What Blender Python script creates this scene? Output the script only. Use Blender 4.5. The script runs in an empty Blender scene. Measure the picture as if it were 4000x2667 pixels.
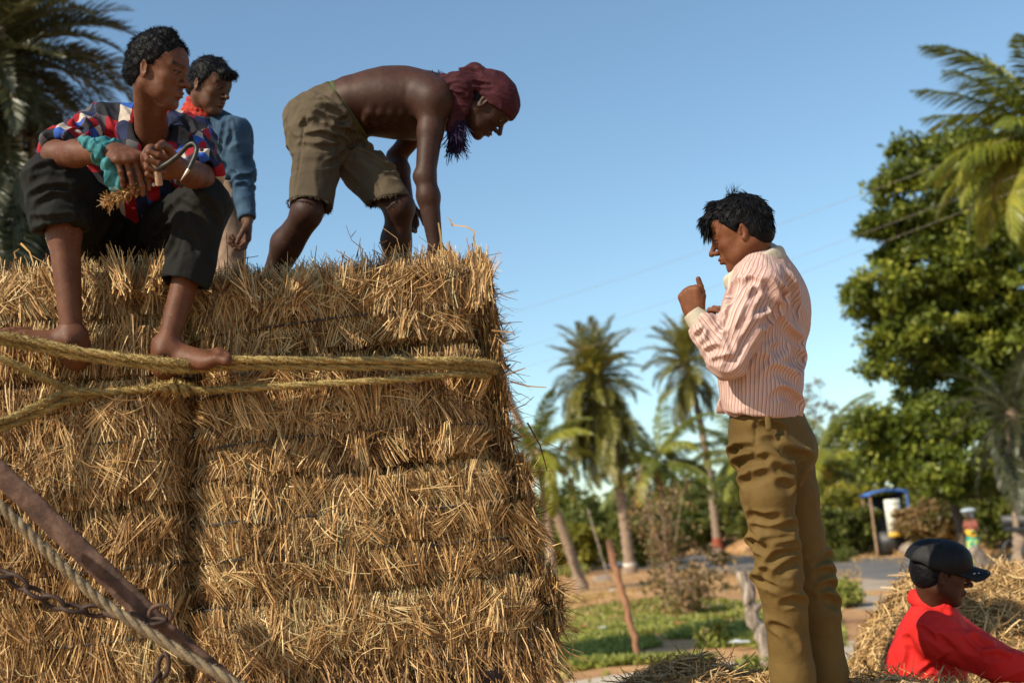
import bpy, math, random
import numpy as np
from mathutils import Vector, Matrix
random.seed(7)
rng = np.random.default_rng(11)
SC = bpy.context.scene
COL = SC.collection

# ------------------------------------------------------------------ camera
PITCH, ROLL, FPX = math.radians(9.2), math.radians(5.0), 5000.0
CAMP = np.array([0.0, 0.0, 1.6])
_Rh = np.array([1.0, 0, 0]); _F = np.array([0, math.cos(PITCH), math.sin(PITCH)])
_U0 = np.array([0, -math.sin(PITCH), math.cos(PITCH)])
CR = math.cos(ROLL) * _Rh - math.sin(ROLL) * _U0
CU = math.cos(ROLL) * _U0 + math.sin(ROLL) * _Rh
CF = _F
cam = bpy.data.cameras.new('camera'); camo = bpy.data.objects.new('camera', cam); COL.objects.link(camo)
camo.matrix_world = Matrix(((CR[0], CU[0], -CF[0], CAMP[0]), (CR[1], CU[1], -CF[1], CAMP[1]),
                            (CR[2], CU[2], -CF[2], CAMP[2]), (0, 0, 0, 1)))
cam.sensor_width = 36; cam.lens = 45; cam.clip_end = 3000; cam.clip_start = 0.05
cam.dof.use_dof = True; cam.dof.focus_distance = 4.15; cam.dof.aperture_fstop = 2.9
SC.camera = camo

# ------------------------------------------------------------------ sky and sun
SUNV = np.array([-0.76, -0.60, 0.74]); SUNV = SUNV / np.linalg.norm(SUNV)
SUN_EL = math.asin(SUNV[2]); SUN_AZ = math.atan2(SUNV[0], SUNV[1])
W = bpy.data.worlds.new('World'); SC.world = W; W.use_nodes = True
nt = W.node_tree; nt.nodes.clear()
sky = nt.nodes.new('ShaderNodeTexSky'); sky.sky_type = 'NISHITA'; sky.sun_disc = False
sky.sun_elevation = SUN_EL; sky.sun_rotation = SUN_AZ % (2 * math.pi)
sky.air_density = 1.0; sky.dust_density = 0.5; sky.ozone_density = 0.8; sky.altitude = 50
bg = nt.nodes.new('ShaderNodeBackground'); bg.inputs['Strength'].default_value = 0.116
ow = nt.nodes.new('ShaderNodeOutputWorld')
tint = nt.nodes.new('ShaderNodeMix'); tint.data_type = 'RGBA'; tint.blend_type = 'MULTIPLY'; tint.inputs[0].default_value = 1.0
tint.inputs[7].default_value = (0.93, 1.07, 1.07, 1)
nt.links.new(sky.outputs[0], tint.inputs[6]); nt.links.new(tint.outputs[2], bg.inputs[0]); nt.links.new(bg.outputs[0], ow.inputs[0])
sun = bpy.data.lights.new('sun', 'SUN'); suno = bpy.data.objects.new('sun', sun); COL.objects.link(suno)
sun.energy = 5.0; sun.angle = math.radians(0.53); sun.color = (1.0, 0.88, 0.70)
suno.location = (-6, -5, 8)
suno.rotation_mode = 'QUATERNION'
suno.rotation_quaternion = Vector((-SUNV[0], -SUNV[1], -SUNV[2])).to_track_quat('-Z', 'Y')
SC.view_settings.view_transform = 'Standard'; SC.view_settings.look = 'None'
SC.view_settings.exposure = 0.43; SC.view_settings.gamma = 1.0
SC.view_settings.use_curve_mapping = False
SC.cycles.max_bounces = 6; SC.cycles.diffuse_bounces = 3; SC.cycles.glossy_bounces = 3
SC.cycles.transmission_bounces = 3; SC.cycles.transparent_max_bounces = 6

# ------------------------------------------------------------------ helpers
def A(*v): return np.array(v, dtype=float)
def nrm(v):
    v = np.asarray(v, float); return v / max(np.linalg.norm(v), 1e-9)
def at(px, py, d):
    """world point seen at that place of the photograph, d metres out along the view axis"""
    return CAMP + CR * ((px - 2000) / FPX * d) + CU * ((1333.5 - py) / FPX * d) + CF * d
def cv(x, y, z):
    """a direction given as right / up / away"""
    return CR * x + CU * y + CF * z

def tag(o, label=None, cat=None, group=None, kind=None):
    if label: o['label'] = label
    if cat: o['category'] = cat
    if group: o['group'] = group
    if kind: o['kind'] = kind
    return o
def link(name, me, parent=None):
    o = bpy.data.objects.new(name, me); COL.objects.link(o)
    if parent is not None: o.parent = parent
    return o
def empty(name, loc=(0, 0, 0), rot=(0, 0, 0)):
    o = bpy.data.objects.new(name, None); COL.objects.link(o)
    o.location = loc; o.rotation_euler = rot; o.empty_display_size = 0.2
    return o
def mesh_np(name, V, faces, mat=None, smooth=True, col=None, uv=None, fmat=None):
    """V (n,3); faces (m,k) int array with one k, or a list of such arrays"""
    me = bpy.data.meshes.new(name)
    V = np.asarray(V, np.float32)
    fl = faces if isinstance(faces, list) else [faces]
    fl = [np.asarray(f, np.int32) for f in fl if len(f)]
    nl = sum(f.size for f in fl); nf = sum(len(f) for f in fl)
    me.vertices.add(len(V)); me.vertices.foreach_set('co', V.ravel())
    me.loops.add(nl); me.polygons.add(nf)
    me.loops.foreach_set('vertex_index', np.concatenate([f.ravel() for f in fl]))
    tot = np.concatenate([np.full(len(f), f.shape[1], np.int32) for f in fl])
    st = np.concatenate([[0], np.cumsum(tot)[:-1]]).astype(np.int32)
    me.polygons.foreach_set('loop_start', st)
    me.update(calc_edges=True)
    if smooth: me.polygons.foreach_set('use_smooth', np.ones(nf, bool))
    if col is not None:
        c = np.asarray(col, np.float32)
        if c.ndim == 1: c = np.stack([c, c, c], 1)
        c = np.concatenate([c[:, :3], np.ones((len(c), 1), np.float32)], 1)
        at_ = me.attributes.new('Col', 'FLOAT_COLOR', 'POINT'); at_.data.foreach_set('color', c.ravel())
    if uv is not None:
        u = np.asarray(uv, np.float32)
        if u.shape[1] == 2: u = np.concatenate([u, np.zeros((len(u), 1), np.float32)], 1)
        at_ = me.attributes.new('cloth', 'FLOAT_VECTOR', 'POINT'); at_.data.foreach_set('vector', u.ravel())
    if mat is not None:
        for m in (mat if isinstance(mat, (list, tuple)) else [mat]): me.materials.append(m)
    if fmat is not None: me.polygons.foreach_set('material_index', np.asarray(fmat, np.int32))
    me.validate(); me.update()
    return me

# ---- value noise on arrays
def _hash(ix, iy, iz, s):
    n = (ix.astype(np.int64) * 374761393 + iy.astype(np.int64) * 668265263 + iz.astype(np.int64) * 2147483647 + s * 974711) & 0xffffffff
    n = ((n ^ (n >> 13)) * 1274126177) & 0xffffffff
    n = (n ^ (n >> 16)) & 0xffffffff
    return n.astype(np.float64) / 4294967295.0
def vnoise(P, s=0):
    P = np.asarray(P, float); i = np.floor(P).astype(np.int64); f = P - i; f = f * f * (3 - 2 * f)
    r = 0
    for dx in (0, 1):
        wx = f[..., 0] if dx else 1 - f[..., 0]
        for dy in (0, 1):
            wy = f[..., 1] if dy else 1 - f[..., 1]
            for dz in (0, 1):
                wz = f[..., 2] if dz else 1 - f[..., 2]
                r = r + wx * wy * wz * _hash(i[..., 0] + dx, i[..., 1] + dy, i[..., 2] + dz, s)
    return r
def fbm(P, s=0, o=3):
    r = 0; a = .5; P = np.asarray(P, float)
    for k in range(o):
        r = r + a * vnoise(P, s + k * 17); P = P * 2.03; a *= .5
    return r / (1 - .5 ** o)

# ---- simple shape collector
class MB:
    def __init__(s): s.V = []; s.F3 = []; s.F4 = []; s.n = 0; s.C = []
    def add(s, V, F, c=1.0):
        V = np.asarray(V, float); F = np.asarray(F, int) + s.n
        s.V.append(V); s.n += len(V); s.C.append(np.full(len(V), c) if np.isscalar(c) else np.asarray(c))
        (s.F3 if F.shape[1] == 3 else s.F4).append(F)
    def box(s, c, size, R=None, jit=0, c_=1.0):
        q = np.array([[x, y, z] for x in (-.5, .5) for y in (-.5, .5) for z in (-.5, .5)]) * np.asarray(size, float)
        if jit: q = q + np.random.default_rng(s.n + 5).uniform(-jit, jit, q.shape)
        if R is not None: q = q @ np.asarray(R).T
        s.add(q + np.asarray(c, float), [[0, 1, 3, 2], [4, 6, 7, 5], [0, 4, 5, 1], [2, 3, 7, 6], [0, 2, 6, 4], [1, 5, 7, 3]], c_)
    def tube(s, pts, rad, n=8, cap=True, c_=1.0, fl=None):
        pts = np.asarray(pts, float); m = len(pts); rad = np.full(m, rad, float) if np.isscalar(rad) else np.asarray(rad, float)
        T = np.gradient(pts, axis=0); T /= np.maximum(np.linalg.norm(T, axis=1, keepdims=True), 1e-9)
        a = np.array([0, 0, 1.0]) if abs(T[0][2]) < .9 else np.array([1.0, 0, 0])
        N = np.zeros_like(pts); n0 = nrm(a - T[0] * a.dot(T[0])); N[0] = n0
        for i in range(1, m):
            v = N[i - 1] - T[i] * N[i - 1].dot(T[i]); N[i] = nrm(v)
        B = np.cross(T, N); an = np.arange(n) * 2 * math.pi / n
        V = pts[:, None] + rad[:, None, None] * (np.cos(an)[None, :, None] * N[:, None] + np.sin(an)[None, :, None] * B[:, None])
        V = V.reshape(-1, 3); j = np.arange(n); j2 = (j + 1) % n
        F = np.concatenate([np.stack([i * n + j, i * n + j2, (i + 1) * n + j2, (i + 1) * n + j], 1) for i in range(m - 1)])
        s.add(V, F, c_ if np.isscalar(c_) else np.repeat(c_, n))
        if cap:
            for i, o in ((0, -1), (m - 1, 1)):
                V2 = np.concatenate([V[i * n:(i + 1) * n], [pts[i] + T[i] * rad[i] * .3 * o]])
                F2 = np.stack([j, j2, np.full(n, n)], 1) if o > 0 else np.stack([j2, j, np.full(n, n)], 1)
                s.add(V2, F2, c_ if np.isscalar(c_) else c_[i])
    def build(s, name, mat, parent=None, smooth=True):
        fl = []
        if s.F4: fl.append(np.concatenate(s.F4))
        if s.F3: fl.append(np.concatenate(s.F3))
        me = mesh_np(name, np.concatenate(s.V), fl, mat, smooth, col=np.concatenate(s.C))
        return link(name, me, parent)

# ------------------------------------------------------------------ materials
def new_mat(name):
    m = bpy.data.materials.new(name); m.use_nodes = True; t = m.node_tree
    for n in list(t.nodes): t.nodes.remove(n)
    out = t.nodes.new('ShaderNodeOutputMaterial'); b = t.nodes.new('ShaderNodeBsdfPrincipled')
    t.links.new(b.outputs[0], out.inputs[0])
    return m, t, b
def N(t, kind, **kw):
    n = t.nodes.new(kind)
    for k, v in kw.items():
        if k.startswith('i_'): n.inputs[k[2:]].default_value = v
        else: setattr(n, k, v)
    return n
def ramp(t, fac, stops, interp='LINEAR'):
    r = t.nodes.new('ShaderNodeValToRGB'); r.color_ramp.interpolation = interp
    e = r.color_ramp.elements
    while len(e) < len(stops): e.new(0.5)
    for i, (p, c) in enumerate(stops): e[i].position = p; e[i].color = (*c, 1)
    t.links.new(fac, r.inputs[0]); return r
def mixc(t, a, b, fac, mode='MIX'):
    m = t.nodes.new('ShaderNodeMix'); m.data_type = 'RGBA'; m.blend_type = mode
    for s_, v in ((6, a), (7, b)):
        if hasattr(v, 'links') or hasattr(v, 'is_output'): t.links.new(v, m.inputs[s_])
        else: m.inputs[s_].default_value = (*v, 1)
    if isinstance(fac, (int, float)): m.inputs[0].default_value = fac
    else: t.links.new(fac, m.inputs[0])
    return m.outputs[2]
def coords(t, scale=(1, 1, 1)):
    tc = t.nodes.new('ShaderNodeTexCoord'); mp = t.nodes.new('ShaderNodeMapping')
    mp.inputs['Scale'].default_value = scale; t.links.new(tc.outputs['Object'], mp.inputs[0]); return mp.outputs[0]
def noise(t, vec, scale, detail=4, rough=.55):
    n = N(t, 'ShaderNodeTexNoise'); n.inputs['Scale'].default_value = scale; n.inputs['Detail'].default_value = detail
    n.inputs['Roughness'].default_value = rough; t.links.new(vec, n.inputs['Vector']); return n.outputs[0]
def bump(t, b, h, strength=.3, dist=.01, prev=None):
    n = t.nodes.new('ShaderNodeBump'); n.inputs['Strength'].default_value = strength; n.inputs['Distance'].default_value = dist
    t.links.new(h, n.inputs['Height'])
    if prev is not None: t.links.new(prev, n.inputs['Normal'])
    t.links.new(n.outputs[0], b.inputs['Normal']); return n.outputs[0]
def basic(name, c1, c2=None, scale=8, rough=.8, bs=.3, bd=.004, bscale=None, metal=0, stretch=(1, 1, 1), attr=False, spec=.5, c3=None):
    m, t, b = new_mat(name); v = coords(t, stretch); n = noise(t, v, scale)
    st = [(.3, c1), (.7, c2 or c1)] if c3 is None else [(.28, c1), (.5, c2), (.72, c3)]
    c = ramp(t, n, st).outputs[0]
    if attr:
        a = N(t, 'ShaderNodeAttribute', attribute_name='Col'); c = mixc(t, c, a.outputs[0], 1.0, 'MULTIPLY')
    t.links.new(c, b.inputs['Base Color']); b.inputs['Roughness'].default_value = rough; b.inputs['Metallic'].default_value = metal
    b.inputs['Specular IOR Level'].default_value = spec
    if bs: bump(t, b, noise(t, v, bscale or scale * 5, 5), bs, bd)
    return m
def leafmat(name, stops, trans=.35, rough=.5, spec=.4):
    """stops over the per-leaf random value kept in the colour attribute"""
    m, t, b = new_mat(name); a = N(t, 'ShaderNodeAttribute', attribute_name='Col')
    sp = N(t, 'ShaderNodeSeparateColor'); t.links.new(a.outputs[0], sp.inputs[0])
    c = ramp(t, sp.outputs[0], stops).outputs[0]; t.links.new(c, b.inputs['Base Color'])
    b.inputs['Roughness'].default_value = rough; b.inputs['Specular IOR Level'].default_value = spec
    if trans:
        tr = t.nodes.new('ShaderNodeBsdfTranslucent'); t.links.new(mixc(t, c, (1.0, .95, .35), .35, 'MULTIPLY'), tr.inputs[0])
        mx = t.nodes.new('ShaderNodeMixShader'); mx.inputs[0].default_value = trans
        out = [n for n in t.nodes if n.type == 'OUTPUT_MATERIAL'][0]
        t.links.new(b.outputs[0], mx.inputs[1]); t.links.new(tr.outputs[0], mx.inputs[2]); t.links.new(mx.outputs[0], out.inputs[0])
    return m
# ------------------------------------------------------------------ sculpting: smooth blended volumes meshed as one surface
def smin(a, b, k):
    if k <= 0: return np.minimum(a, b)
    h = np.clip(k - np.abs(a - b), 0, None) / k
    return np.minimum(a, b) - h * h * k * .25
class Field:
    def __init__(s, lo, hi, h):
        s.h = h; s.lo = np.asarray(lo, float); n = np.ceil((np.asarray(hi, float) - s.lo) / h).astype(int) + 1
        s.n = n; s.v = np.full(n, .2, np.float32)
        s.ax = [s.lo[i] + np.arange(n[i]) * h for i in range(3)]
    def box(s, lo, hi):
        a = np.clip(np.floor((np.asarray(lo) - s.lo) / s.h).astype(int), 0, s.n)
        b = np.clip(np.ceil((np.asarray(hi) - s.lo) / s.h).astype(int) + 1, 0, s.n)
        if (b <= a).any(): return None, None
        sl = tuple(slice(a[i], b[i]) for i in range(3))
        X = [s.ax[i][sl[i]].astype(np.float32) for i in range(3)]
        return sl, (X[0][:, None, None], X[1][None, :, None], X[2][None, None, :])
    def _op(s, sl, d, k, mode):
        if mode == 'add': s.v[sl] = smin(s.v[sl], d, k)
        else: s.v[sl] = -smin(-s.v[sl], d, k)
    def cone(s, a, b, ra, rb, k=.01, u=None, sa=1, sb=None, mode='add'):
        a = np.asarray(a, float); b = np.asarray(b, float); sb = sa if sb is None else sb
        m = max(ra, rb) * max(1, sa, sb) + max(k, .0) / min(1, sa, sb) + 3 * s.h
        sl, X = s.box(np.minimum(a, b) - m, np.maximum(a, b) + m)
        if sl is None: return
        ab = b - a; L = max(ab.dot(ab), 1e-12)
        t = np.clip(((X[0] - a[0]) * ab[0] + (X[1] - a[1]) * ab[1] + (X[2] - a[2]) * ab[2]) / L, 0, 1)
        q = [X[i] - a[i] - t * ab[i] for i in range(3)]
        r = ra + (rb - ra) * t
        if u is not None:
            u = nrm(u); sc = sa + (sb - sa) * t; du = q[0] * u[0] + q[1] * u[1] + q[2] * u[2]; f = du * (1 / sc - 1)
            q = [q[i] + f * u[i] for i in range(3)]
            ln = np.sqrt(q[0] ** 2 + q[1] ** 2 + q[2] ** 2); d = (ln - r) * np.minimum(1, sc)
        else:
            d = np.sqrt(q[0] ** 2 + q[1] ** 2 + q[2] ** 2) - r
        s._op(sl, d.astype(np.float32), k, mode)
    def chain(s, pts, rs, k=.01, u=None, ss=None, mode='add'):
        for i in range(len(pts) - 1):
            if ss is None: s.cone(pts[i], pts[i + 1], rs[i], rs[i + 1], k, u, mode=mode)
            else: s.cone(pts[i], pts[i + 1], rs[i], rs[i + 1], k, u if not isinstance(u, list) else u[i], ss[i], ss[i + 1], mode)
    def ell(s, c, r, R=None, k=.01, mode='add'):
        c = np.asarray(c, float); r = np.full(3, r, float) if np.isscalar(r) else np.asarray(r, float)
        m = r.max() + max(k, 0) + 3 * s.h
        sl, X = s.box(c - m, c + m)
        if sl is None: return
        q = [X[i] - c[i] for i in range(3)]
        if R is not None:   # columns of R are the ellipsoid's axes
            q = [q[0] * R[0, j] + q[1] * R[1, j] + q[2] * R[2, j] for j in range(3)]
        k0 = np.sqrt((q[0] / r[0]) ** 2 + (q[1] / r[1]) ** 2 + (q[2] / r[2]) ** 2)
        k1 = np.sqrt((q[0] / r[0] ** 2) ** 2 + (q[1] / r[1] ** 2) ** 2 + (q[2] / r[2] ** 2) ** 2)
        d = k0 * (k0 - 1) / np.maximum(k1, 1e-6)
        s._op(sl, d.astype(np.float32), k, mode)
    def cut(s, p, n, R, k=.004):
        """take away the half space behind plane (p, n pointing to what goes) within radius R of p"""
        p = np.asarray(p, float); n = nrm(n); sl, X = s.box(p - R, p + R)
        if sl is None: return
        q = [X[i] - p[i] for i in range(3)]
        dn = q[0] * n[0] + q[1] * n[1] + q[2] * n[2]
        rad = np.sqrt(q[0] ** 2 + q[1] ** 2 + q[2] ** 2)
        d = np.maximum(-dn, rad - R * .98)
        s._op(sl, d.astype(np.float32), k, 'sub')
    def surf(s, px, py, d0=3.0, d1=6.5):
        """first surface point met from the viewpoint at that place"""
        d = np.arange(d0, d1, s.h * .5); P = CAMP + (CR * ((px - 2000) / FPX) + CU * ((1333.5 - py) / FPX) + CF) * d[:, None]
        i = np.round((P - s.lo) / s.h).astype(int); ok = ((i >= 0) & (i < s.n)).all(1); i = i[ok]
        if not len(i): return None
        v = s.v[i[:, 0], i[:, 1], i[:, 2]]; h = np.nonzero(v < 0)[0]
        return P[ok][h[0]] if len(h) else None
    def creases(s, lines, scale, ox, oy, w=.010, dep=.007, k=.012, ridge=True, mode='sub'):
        """cloth creases sculpted along lines drawn on the surface; each valley has a soft roll beside it"""
        V = []
        for ln in lines:
            n = max(4, int(len(ln) * 3)); t = np.linspace(0, len(ln) - 1, n); xs = np.interp(t, range(len(ln)), [p[0] for p in ln]); ys = np.interp(t, range(len(ln)), [p[1] for p in ln])
            tap = np.sin(np.linspace(.12, .93, n) * math.pi) ** .6; dy = 9 * scale; V.append([])
            for x, y, f in zip(xs, ys, tap):
                V[-1].append((s.surf(x / scale + ox, y / scale + oy), s.surf(x / scale + ox, (y - dy) / scale + oy), f))
        for L in V:
            for (a, a2, f), (b, b2, g) in zip(L[:-1], L[1:]):
                if ridge and a2 is not None and b2 is not None and np.linalg.norm(b2 - a2) < .06:
                    s.cone(a2 + CF * (w - dep * .7 * f), b2 + CF * (w - dep * .7 * g), w, w, k)
            for (a, a2, f), (b, b2, g) in zip(L[:-1], L[1:]):
                if a is not None and b is not None and np.linalg.norm(b - a) < .06:
                    s.cone(a - CF * (w - dep * f), b - CF * (w - dep * g), w, w, k * .6, mode='sub')
    def sample(s, P):
        q = np.clip((P - s.lo) / s.h, 0, s.n - 1.001); i = q.astype(int); f = q - i; r = 0
        for dx in (0, 1):
            for dy in (0, 1):
                for dz in (0, 1):
                    w = (f[:, 0] if dx else 1 - f[:, 0]) * (f[:, 1] if dy else 1 - f[:, 1]) * (f[:, 2] if dz else 1 - f[:, 2])
                    r = r + w * s.v[i[:, 0] + dx, i[:, 1] + dy, i[:, 2] + dz]
        return r
    def disp(s, fn, band=.03):
        i = np.nonzero(np.abs(s.v) < band)
        P = np.stack([s.ax[a][i[a]] for a in range(3)], 1)
        s.v[i] += fn(P).astype(np.float32)
    def mesh(s, smooth=0):
        v = s.v; ins = v < 0; h = s.h
        c = np.zeros(tuple(np.array(v.shape) - 1), np.uint8)
        for dx in (0, 1):
            for dy in (0, 1):
                for dz in (0, 1):
                    c += ins[dx:v.shape[0] - 1 + dx, dy:v.shape[1] - 1 + dy, dz:v.shape[2] - 1 + dz]
        act = (c > 0) & (c < 8); idx = np.nonzero(act); n = len(idx[0])
        ids = np.full(act.shape, -1, np.int32); ids[idx] = np.arange(n)
        acc = np.zeros((n, 3)); cnt = np.zeros(n)
        cor = [(x, y, z) for x in (0, 1) for y in (0, 1) for z in (0, 1)]
        val = {q: v[idx[0] + q[0], idx[1] + q[1], idx[2] + q[2]].astype(float) for q in cor}
        for q in cor:
            for a in range(3):
                if q[a] == 0:
                    q2 = list(q); q2[a] = 1; q2 = tuple(q2); v0, v1 = val[q], val[q2]
                    m = (v0 < 0) != (v1 < 0); t = np.where(m, v0 / np.where(m, v0 - v1, 1), 0)
                    p = np.array(q, float)[None].repeat(n, 0); p[:, a] = t
                    acc[m] += p[m]; cnt[m] += 1
        V = s.lo + (np.stack(idx, 1) + acc / cnt[:, None]) * h
        F = []
        for a in range(3):
            b, d = (a + 1) % 3, (a + 2) % 3
            sa = [slice(None)] * 3; sb = [slice(None)] * 3
            sa[a] = slice(0, -1); sb[a] = slice(1, None)
            ch = ins[tuple(sa)] != ins[tuple(sb)]
            ii = np.stack(np.nonzero(ch), 1)
            ok = (ii[:, b] > 0) & (ii[:, d] > 0) & (ii[:, b] < act.shape[b]) & (ii[:, d] < act.shape[d]); ii = ii[ok]
            def g(ob, od):
                j = ii.copy(); j[:, b] -= ob; j[:, d] -= od; return ids[j[:, 0], j[:, 1], j[:, 2]]
            q = np.stack([g(1, 1), g(0, 1), g(0, 0), g(1, 0)], 1)
            fl = ~ins[ii[:, 0], ii[:, 1], ii[:, 2]]; q[fl] = q[fl][:, ::-1]
            F.append(q)
        F = np.concatenate(F); F = F[(F >= 0).all(1)]
        for _ in range(smooth):
            S = np.zeros_like(V); C = np.zeros(len(V))
            for i in range(4):
                for j in ((i + 1) % 4, (i - 1) % 4):
                    for ax in range(3): S[:, ax] += np.bincount(F[:, i], V[F[:, j], ax], len(V))
                    C += np.bincount(F[:, i], minlength=len(V))
            V = V * .5 + .5 * S / np.maximum(C, 1)[:, None]
        return V, F

def join(parts):
    V = []; F = []; n = 0
    for v, f in parts: V.append(v); F.append(f + n); n += len(v)
    return np.concatenate(V), np.concatenate(F)
def folds(P, specs, seed=0):
    """cloth folds: specs are (centre, radius, amplitude, direction the folds run in, folds per metre)"""
    r = np.zeros(len(P))
    for i, (c, R, amp, d, fr) in enumerate(specs):
        q = P - np.asarray(c); w = np.exp(-(q ** 2).sum(1) / R ** 2); m = w > .02
        if not m.any(): continue
        d = nrm(d); qq = q[m]; al = qq @ d; pr = qq - al[:, None] * d
        X = pr * fr + d * (al[:, None] * fr * .18) + (i * 3.7 + seed)
        X = X + .55 * (vnoise(qq * fr * .35 + 9 + i, seed + 5) - .5)[:, None]
        n = vnoise(X, seed + i)
        rg = (1 - np.abs(2 * n - 1)) ** 2 * 1.6 - .5
        r[m] -= amp * w[m] * rg
    return r
def frame(f, up):
    """columns: forward, left, up"""
    f = nrm(f); l = nrm(np.cross(up, f)); u = np.cross(f, l); return np.stack([f, l, u], 1)
def basis(a, b):
    """tests only"""
    return nrm(a), nrm(b)

# ---- head in its own frame: x forward, y left, z up, origin between the ears at eye level
def head(F, c, M, s=1.0, jaw=1.0, nose=1.0, neck_to=None, neck_r=.055, lips=1.0, thin=1.0, ears=True, open_=0):
    P = lambda x, y, z: c + M @ (A(x, y, z) * s)
    def e(x, y, z, rx, ry, rz, k=.01, mode='add', tilt=0, yaw=0):
        R = M
        if tilt:
            ct, st = math.cos(tilt), math.sin(tilt); R = M @ np.array([[ct, 0, st], [0, 1, 0], [-st, 0, ct]])
        if yaw:
            ct, st = math.cos(yaw), math.sin(yaw); R = R @ np.array([[ct, -st, 0], [st, ct, 0], [0, 0, 1]])
        F.ell(P(x, y, z), np.array([rx, ry, rz]) * s, R, k * s, mode)
    def q(p1, p2, r1, r2, k=.01, mode='add'): F.cone(P(*p1), P(*p2), r1 * s, r2 * s, k * s, mode=mode)
    e(-.012, 0, .028, .093, .073, .083, 0)
    e(.036, 0, .022, .050, .060, .062, .03)
    e(.034, 0, -.036, .050, .054 * thin, .064, .03)
    e(-.012, 0, -.035, .055, .058, .05, .03)
    for g in (1, -1):
        q((-.006, g * .052 * jaw, -.052), (.058, g * .020 * jaw, -.099), .016, .013, .03)
        e(.052, g * .040 * thin, -.026, .021, .019, .017, .02)
        e(.040, g * .038 * thin, -.066, .026, .020, .026, .022)
        q((.080, g * .008, .017), (.066, g * .043, .017), .010, .008, .016)
    q((.066, -.008, -.103), (.066, .008, -.103), .0155, .0155, .022)
    for g in (1, -1):
        e(.096, g * .030, -.004, .017, .019, .0125, .012, 'sub')
    # nose
    q((.082, 0, .006), (.108, 0, -.029), .0066 * nose, .0088 * nose, .012)
    e(.1105, 0, -.0345, .011 * nose, .0105 * nose, .0095, .006)
    for g in (1, -1):
        e(.094, g * .0125 * nose, -.0375, .0115, .0068, .0078, .005)
        e(.100, g * .0065, -.0445, .005, .0032, .003, .002, 'sub')
    # mouth
    e(.076, 0, -.066, .017, .024, .022, .012)
    e(.0915, 0, -.0615, .0085, .019, .0052 * lips, .005)
    e(.0895, 0, -.0725, .0085, .0175, .0065 * lips, .005)
    e(.098, 0, -.0668, .010, .023, .0011 + open_, .002, 'sub')
    e(.087, 0, -.084, .008, .014, .0045, .006, 'sub')
    # eyelids
    for g in (1, -1):
        e(.0725, g * .030, -.0035, .0142, .0150, .0128, .004)
        q((.0855, g * .017, .0042), (.0770, g * .045, .0018), .0030, .0024, .004)
        e(.0900, g * .031, -.0052, .012, .0120, .0027, .0015, 'sub')
    if ears:
        for g in (1, -1):
            e(-.010, g * .076, -.012, .0165, .0055, .031, .006, tilt=-.22, yaw=g * .38)
            e(-.004, g * .0815, -.010, .0085, .0045, .018, .003, 'sub', tilt=-.22, yaw=g * .38)
            q((.001, g * .078, -.014), (.003, g * .077, -.004), .003, .003, .003)
    if neck_to is not None:
        nb = P(-.028, 0, -.05)
        F.cone(nb, neck_to, neck_r * s, neck_r * 1.08 * s, .03 * s)
        for g in (1, -1):   # neck tendon
            F.cone(P(-.02, g * .045, -.055), neck_to + M[:, 0] * .035 * s + M[:, 1] * g * .012 * s, .010 * s, .011 * s, .02 * s)
        F.cone(P(.035, 0, -.10), neck_to + M[:, 0] * .03, .012 * s, .016 * s, .03 * s)
def eyes(c, M, s, parent, look=(1, 0, -.15)):
    for g in (1, -1):
        mb = MB(); cc = c + M @ (A(.0732, g * .030, -.0042) * s); r = .0125 * s
        us = np.linspace(0, math.pi, 10); vs = np.arange(14) * 2 * math.pi / 14
        d = nrm(M @ nrm(A(look[0], look[1] + g * .02, look[2]))); a = nrm(np.cross(d, [0, 0, 1])); b = np.cross(d, a)
        V = np.array([cc + r * (math.cos(u) * d + math.sin(u) * (math.cos(w) * a + math.sin(w) * b)) for u in us for w in vs])
        Fc = [[i * 14 + j, i * 14 + (j + 1) % 14, (i + 1) * 14 + (j + 1) % 14, (i + 1) * 14 + j] for i in range(9) for j in range(14)]
        mb.add(V, Fc, np.array([0.02 if u < .62 else 1.0 for u in us for w in vs]))
        mb.build('eye', MAT['eye'], parent)
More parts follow.
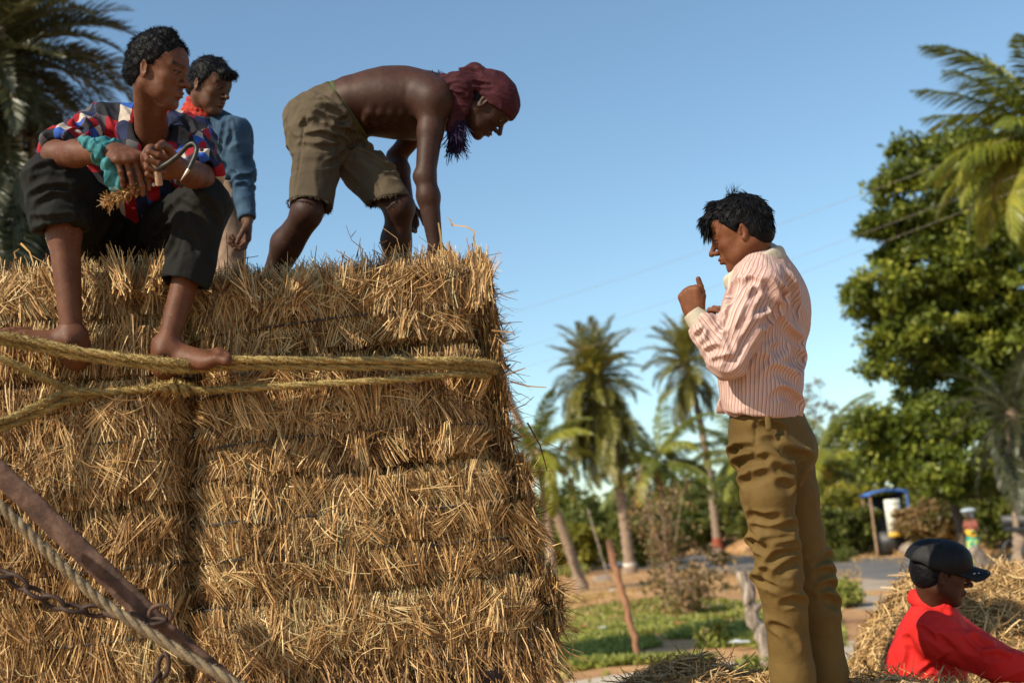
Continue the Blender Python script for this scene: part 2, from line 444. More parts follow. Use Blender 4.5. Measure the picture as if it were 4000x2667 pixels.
# ---- hand: d along the fingers, n out of the palm, t towards the thumb
def hand(F, w, d, n, t, curl, s=1.0, spread=(.10, .03, -.04, -.12), thumb=((.55, .75, .35), (.8, .5, .35), (.9, .3, .4)), fat=1.0, from_=None, wr=.026):
    d = nrm(d); n = nrm(n - d * np.dot(n, d)); tt = np.cross(d, n); t = tt if np.dot(tt, t) > 0 else -tt
    L = lambda v: d * v[0] + t * v[1] + n * v[2]
    if from_ is not None: F.cone(from_, w, wr * 1.25 * s, wr * s, .01, n, .95, .78)
    F.cone(w, w + d * .03 * s, wr * s, .030 * s, .01, n, .78, .55)
    offs = (.031, .0105, -.0105, -.030); ln = (.083, .086, .081, .074)
    prox = (.042, .046, .043, .034); mid = (.026, .030, .027, .020); dis = (.021, .022, .021, .018)
    rr = (.0088, .0090, .0086, .0076)
    K = []; tips = []
    F.cone(w + d * .03 * s + t * .008 * s, w + d * .072 * s + t * .014 * s, .030 * s, .030 * s, .012 * s, n, .46, .40)
    F.cone(w + d * .03 * s - t * .008 * s, w + d * .066 * s - t * .012 * s, .030 * s, .028 * s, .012 * s, n, .46, .40)
    for i in range(4):
        kp = w + L((ln[i] * s, offs[i] * s, -.002 * s)); K.append(kp)
        F.cone(w + L((.03 * s, offs[i] * .6 * s, -.003 * s)), kp, .011 * s, .0108 * s * fat, .010 * s)
        a = curl[i][0]; p = kp; sp = spread[i]
        for j, (l, r0, r1) in enumerate(((prox[i], rr[i] * 1.04, rr[i] * .95), (mid[i], rr[i] * 1.0, rr[i] * .88), (dis[i], rr[i] * .92, rr[i] * .76))):
            if j: a += curl[i][j]
            dr = nrm(L((math.cos(a), sp * math.cos(a) * 1.0, math.sin(a))))
            p2 = p + dr * l * s
            F.cone(p, p2, r0 * s * fat * .95, r1 * s * fat * .95, .0016 * s if j else .004 * s)
            if j: F.ell(p - n * .001, rr[i] * 1.03 * s * fat, None, .0015)
            p = p2
        tips.append(p)
    p = w + L((.018 * s, .020 * s, .006 * s)); ls = (.044, .034, .028); rt = (.0155, .0118, .0108, .0088)
    for j in range(3):
        p2 = p + nrm(L(thumb[j])) * ls[j] * s
        F.cone(p, p2, rt[j] * s * fat, rt[j + 1] * s * fat, .012 * s if j == 0 else .003 * s); p = p2
    return K, tips, p
# ---- bare foot: f towards the toes, u up (top of the foot), side = direction of the big toe
def foot(F, ank, f, u, side, s=1.0, shin=None):
    f = nrm(f); u = nrm(u - f * np.dot(u, f)); l = np.cross(u, f); l = l if np.dot(l, side) > 0 else -l
    L = lambda x, y, z: ank + (f * x + l * y + u * z) * s
    if shin is not None: F.cone(shin, ank, .0325, .0285, .02)
    F.ell(L(.0, .029, -.002), (.013 * s), None, .014); F.ell(L(-.006, -.029, -.010), (.013 * s), None, .014)
    F.cone(ank, L(-.028, 0, -.05), .031 * s, .029 * s, .02)
    F.ell(L(-.035, 0, -.056), .031 * s, None, .02)
    F.cone(L(-.020, 0, .012), L(-.044, 0, -.035), .014 * s, .018 * s, .03)
    F.cone(L(.0, .0, -.02), L(.095, .012, -.048), .033 * s, .024 * s, .03, u, .95, .75)
    F.cone(L(-.03, -.012, -.062), L(.10, -.022, -.066), .024 * s, .024 * s, .02, u, .75, .6)
    F.cone(L(.04, .02, -.045), L(.115, .026, -.060), .022 * s, .021 * s, .018, u, .9, .8)
    for i, (y, x0, r, ln) in enumerate(((.030, .122, .0135, .050), (.010, .128, .0092, .038), (-.008, .120, .0085, .034), (-.024, .110, .0080, .030), (-.038, .096, .0078, .026))):
        a = L(x0 - .02, y, -.060); m = L(x0 + ln * .5, y * 1.05, -.056); b = L(x0 + ln, y * 1.08, -.066)
        F.cone(a, m, r * 1.15 * s, r * s, .010 * s); F.cone(m, b, r * s, r * .92 * s, .003 * s)
        F.ell(b, (r * .98 * s), None, .003 * s)
        if i < 4: F.cone(L(x0 - .03, y - .002, -.045), L(x0 + ln * .4, y, -.050), .004 * s, .004 * s, .008 * s)

# ---- hair: a grown shell plus loose locks
def locks(roots, dirs, length, n_seg, w, curl=.0, droop=.0, seed=1, down=A(0, 0, -1)):
    r = np.random.default_rng(seed); n = len(roots)
    P = np.asarray(roots, float); D = np.asarray(dirs, float); L = length * r.uniform(.6, 1.25, n)
    rows = []; ph = r.uniform(0, 6.28, n)
    side = np.cross(D, r.normal(size=(n, 3))); side /= np.linalg.norm(side, axis=1, keepdims=True)
    oth = np.cross(D, side)
    for k in range(n_seg + 1):
        f = k / n_seg
        ww = w * (1 - f) ** .6 * .5
        rows.append(np.stack([P - side * ww, P + side * ww], 1))
        D = D + down * droop / n_seg + (side * np.cos(ph + f * 7)[:, None] + oth * np.sin(ph + f * 7)[:, None]) * curl
        D /= np.linalg.norm(D, axis=1, keepdims=True)
        P = P + D * (L / n_seg)[:, None]
    V = np.stack(rows, 1).reshape(-1, 3)  # n, seg+1, 2
    base = (np.arange(n) * (n_seg + 1) * 2)[:, None]
    Fc = np.concatenate([base + np.array([2 * k, 2 * k + 1, 2 * k + 3, 2 * k + 2])[None] for k in range(n_seg)])
    return V, Fc
def normals(V, F):
    n = np.cross(V[F[:, 2]] - V[F[:, 0]], V[F[:, 3]] - V[F[:, 1]])
    o = np.zeros_like(V)
    for i in range(4):
        for a in range(3): o[:, a] += np.bincount(F[:, i], n[:, a], len(V))
    return o / np.maximum(np.linalg.norm(o, axis=1, keepdims=True), 1e-9)
def limb_uv(V, bones, planar=None):
    """cloth coordinates (round, along) from the nearest bone: (a, b, radius, zero direction, torso?)"""
    best = np.full(len(V), 1e9); uv = np.zeros((len(V), 3))
    for i, (a, b, r, z) in enumerate(bones):
        a = np.asarray(a); ab = np.asarray(b) - a; L = np.linalg.norm(ab); d = ab / L
        t = (V - a) @ d; tc = np.clip(t, 0, L); q = V - a - tc[:, None] * d
        dist = np.linalg.norm(q, axis=1) / r
        z0 = nrm(z - d * np.dot(z, d)); z1 = np.cross(d, z0)
        ang = np.arctan2(q @ z1, q @ z0); m = dist < best
        best[m] = dist[m]; uv[m] = np.stack([ang[m] * r, t[m], np.full(m.sum(), float(i))], 1)
        if planar is not None and i == 0: uv[m, 0] = (V[m] - a) @ planar[0]; uv[m, 1] = t[m] * .8 + ((V[m] - a) @ planar[1]) * .8
    return uv
# ------------------------------------------------------------------ materials used by the setting
MAT = {}
STRAW = [(0, (.050, .021, .006)), (.22, (.18, .086, .024)), (.5, (.46, .262, .098)), (.75, (.68, .44, .19)), (.93, (.86, .64, .33)), (1, (.27, .26, .12))]
def strawmat(name, stops):
    m, t, b = new_mat(name); a = N(t, 'ShaderNodeAttribute', attribute_name='Col')
    sp = N(t, 'ShaderNodeSeparateColor'); t.links.new(a.outputs[0], sp.inputs[0])
    c = ramp(t, sp.outputs[0], stops).outputs[0]
    n = noise(t, coords(t), 60, 3); c = mixc(t, c, ramp(t, n, [(.3, (.62, .58, .5)), (.7, (1, 1, 1))]).outputs[0], .7, 'MULTIPLY')
    t.links.new(c, b.inputs['Base Color']); b.inputs['Roughness'].default_value = .58; b.inputs['Specular IOR Level'].default_value = .28
    return m
MAT['straw'] = strawmat('straw', STRAW)
MAT['straw_heap'] = strawmat('straw heap', [(0, (.14, .075, .03)), (.3, (.36, .21, .08)), (.65, (.58, .38, .16)), (1, (.72, .53, .27))])
MAT['core'] = basic('packed straw', (.05, .026, .010), (.22, .125, .045), 26, .9, .8, .02, 60, stretch=(3, 3, .5))
MAT['heapcore'] = basic('matted straw', (.10, .055, .02), (.34, .21, .085), 18, .9, .8, .03, 40)
MAT['twine'] = basic('dark twine', (.02, .018, .02), (.05, .045, .04), 80, .8)
MAT['coir'] = basic('coir rope', (.21, .145, .045), (.44, .32, .115), 30, .85, .6, .004, 200, attr=True)
MAT['coir_grey'] = basic('old rope', (.12, .085, .045), (.28, .21, .12), 30, .85, .6, .004, 200, attr=True)
MAT['rust'] = basic('rusty steel', (.030, .017, .012), (.085, .042, .026), 24, .8, .5, .003, 120, metal=.15, c3=(.17, .10, .07))
MAT['rust_dark'] = basic('dark rusty iron', (.018, .011, .009), (.060, .030, .020), 40, .7, .4, .002, 160, metal=.3)
MAT['darkmetal'] = basic('worn dark iron', (.022, .024, .024), (.055, .056, .052), 60, .48, .25, .001, 300, metal=.8)
MAT['brightmetal'] = basic('polished iron point', (.30, .27, .22), (.55, .50, .42), 60, .3, .1, .001, 300, metal=.9)
MAT['wood'] = basic('weathered wood', (.13, .075, .04), (.34, .22, .13), 7, .85, .5, .01, 30, stretch=(4, 4, .5), c3=(.46, .34, .22))
MAT['greywood'] = basic('grey dead wood', (.07, .055, .045), (.22, .17, .13), 6, .85, .6, .015, 24, stretch=(3, 3, .6), c3=(.46, .39, .31))
MAT['redpole'] = basic('reddish stripped pole', (.16, .065, .03), (.34, .16, .075), 7, .8, .4, .006, 30, stretch=(4, 4, .4))
MAT['palmtrunk'] = basic('palm bark', (.09, .06, .04), (.27, .19, .13), 5, .9, .6, .03, 14, stretch=(1, 1, 5), c3=(.36, .27, .20))
MAT['bark'] = basic('dark bark', (.04, .028, .018), (.13, .09, .06), 5, .9, .6, .03, 20)
MAT['whitepaint'] = basic('old whitewash', (.50, .45, .38), (.78, .74, .66), 9, .8)
MAT['redband'] = basic('red oxide band', (.22, .045, .022), (.34, .085, .04), 9, .8)
MAT['asphalt'] = basic('asphalt', (.085, .080, .078), (.15, .14, .13), .9, .85, .3, .01, 60)
MAT['concrete'] = basic('dusty concrete', (.36, .29, .21), (.52, .43, .32), 1.4, .9, .3, .01, 40)
MAT['blueplastic'] = basic('blue sheet', (.04, .12, .38), (.06, .16, .48), 4, .5)
MAT['black_and_shade'] = basic('black paint and shade', (.012, .012, .013), (.03, .03, .03), 4, .5)  # black for tyres and trunk band; shade put into stall and cart
MAT['board'] = basic('white board', (.62, .62, .52), (.75, .74, .64), 6, .6)
MAT['yellow'] = basic('yellow paint', (.55, .32, .03), (.7, .45, .05), 6, .5)
# leaves (colour attribute = one random value per leaf)
MAT['leaf_big'] = leafmat('rain tree leaves', [(0, (.036, .052, .008)), (.5, (.115, .15, .016)), (.85, (.25, .275, .028)), (1, (.36, .35, .05))])
MAT['leaf_date'] = leafmat('date palm leaflets', [(0, (.08, .085, .016)), (.5, (.20, .19, .032)), (.9, (.34, .28, .05)), (1, (.42, .32, .07))], .25, .38, .6)
MAT['leaf_date_dark'] = leafmat('shaded date palm leaflets', [(0, (.025, .033, .014)), (.55, (.058, .066, .026)), (.92, (.12, .115, .045)), (1, (.24, .20, .09))], .2, .38, .6)  # darker copy of the leaflets, shade put into the leaf colour
MAT['leaf_coco'] = leafmat('coconut leaflets', [(0, (.09, .115, .012)), (.5, (.21, .235, .026)), (.85, (.34, .32, .04)), (1, (.48, .38, .06))], .35, .35, .6)
MAT['leaf_yellow'] = leafmat('yellowed frond', [(0, (.30, .19, .025)), (.6, (.50, .33, .04)), (1, (.62, .44, .08))], .35)
MAT['leaf_bush'] = leafmat('bush leaves', [(0, (.04, .058, .010)), (.5, (.10, .12, .02)), (1, (.22, .22, .04))])
MAT['leaf_bright'] = leafmat('yellow green bush leaves', [(0, (.07, .09, .014)), (.5, (.19, .19, .025)), (1, (.42, .34, .04))])
MAT['leaf_dry'] = leafmat('half dry leaves', [(0, (.05, .035, .015)), (.35, (.10, .10, .025)), (.7, (.26, .15, .06)), (1, (.42, .28, .13))])
MAT['grass'] = leafmat('weeds', [(0, (.09, .105, .02)), (.5, (.25, .28, .05)), (.85, (.40, .38, .09)), (1, (.48, .38, .16))], .3)
MAT['drygrass'] = leafmat('dry stubble', [(0, (.26, .15, .05)), (.5, (.42, .26, .10)), (1, (.55, .38, .17))], .2)

# ------------------------------------------------------------------ ground
ROAD = np.array([(14.0, -30), (13.6, 0), (13.2, 15), (12.3, 30), (11.6, 45), (10.2, 65), (7.6, 92), (2.5, 130), (-6, 180), (-22, 250), (-48, 340)])
def road_x(y): return np.interp(y, ROAD[:, 1], ROAD[:, 0])
def gz(x, y):
    x = np.asarray(x, float); y = np.asarray(y, float)
    z = .10 * (fbm(np.stack([x * .25, y * .25, x * 0], -1), 3) - .5) * 2
    z = z + .05 * (fbm(np.stack([x * .9, y * .9, x * 0], -1), 8) - .5) * 2
    dx = x - road_x(y)
    z = z * np.where(y > 36, .3, 1.0)
    z = z + .08 * np.exp(-((x - 4.6) / 2.6) ** 2 - ((y - 58) / 9) ** 2) + .25 * np.exp(-((x - 3.0) / 1.8) ** 2 - ((y - 34) / 4) ** 2)
    bank = np.clip((dx - 4.2 - 3.6 * np.clip((y - 55) / 60, 0, 1)) / 2.0, 0, 1); z = z + bank * .9 * np.clip((y - 45) / 20, 0, 1) * np.clip((260 - y) / 60, 0, 1)
    flat = np.clip((np.abs(dx) - 3.6 - 3.6 * np.clip((y - 55) / 60, 0, 1)) / 1.5, 0, 1); z = z * flat
    lane = np.clip((np.abs(y - (14.9 + (x - 2.0) * .55)) - 1.3) / .6, 0, 1) * 1.0
    z = np.where((x > -2) & (x < 9) & (y < 24), z * lane, z)
    return z
gx = np.concatenate([-np.geomspace(1500, 14, 26), np.linspace(-13, 26, 131), np.geomspace(27, 1500, 26)])
gy = np.concatenate([-np.geomspace(900, 8, 14), np.linspace(-7, 110, 235), np.geomspace(111, 2400, 34)])
GX, GY = np.meshgrid(gx, gy, indexing='ij'); GZ = gz(GX, GY)
GV = np.stack([GX, GY, GZ], -1).reshape(-1, 3); ny = len(gy)
ii, jj = np.meshgrid(np.arange(len(gx) - 1), np.arange(ny - 1), indexing='ij'); ii = ii.ravel(); jj = jj.ravel()
GF = np.stack([ii * ny + jj, (ii + 1) * ny + jj, (ii + 1) * ny + jj + 1, ii * ny + jj + 1], 1)
m, t, b = new_mat('dry earth'); v = coords(t)
c1 = ramp(t, noise(t, v, .35, 5), [(.3, (.33, .165, .070)), (.5, (.50, .28, .115)), (.7, (.60, .37, .17))]).outputs[0]
c2 = ramp(t, noise(t, v, 5, 6), [(.35, (.62, .55, .48)), (.65, (1, 1, 1))]).outputs[0]
t.links.new(mixc(t, c1, c2, .8, 'MULTIPLY'), b.inputs['Base Color']); b.inputs['Roughness'].default_value = .95
bump(t, b, noise(t, v, 14, 6), .6, .05); MAT['earth'] = m
tag(link('ground', mesh_np('ground', GV, GF, MAT['earth'])), 'dry orange earth', kind='structure')
def ribbon(name, cx, ys, hw, mat, dz, label, wob=.0):
    V = []; k = 7
    for i, (x, y) in enumerate(zip(cx, ys)):
        for j in range(k):
            f = j / (k - 1) * 2 - 1; e = hw + (wob * (vnoise(np.array([[y * .35, f * 3, 4.4]]), 2)[0] - .5) if abs(f) == 1 else 0)
            e = e * (1 + (1.1 * float(np.clip((y - 55) / 60, 0, 1)) if name == 'road' else 0)); V.append((x + f * e, y, 0)); V[-1] = (V[-1][0], y, float(0) + dz + .05 * (1 - f * f))
    V = np.array(V); n = len(ys)
    F = np.array([[i * k + j, i * k + j + 1, (i + 1) * k + j + 1, (i + 1) * k + j] for i in range(n - 1) for j in range(k - 1)])
    return tag(link(name, mesh_np(name, V, F, mat)), label, kind='structure')
ys = np.linspace(-30, 335, 150)
ribbon('road', road_x(ys), ys, 3.1, MAT['asphalt'], .012, 'grey asphalt road', .5)
# pale lane crossing close by, behind the posts
V = []; F = []
xs = np.linspace(-1.5, 10.2, 60)
for i, x in enumerate(xs):
    yc = 14.9 + (x - 2.0) * .55
    for j in range(5):
        V.append((x, yc + (j / 4 - .5) * 2.4 + (.25 * math.sin(x * 2.1) if j in (0, 4) else 0), .030 + .015 * (1 - (j / 2 - 1) ** 2)))
F = np.array([[i * 5 + j, (i + 1) * 5 + j, (i + 1) * 5 + j + 1, i * 5 + j + 1] for i in range(59) for j in range(4)])
tag(link('path', mesh_np('path', np.array(V), F, MAT['concrete'])), 'pale dusty lane', kind='structure')
# dusty verge on the near side of the road
V = []; yy = np.linspace(14, 60, 60)
for y in yy:
    e = road_x(y) - 3.0; w = .4 + 3.6 * np.clip((45 - y) / 18, 0, 1) * np.clip((y - 13) / 6, .2, 1)
    w += .5 * math.sin(y * 1.3) * .5
    for j in range(4): V.append((e - w * (1 - j / 3), y, .008 + (.02 if 0 < j < 3 else 0)))
F = np.array([[i * 4 + j, i * 4 + j + 1, (i + 1) * 4 + j + 1, (i + 1) * 4 + j] for i in range(59) for j in range(3)])
MAT['verge'] = basic('dusty tar', (.25, .20, .15), (.38, .30, .22), 1.1, .9, .3, .01, 40)
tag(link('road_verge', mesh_np('road_verge', np.array(V), F, MAT['verge'])), 'dusty verge', kind='structure')

# ------------------------------------------------------------------ foliage builders
def leafquads(C, D, Nn, L, Wd, col, fold=0.0):
    """diamond leaves: centre base C, direction D, normal Nn"""
    S = np.cross(D, Nn); S /= np.maximum(np.linalg.norm(S, axis=1, keepdims=True), 1e-9)
    L = L[:, None]; Wd = Wd[:, None]; Nn = np.cross(S, D)
    V = np.stack([C, C + D * L * .45 + S * Wd * .5 + Nn * fold * Wd, C + D * L, C + D * L * .45 - S * Wd * .5 + Nn * fold * Wd], 1).reshape(-1, 3)
    F = np.arange(len(C) * 4).reshape(-1, 4)
    return V, F, np.repeat(col, 4)
def rdir(n, r):
    v = r.normal(size=(n, 3)); return v / np.linalg.norm(v, axis=1, keepdims=True)
def clumps(blobs, nsub, nleaf, sub_r, leaf, seed, shell=.55, squash=.8, inner=True):
    """blobs [(centre, radius)]: leaf clumps on their outer parts, joined as one crown"""
    r = np.random.default_rng(seed); Cs = []; Ls = []
    for c, R in blobs:
        n = max(4, int(nsub * (R / blobs[0][1]) ** 1.6)); d = rdir(n, r); rad = R * r.uniform(shell, 1.0, n) ** .7
        sc = np.asarray(c) + d * rad[:, None] * A(1, 1, squash)
        for s_ in sc:
            k = int(nleaf * r.uniform(.5, 1.3)); dd = rdir(k, r); rr = sub_r * r.uniform(.5, 1.25) * r.uniform(0, 1, k) ** .45
            Cs.append(s_ + dd * rr[:, None] * A(1, 1, .6)); Ls.append(np.clip(r.uniform(0, .55) + r.uniform(0, .5, k) ** 1.0, 0, 1))
    C = np.concatenate(Cs); col = np.concatenate(Ls); n = len(C)
    D = rdir(n, r); D[:, 2] -= .25; D /= np.linalg.norm(D, axis=1, keepdims=True)
    Nn = rdir(n, r); Nn[:, 2] += .9
    return leafquads(C, D, Nn, leaf * r.uniform(.6, 1.4, n), leaf * .55 * r.uniform(.6, 1.3, n), col)
def limb_mesh(mb, a, b, ra, rb, r, sag=.1, n=7):
    a = np.asarray(a, float); b = np.asarray(b, float); f = np.linspace(0, 1, n)[:, None]
    P = a + (b - a) * f + np.sin(f * math.pi) * r.normal(0, sag, 3) + r.normal(0, sag * .12, (n, 3)) * np.sin(f * math.pi)
    mb.tube(P, np.linspace(ra, rb, n), 9)
def tree(name, base, blobs, trunk_top, r0, mat, nsub, nleaf, sub_r, leaf, seed, label, cat, group=None, barkmat='bark', shell=.55):
    r = np.random.default_rng(seed + 99); base = np.asarray(base, float)
    e = empty(name, tuple(base)); tag(e, label, cat, group)
    V, F, c = clumps([(np.asarray(q) - base, R) for q, R in blobs], nsub, nleaf, sub_r, leaf, seed, shell)
    link('crown', mesh_np('crown', V, F, MAT[mat], False, col=c), e)
    mb = MB(); tt = np.asarray(trunk_top, float) - base
    limb_mesh(mb, (0, 0, -.2), tt, r0, r0 * .6, r, .05, 9); mb.build('trunk', MAT[barkmat], e)
    for q, R in blobs[:14]:
        mb = MB(); q_ = np.asarray(q) - base
        limb_mesh(mb, tt + (q_ - tt) * .02, q_ - A(0, 0, R * .2), r0 * .42, r0 * .10, r, .15 * np.linalg.norm(q_ - tt) * .3, 8)
        mb.build('limb', MAT[barkmat], e)
    return e
def bush(loc, w, h, mat, n, leaf, seed, label, group=None, name='bush', stems=4, cat='bush'):
    r = np.random.default_rng(seed); e = empty(name, (loc[0], loc[1], float(gz(loc[0], loc[1])))); tag(e, label, cat, group)
    bl = [((0, 0, h * .55), w * .5)] + [((r.uniform(-.38, .38) * w, r.uniform(-.3, .3) * w, r.uniform(.3, .85) * h), w * r.uniform(.18, .34)) for _ in range(7)]
    V, F, c = clumps(bl, 60, int(n * (2.2 if w > 1.9 else 1)), w * .10, leaf, seed, .35, min(1.1, h / w * .95))
    V[:, 2] = np.maximum(V[:, 2], .01)
    link('foliage', mesh_np('foliage', V, F, MAT[mat], False, col=c), e)
    mb = MB()
    for k in range(stems):
        a = r.uniform(0, 6.28); limb_mesh(mb, (r.uniform(-.1, .1), r.uniform(-.1, .1), -.05), (math.cos(a) * w * .25, math.sin(a) * w * .25, h * .75), .035, .012, r, .06, 6)
    mb.build('stem', MAT['bark'], e)
    return e
def frond_mesh(L, nl, ll, droop, vang, mat, seed, lw=.028, hang=.2, curl0=0.0, stem=.12):
    """one feather leaf along +x, arching down"""
    r = np.random.default_rng(seed); n = 22; s = np.linspace(0, 1, n)
    ang = curl0 - droop * s ** 1.4
    dx = np.cos(ang); dz = np.sin(ang); P = np.zeros((n, 3)); P[1:, 0] = np.cumsum((dx[:-1] + dx[1:]) / 2) * L / (n - 1)
    P[1:, 2] = np.cumsum((dz[:-1] + dz[1:]) / 2) * L / (n - 1); P[:, 1] = .04 * L * np.sin(s * 2.2 + seed)
    mb = MB(); mb.tube(P, np.linspace(.030, .006, n) * (L / 2.2) ** .5, 5, c_=.8)
    ss = np.linspace(stem, .995, nl); C = []; D = []; Nn = []; LL = []; cc = []
    base = r.uniform(.15, .7)
    for g in (1, -1):
        p = np.stack([np.interp(ss, s, P[:, k]) for k in range(3)], 1); a = np.interp(ss, s, ang)
        T = np.stack([np.cos(a), 0 * a, np.sin(a)], 1); U = np.stack([-np.sin(a), 0 * a, np.cos(a)], 1)
        fw = .35 + 1.1 * ss ** 2 + r.normal(0, .10, nl)
        up = vang + r.normal(0, .16, nl)
        d = T * fw[:, None] + np.array([0, g, 0]) * np.cos(up)[:, None] + U * np.sin(up)[:, None]; d[:, 2] -= hang
        d /= np.linalg.norm(d, axis=1, keepdims=True); C.append(p); D.append(d); Nn.append(U + r.normal(0, .35, (nl, 3)))
        LL.append(ll * (np.sin(np.clip(ss * 1.08 - .03, 0, 1) * math.pi) ** .55 * .85 + .18) * r.uniform(.85, 1.1, nl))
        cc.append(np.clip(base + r.normal(0, .16, nl), 0, .98))
    C = np.concatenate(C); D = np.concatenate(D); Nn = np.concatenate(Nn); LL = np.concatenate(LL); cc = np.concatenate(cc)
    # each leaflet in two joined halves so that it bends
    S = np.cross(D, Nn); S /= np.linalg.norm(S, axis=1, keepdims=True)
    w = lw * (.6 + .4 * LL / ll)[:, None]; Lc = LL[:, None]; D2 = D.copy(); D2[:, 2] -= hang * 1.6; D2 /= np.linalg.norm(D2, axis=1, keepdims=True)
    M_ = C + D * Lc * .5; E = M_ + D2 * Lc * .5
    V = np.stack([C - S * w * .25, C + S * w * .25, M_ + S * w * .5, M_ - S * w * .5, E], 1).reshape(-1, 3)
    b0 = np.arange(len(C))[:, None] * 5
    mb.add(V, b0 + np.array([[0, 1, 2, 3]]), np.repeat(cc, 5)); nV = len(C) * 5
    mb.F3.append(b0 + np.array([[3, 2, 4]]) + mb.n - nV)
    fl = [np.concatenate(mb.F4), np.concatenate(mb.F3)]
    me = mesh_np('frond', np.concatenate(mb.V), fl, mat, False, col=np.concatenate(mb.C)); return me
FM = {}
def fronds(kind):
    if kind in FM: return FM[kind]
    if kind == 'date': v = [frond_mesh(2.2, 78, .42, d, .55, MAT['leaf_date'], k, .030, .10) for k, d in enumerate((.5, .9, 1.3, 1.7, 1.1))]
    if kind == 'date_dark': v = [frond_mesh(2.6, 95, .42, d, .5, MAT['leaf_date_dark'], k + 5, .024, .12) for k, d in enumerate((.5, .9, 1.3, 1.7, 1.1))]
    if kind == 'coco': v = [frond_mesh(3.6, 85, .80, d, .1, MAT['leaf_coco'], k + 11, .055, .55) for k, d in enumerate((.7, 1.1, 1.5, 1.3))]
    if kind == 'coco_yellow': v = [frond_mesh(3.2, 70, .75, d, .0, MAT['leaf_yellow'], k + 21, .055, .7) for k, d in enumerate((1.3, 1.7))]
    FM[kind] = v; return v
def palm(name, base, top, r0, kind, n, el, label, seed, scale=1.0, group=None, skirt=0, bands=None, extra=(), rings=True, spin=0):
    """trunk from base to top, n fronds with elevations from el[0] down to el[1]"""
    r = np.random.default_rng(seed); base = np.asarray(base, float); top = np.asarray(top, float)
    e = empty(name, tuple(base)); tag(e, label, 'palm tree', group); tt = top - base; H = np.linalg.norm(tt)
    mb = MB(); k = 46; f = np.linspace(0, 1, k); bow = A(tt[1], -tt[0], 0) * 0 + A(.02, 0, 0) * H
    P = tt * f[:, None] + bow * np.sin(f * math.pi)[:, None]; P[0, 2] -= .3
    rad = r0 * (1.15 - .35 * f) * (1 + (.10 if rings else .02) * ((np.arange(k) % 2) * 2 - 1)) * np.where(f < .06, 1.25, 1)
    mb.tube(P, rad, 12); mb.build('trunk', MAT['palmtrunk'], e, smooth=False)
    for (f0, f1, mt) in (bands or ()):
        mb = MB(); g = np.linspace(f0, f1, 8); Q = tt * g[:, None] + bow * np.sin(g * math.pi)[:, None]
        mb.tube(Q, r0 * (1.15 - .35 * g) * 1.16, 14); mb.build('painted_band', MAT[mt], e)
    vs = fronds(kind); ga = 2.39996
    for i in range(n):
        q = i / max(n - 1, 1); ev = el[0] + (el[1] - el[0]) * q ** .9 + r.normal(0, .09)
        me = vs[min(len(vs) - 1, int(r.uniform(0, len(vs))))] if q > .25 else vs[int(r.uniform(0, 2))]
        o = link('frond', me, e); o.location = tuple(tt + A(0, 0, .05 - .35 * q * scale))
        o.rotation_euler = (r.normal(0, .25), -ev, i * ga + spin + r.normal(0, .1)); sc = scale * r.uniform(.85, 1.1) * (1 - .12 * q); o.scale = (sc, sc, sc)
    for (az, ev, kd, sc) in extra:
        v2 = fronds(kd); o = link('frond', v2[int(r.uniform(0, len(v2)))], e); o.location = tuple(tt - A(0, 0, .1)); o.rotation_euler = (0, -ev, az); o.scale = (sc, sc, sc)
    if skirt:
        mb = MB()
        for i in range(skirt):
            a = r.uniform(0, 6.28); z = -r.uniform(0, 1) ** .7 * H * .28
            p0 = tt + A(math.cos(a) * r0, math.sin(a) * r0, z + .3); d = A(math.cos(a) * .5, math.sin(a) * .5, -.2)
            mb.tube([p0, p0 + d * .35, p0 + d * .4 + A(0, 0, -.5)], [.05, .04, .015], 5)
        mb.build('dead_frond_base', MAT['wood'], e)['kind'] = 'stuff'
    return e
def gnd(px, d, dz=0.0):
    """a spot of ground seen at that column and depth"""
    p = at(px, 2000, d); return A(p[0], p[1], float(gz(p[0], p[1])) + dz)
# ------------------------------------------------------------------ palms and trees
D = math.radians
def top_at(px, py, d): return at(px, py, d)
palm('date_palm', gnd(2440, 58), top_at(2325, 1455, 58), .23, 'date', 60, (1.45, -.35), 'date palm with a tall thick crown, white and red bands round its trunk', 3, 1.25, skirt=0,
     bands=((.0, .03, 'redband'), (.03, .055, 'whitepaint'),))
# its skirt of hanging fronds
def skirt(e_name_obj, tt, n, seed, kind, scale, ev=(-.5, -1.25), dz=1.6):
    r = np.random.default_rng(seed); vs = fronds(kind)
    for i in range(n):
        o = link('frond', vs[int(r.uniform(1, 3))], e_name_obj); o.location = tuple(tt - A(0, 0, r.uniform(.2, dz)))
        o.rotation_euler = (r.normal(0, .3), -r.uniform(ev[1], ev[0]), r.uniform(0, 6.28)); s_ = scale * r.uniform(.8, 1.1); o.scale = (s_,) * 3
p1 = bpy.data.objects['date_palm']; skirt(p1, top_at(2325, 1455, 58) - np.array(p1.location), 80, 5, 'date', 1.35, (-.2, -1.1), 2.7)
b2 = gnd(2790, 86); t2 = top_at(2680, 1400, 86)
p2 = palm('date_palm', b2, t2, .27, 'date', 40, (1.45, -.25), 'tall slender date palm left of the pink-shirted man, dark foot of its trunk', 8, 1.75, bands=((.0, .035, 'black_and_shade'), (.035, .09, 'redband')))
skirt(p2, t2 - b2, 22, 7, 'date', 1.6, (-.3, -1.15), 1.8)
b3 = gnd(2250, 45); t3 = top_at(1880, 1330, 45)
p3 = palm('date_palm', b3, t3, .16, 'date', 16, (1.4, -.2), 'leaning palm trunk beside the corner of the straw stack', 15, .6)
skirt(p3, t3 - b3, 8, 17, 'date', .6)
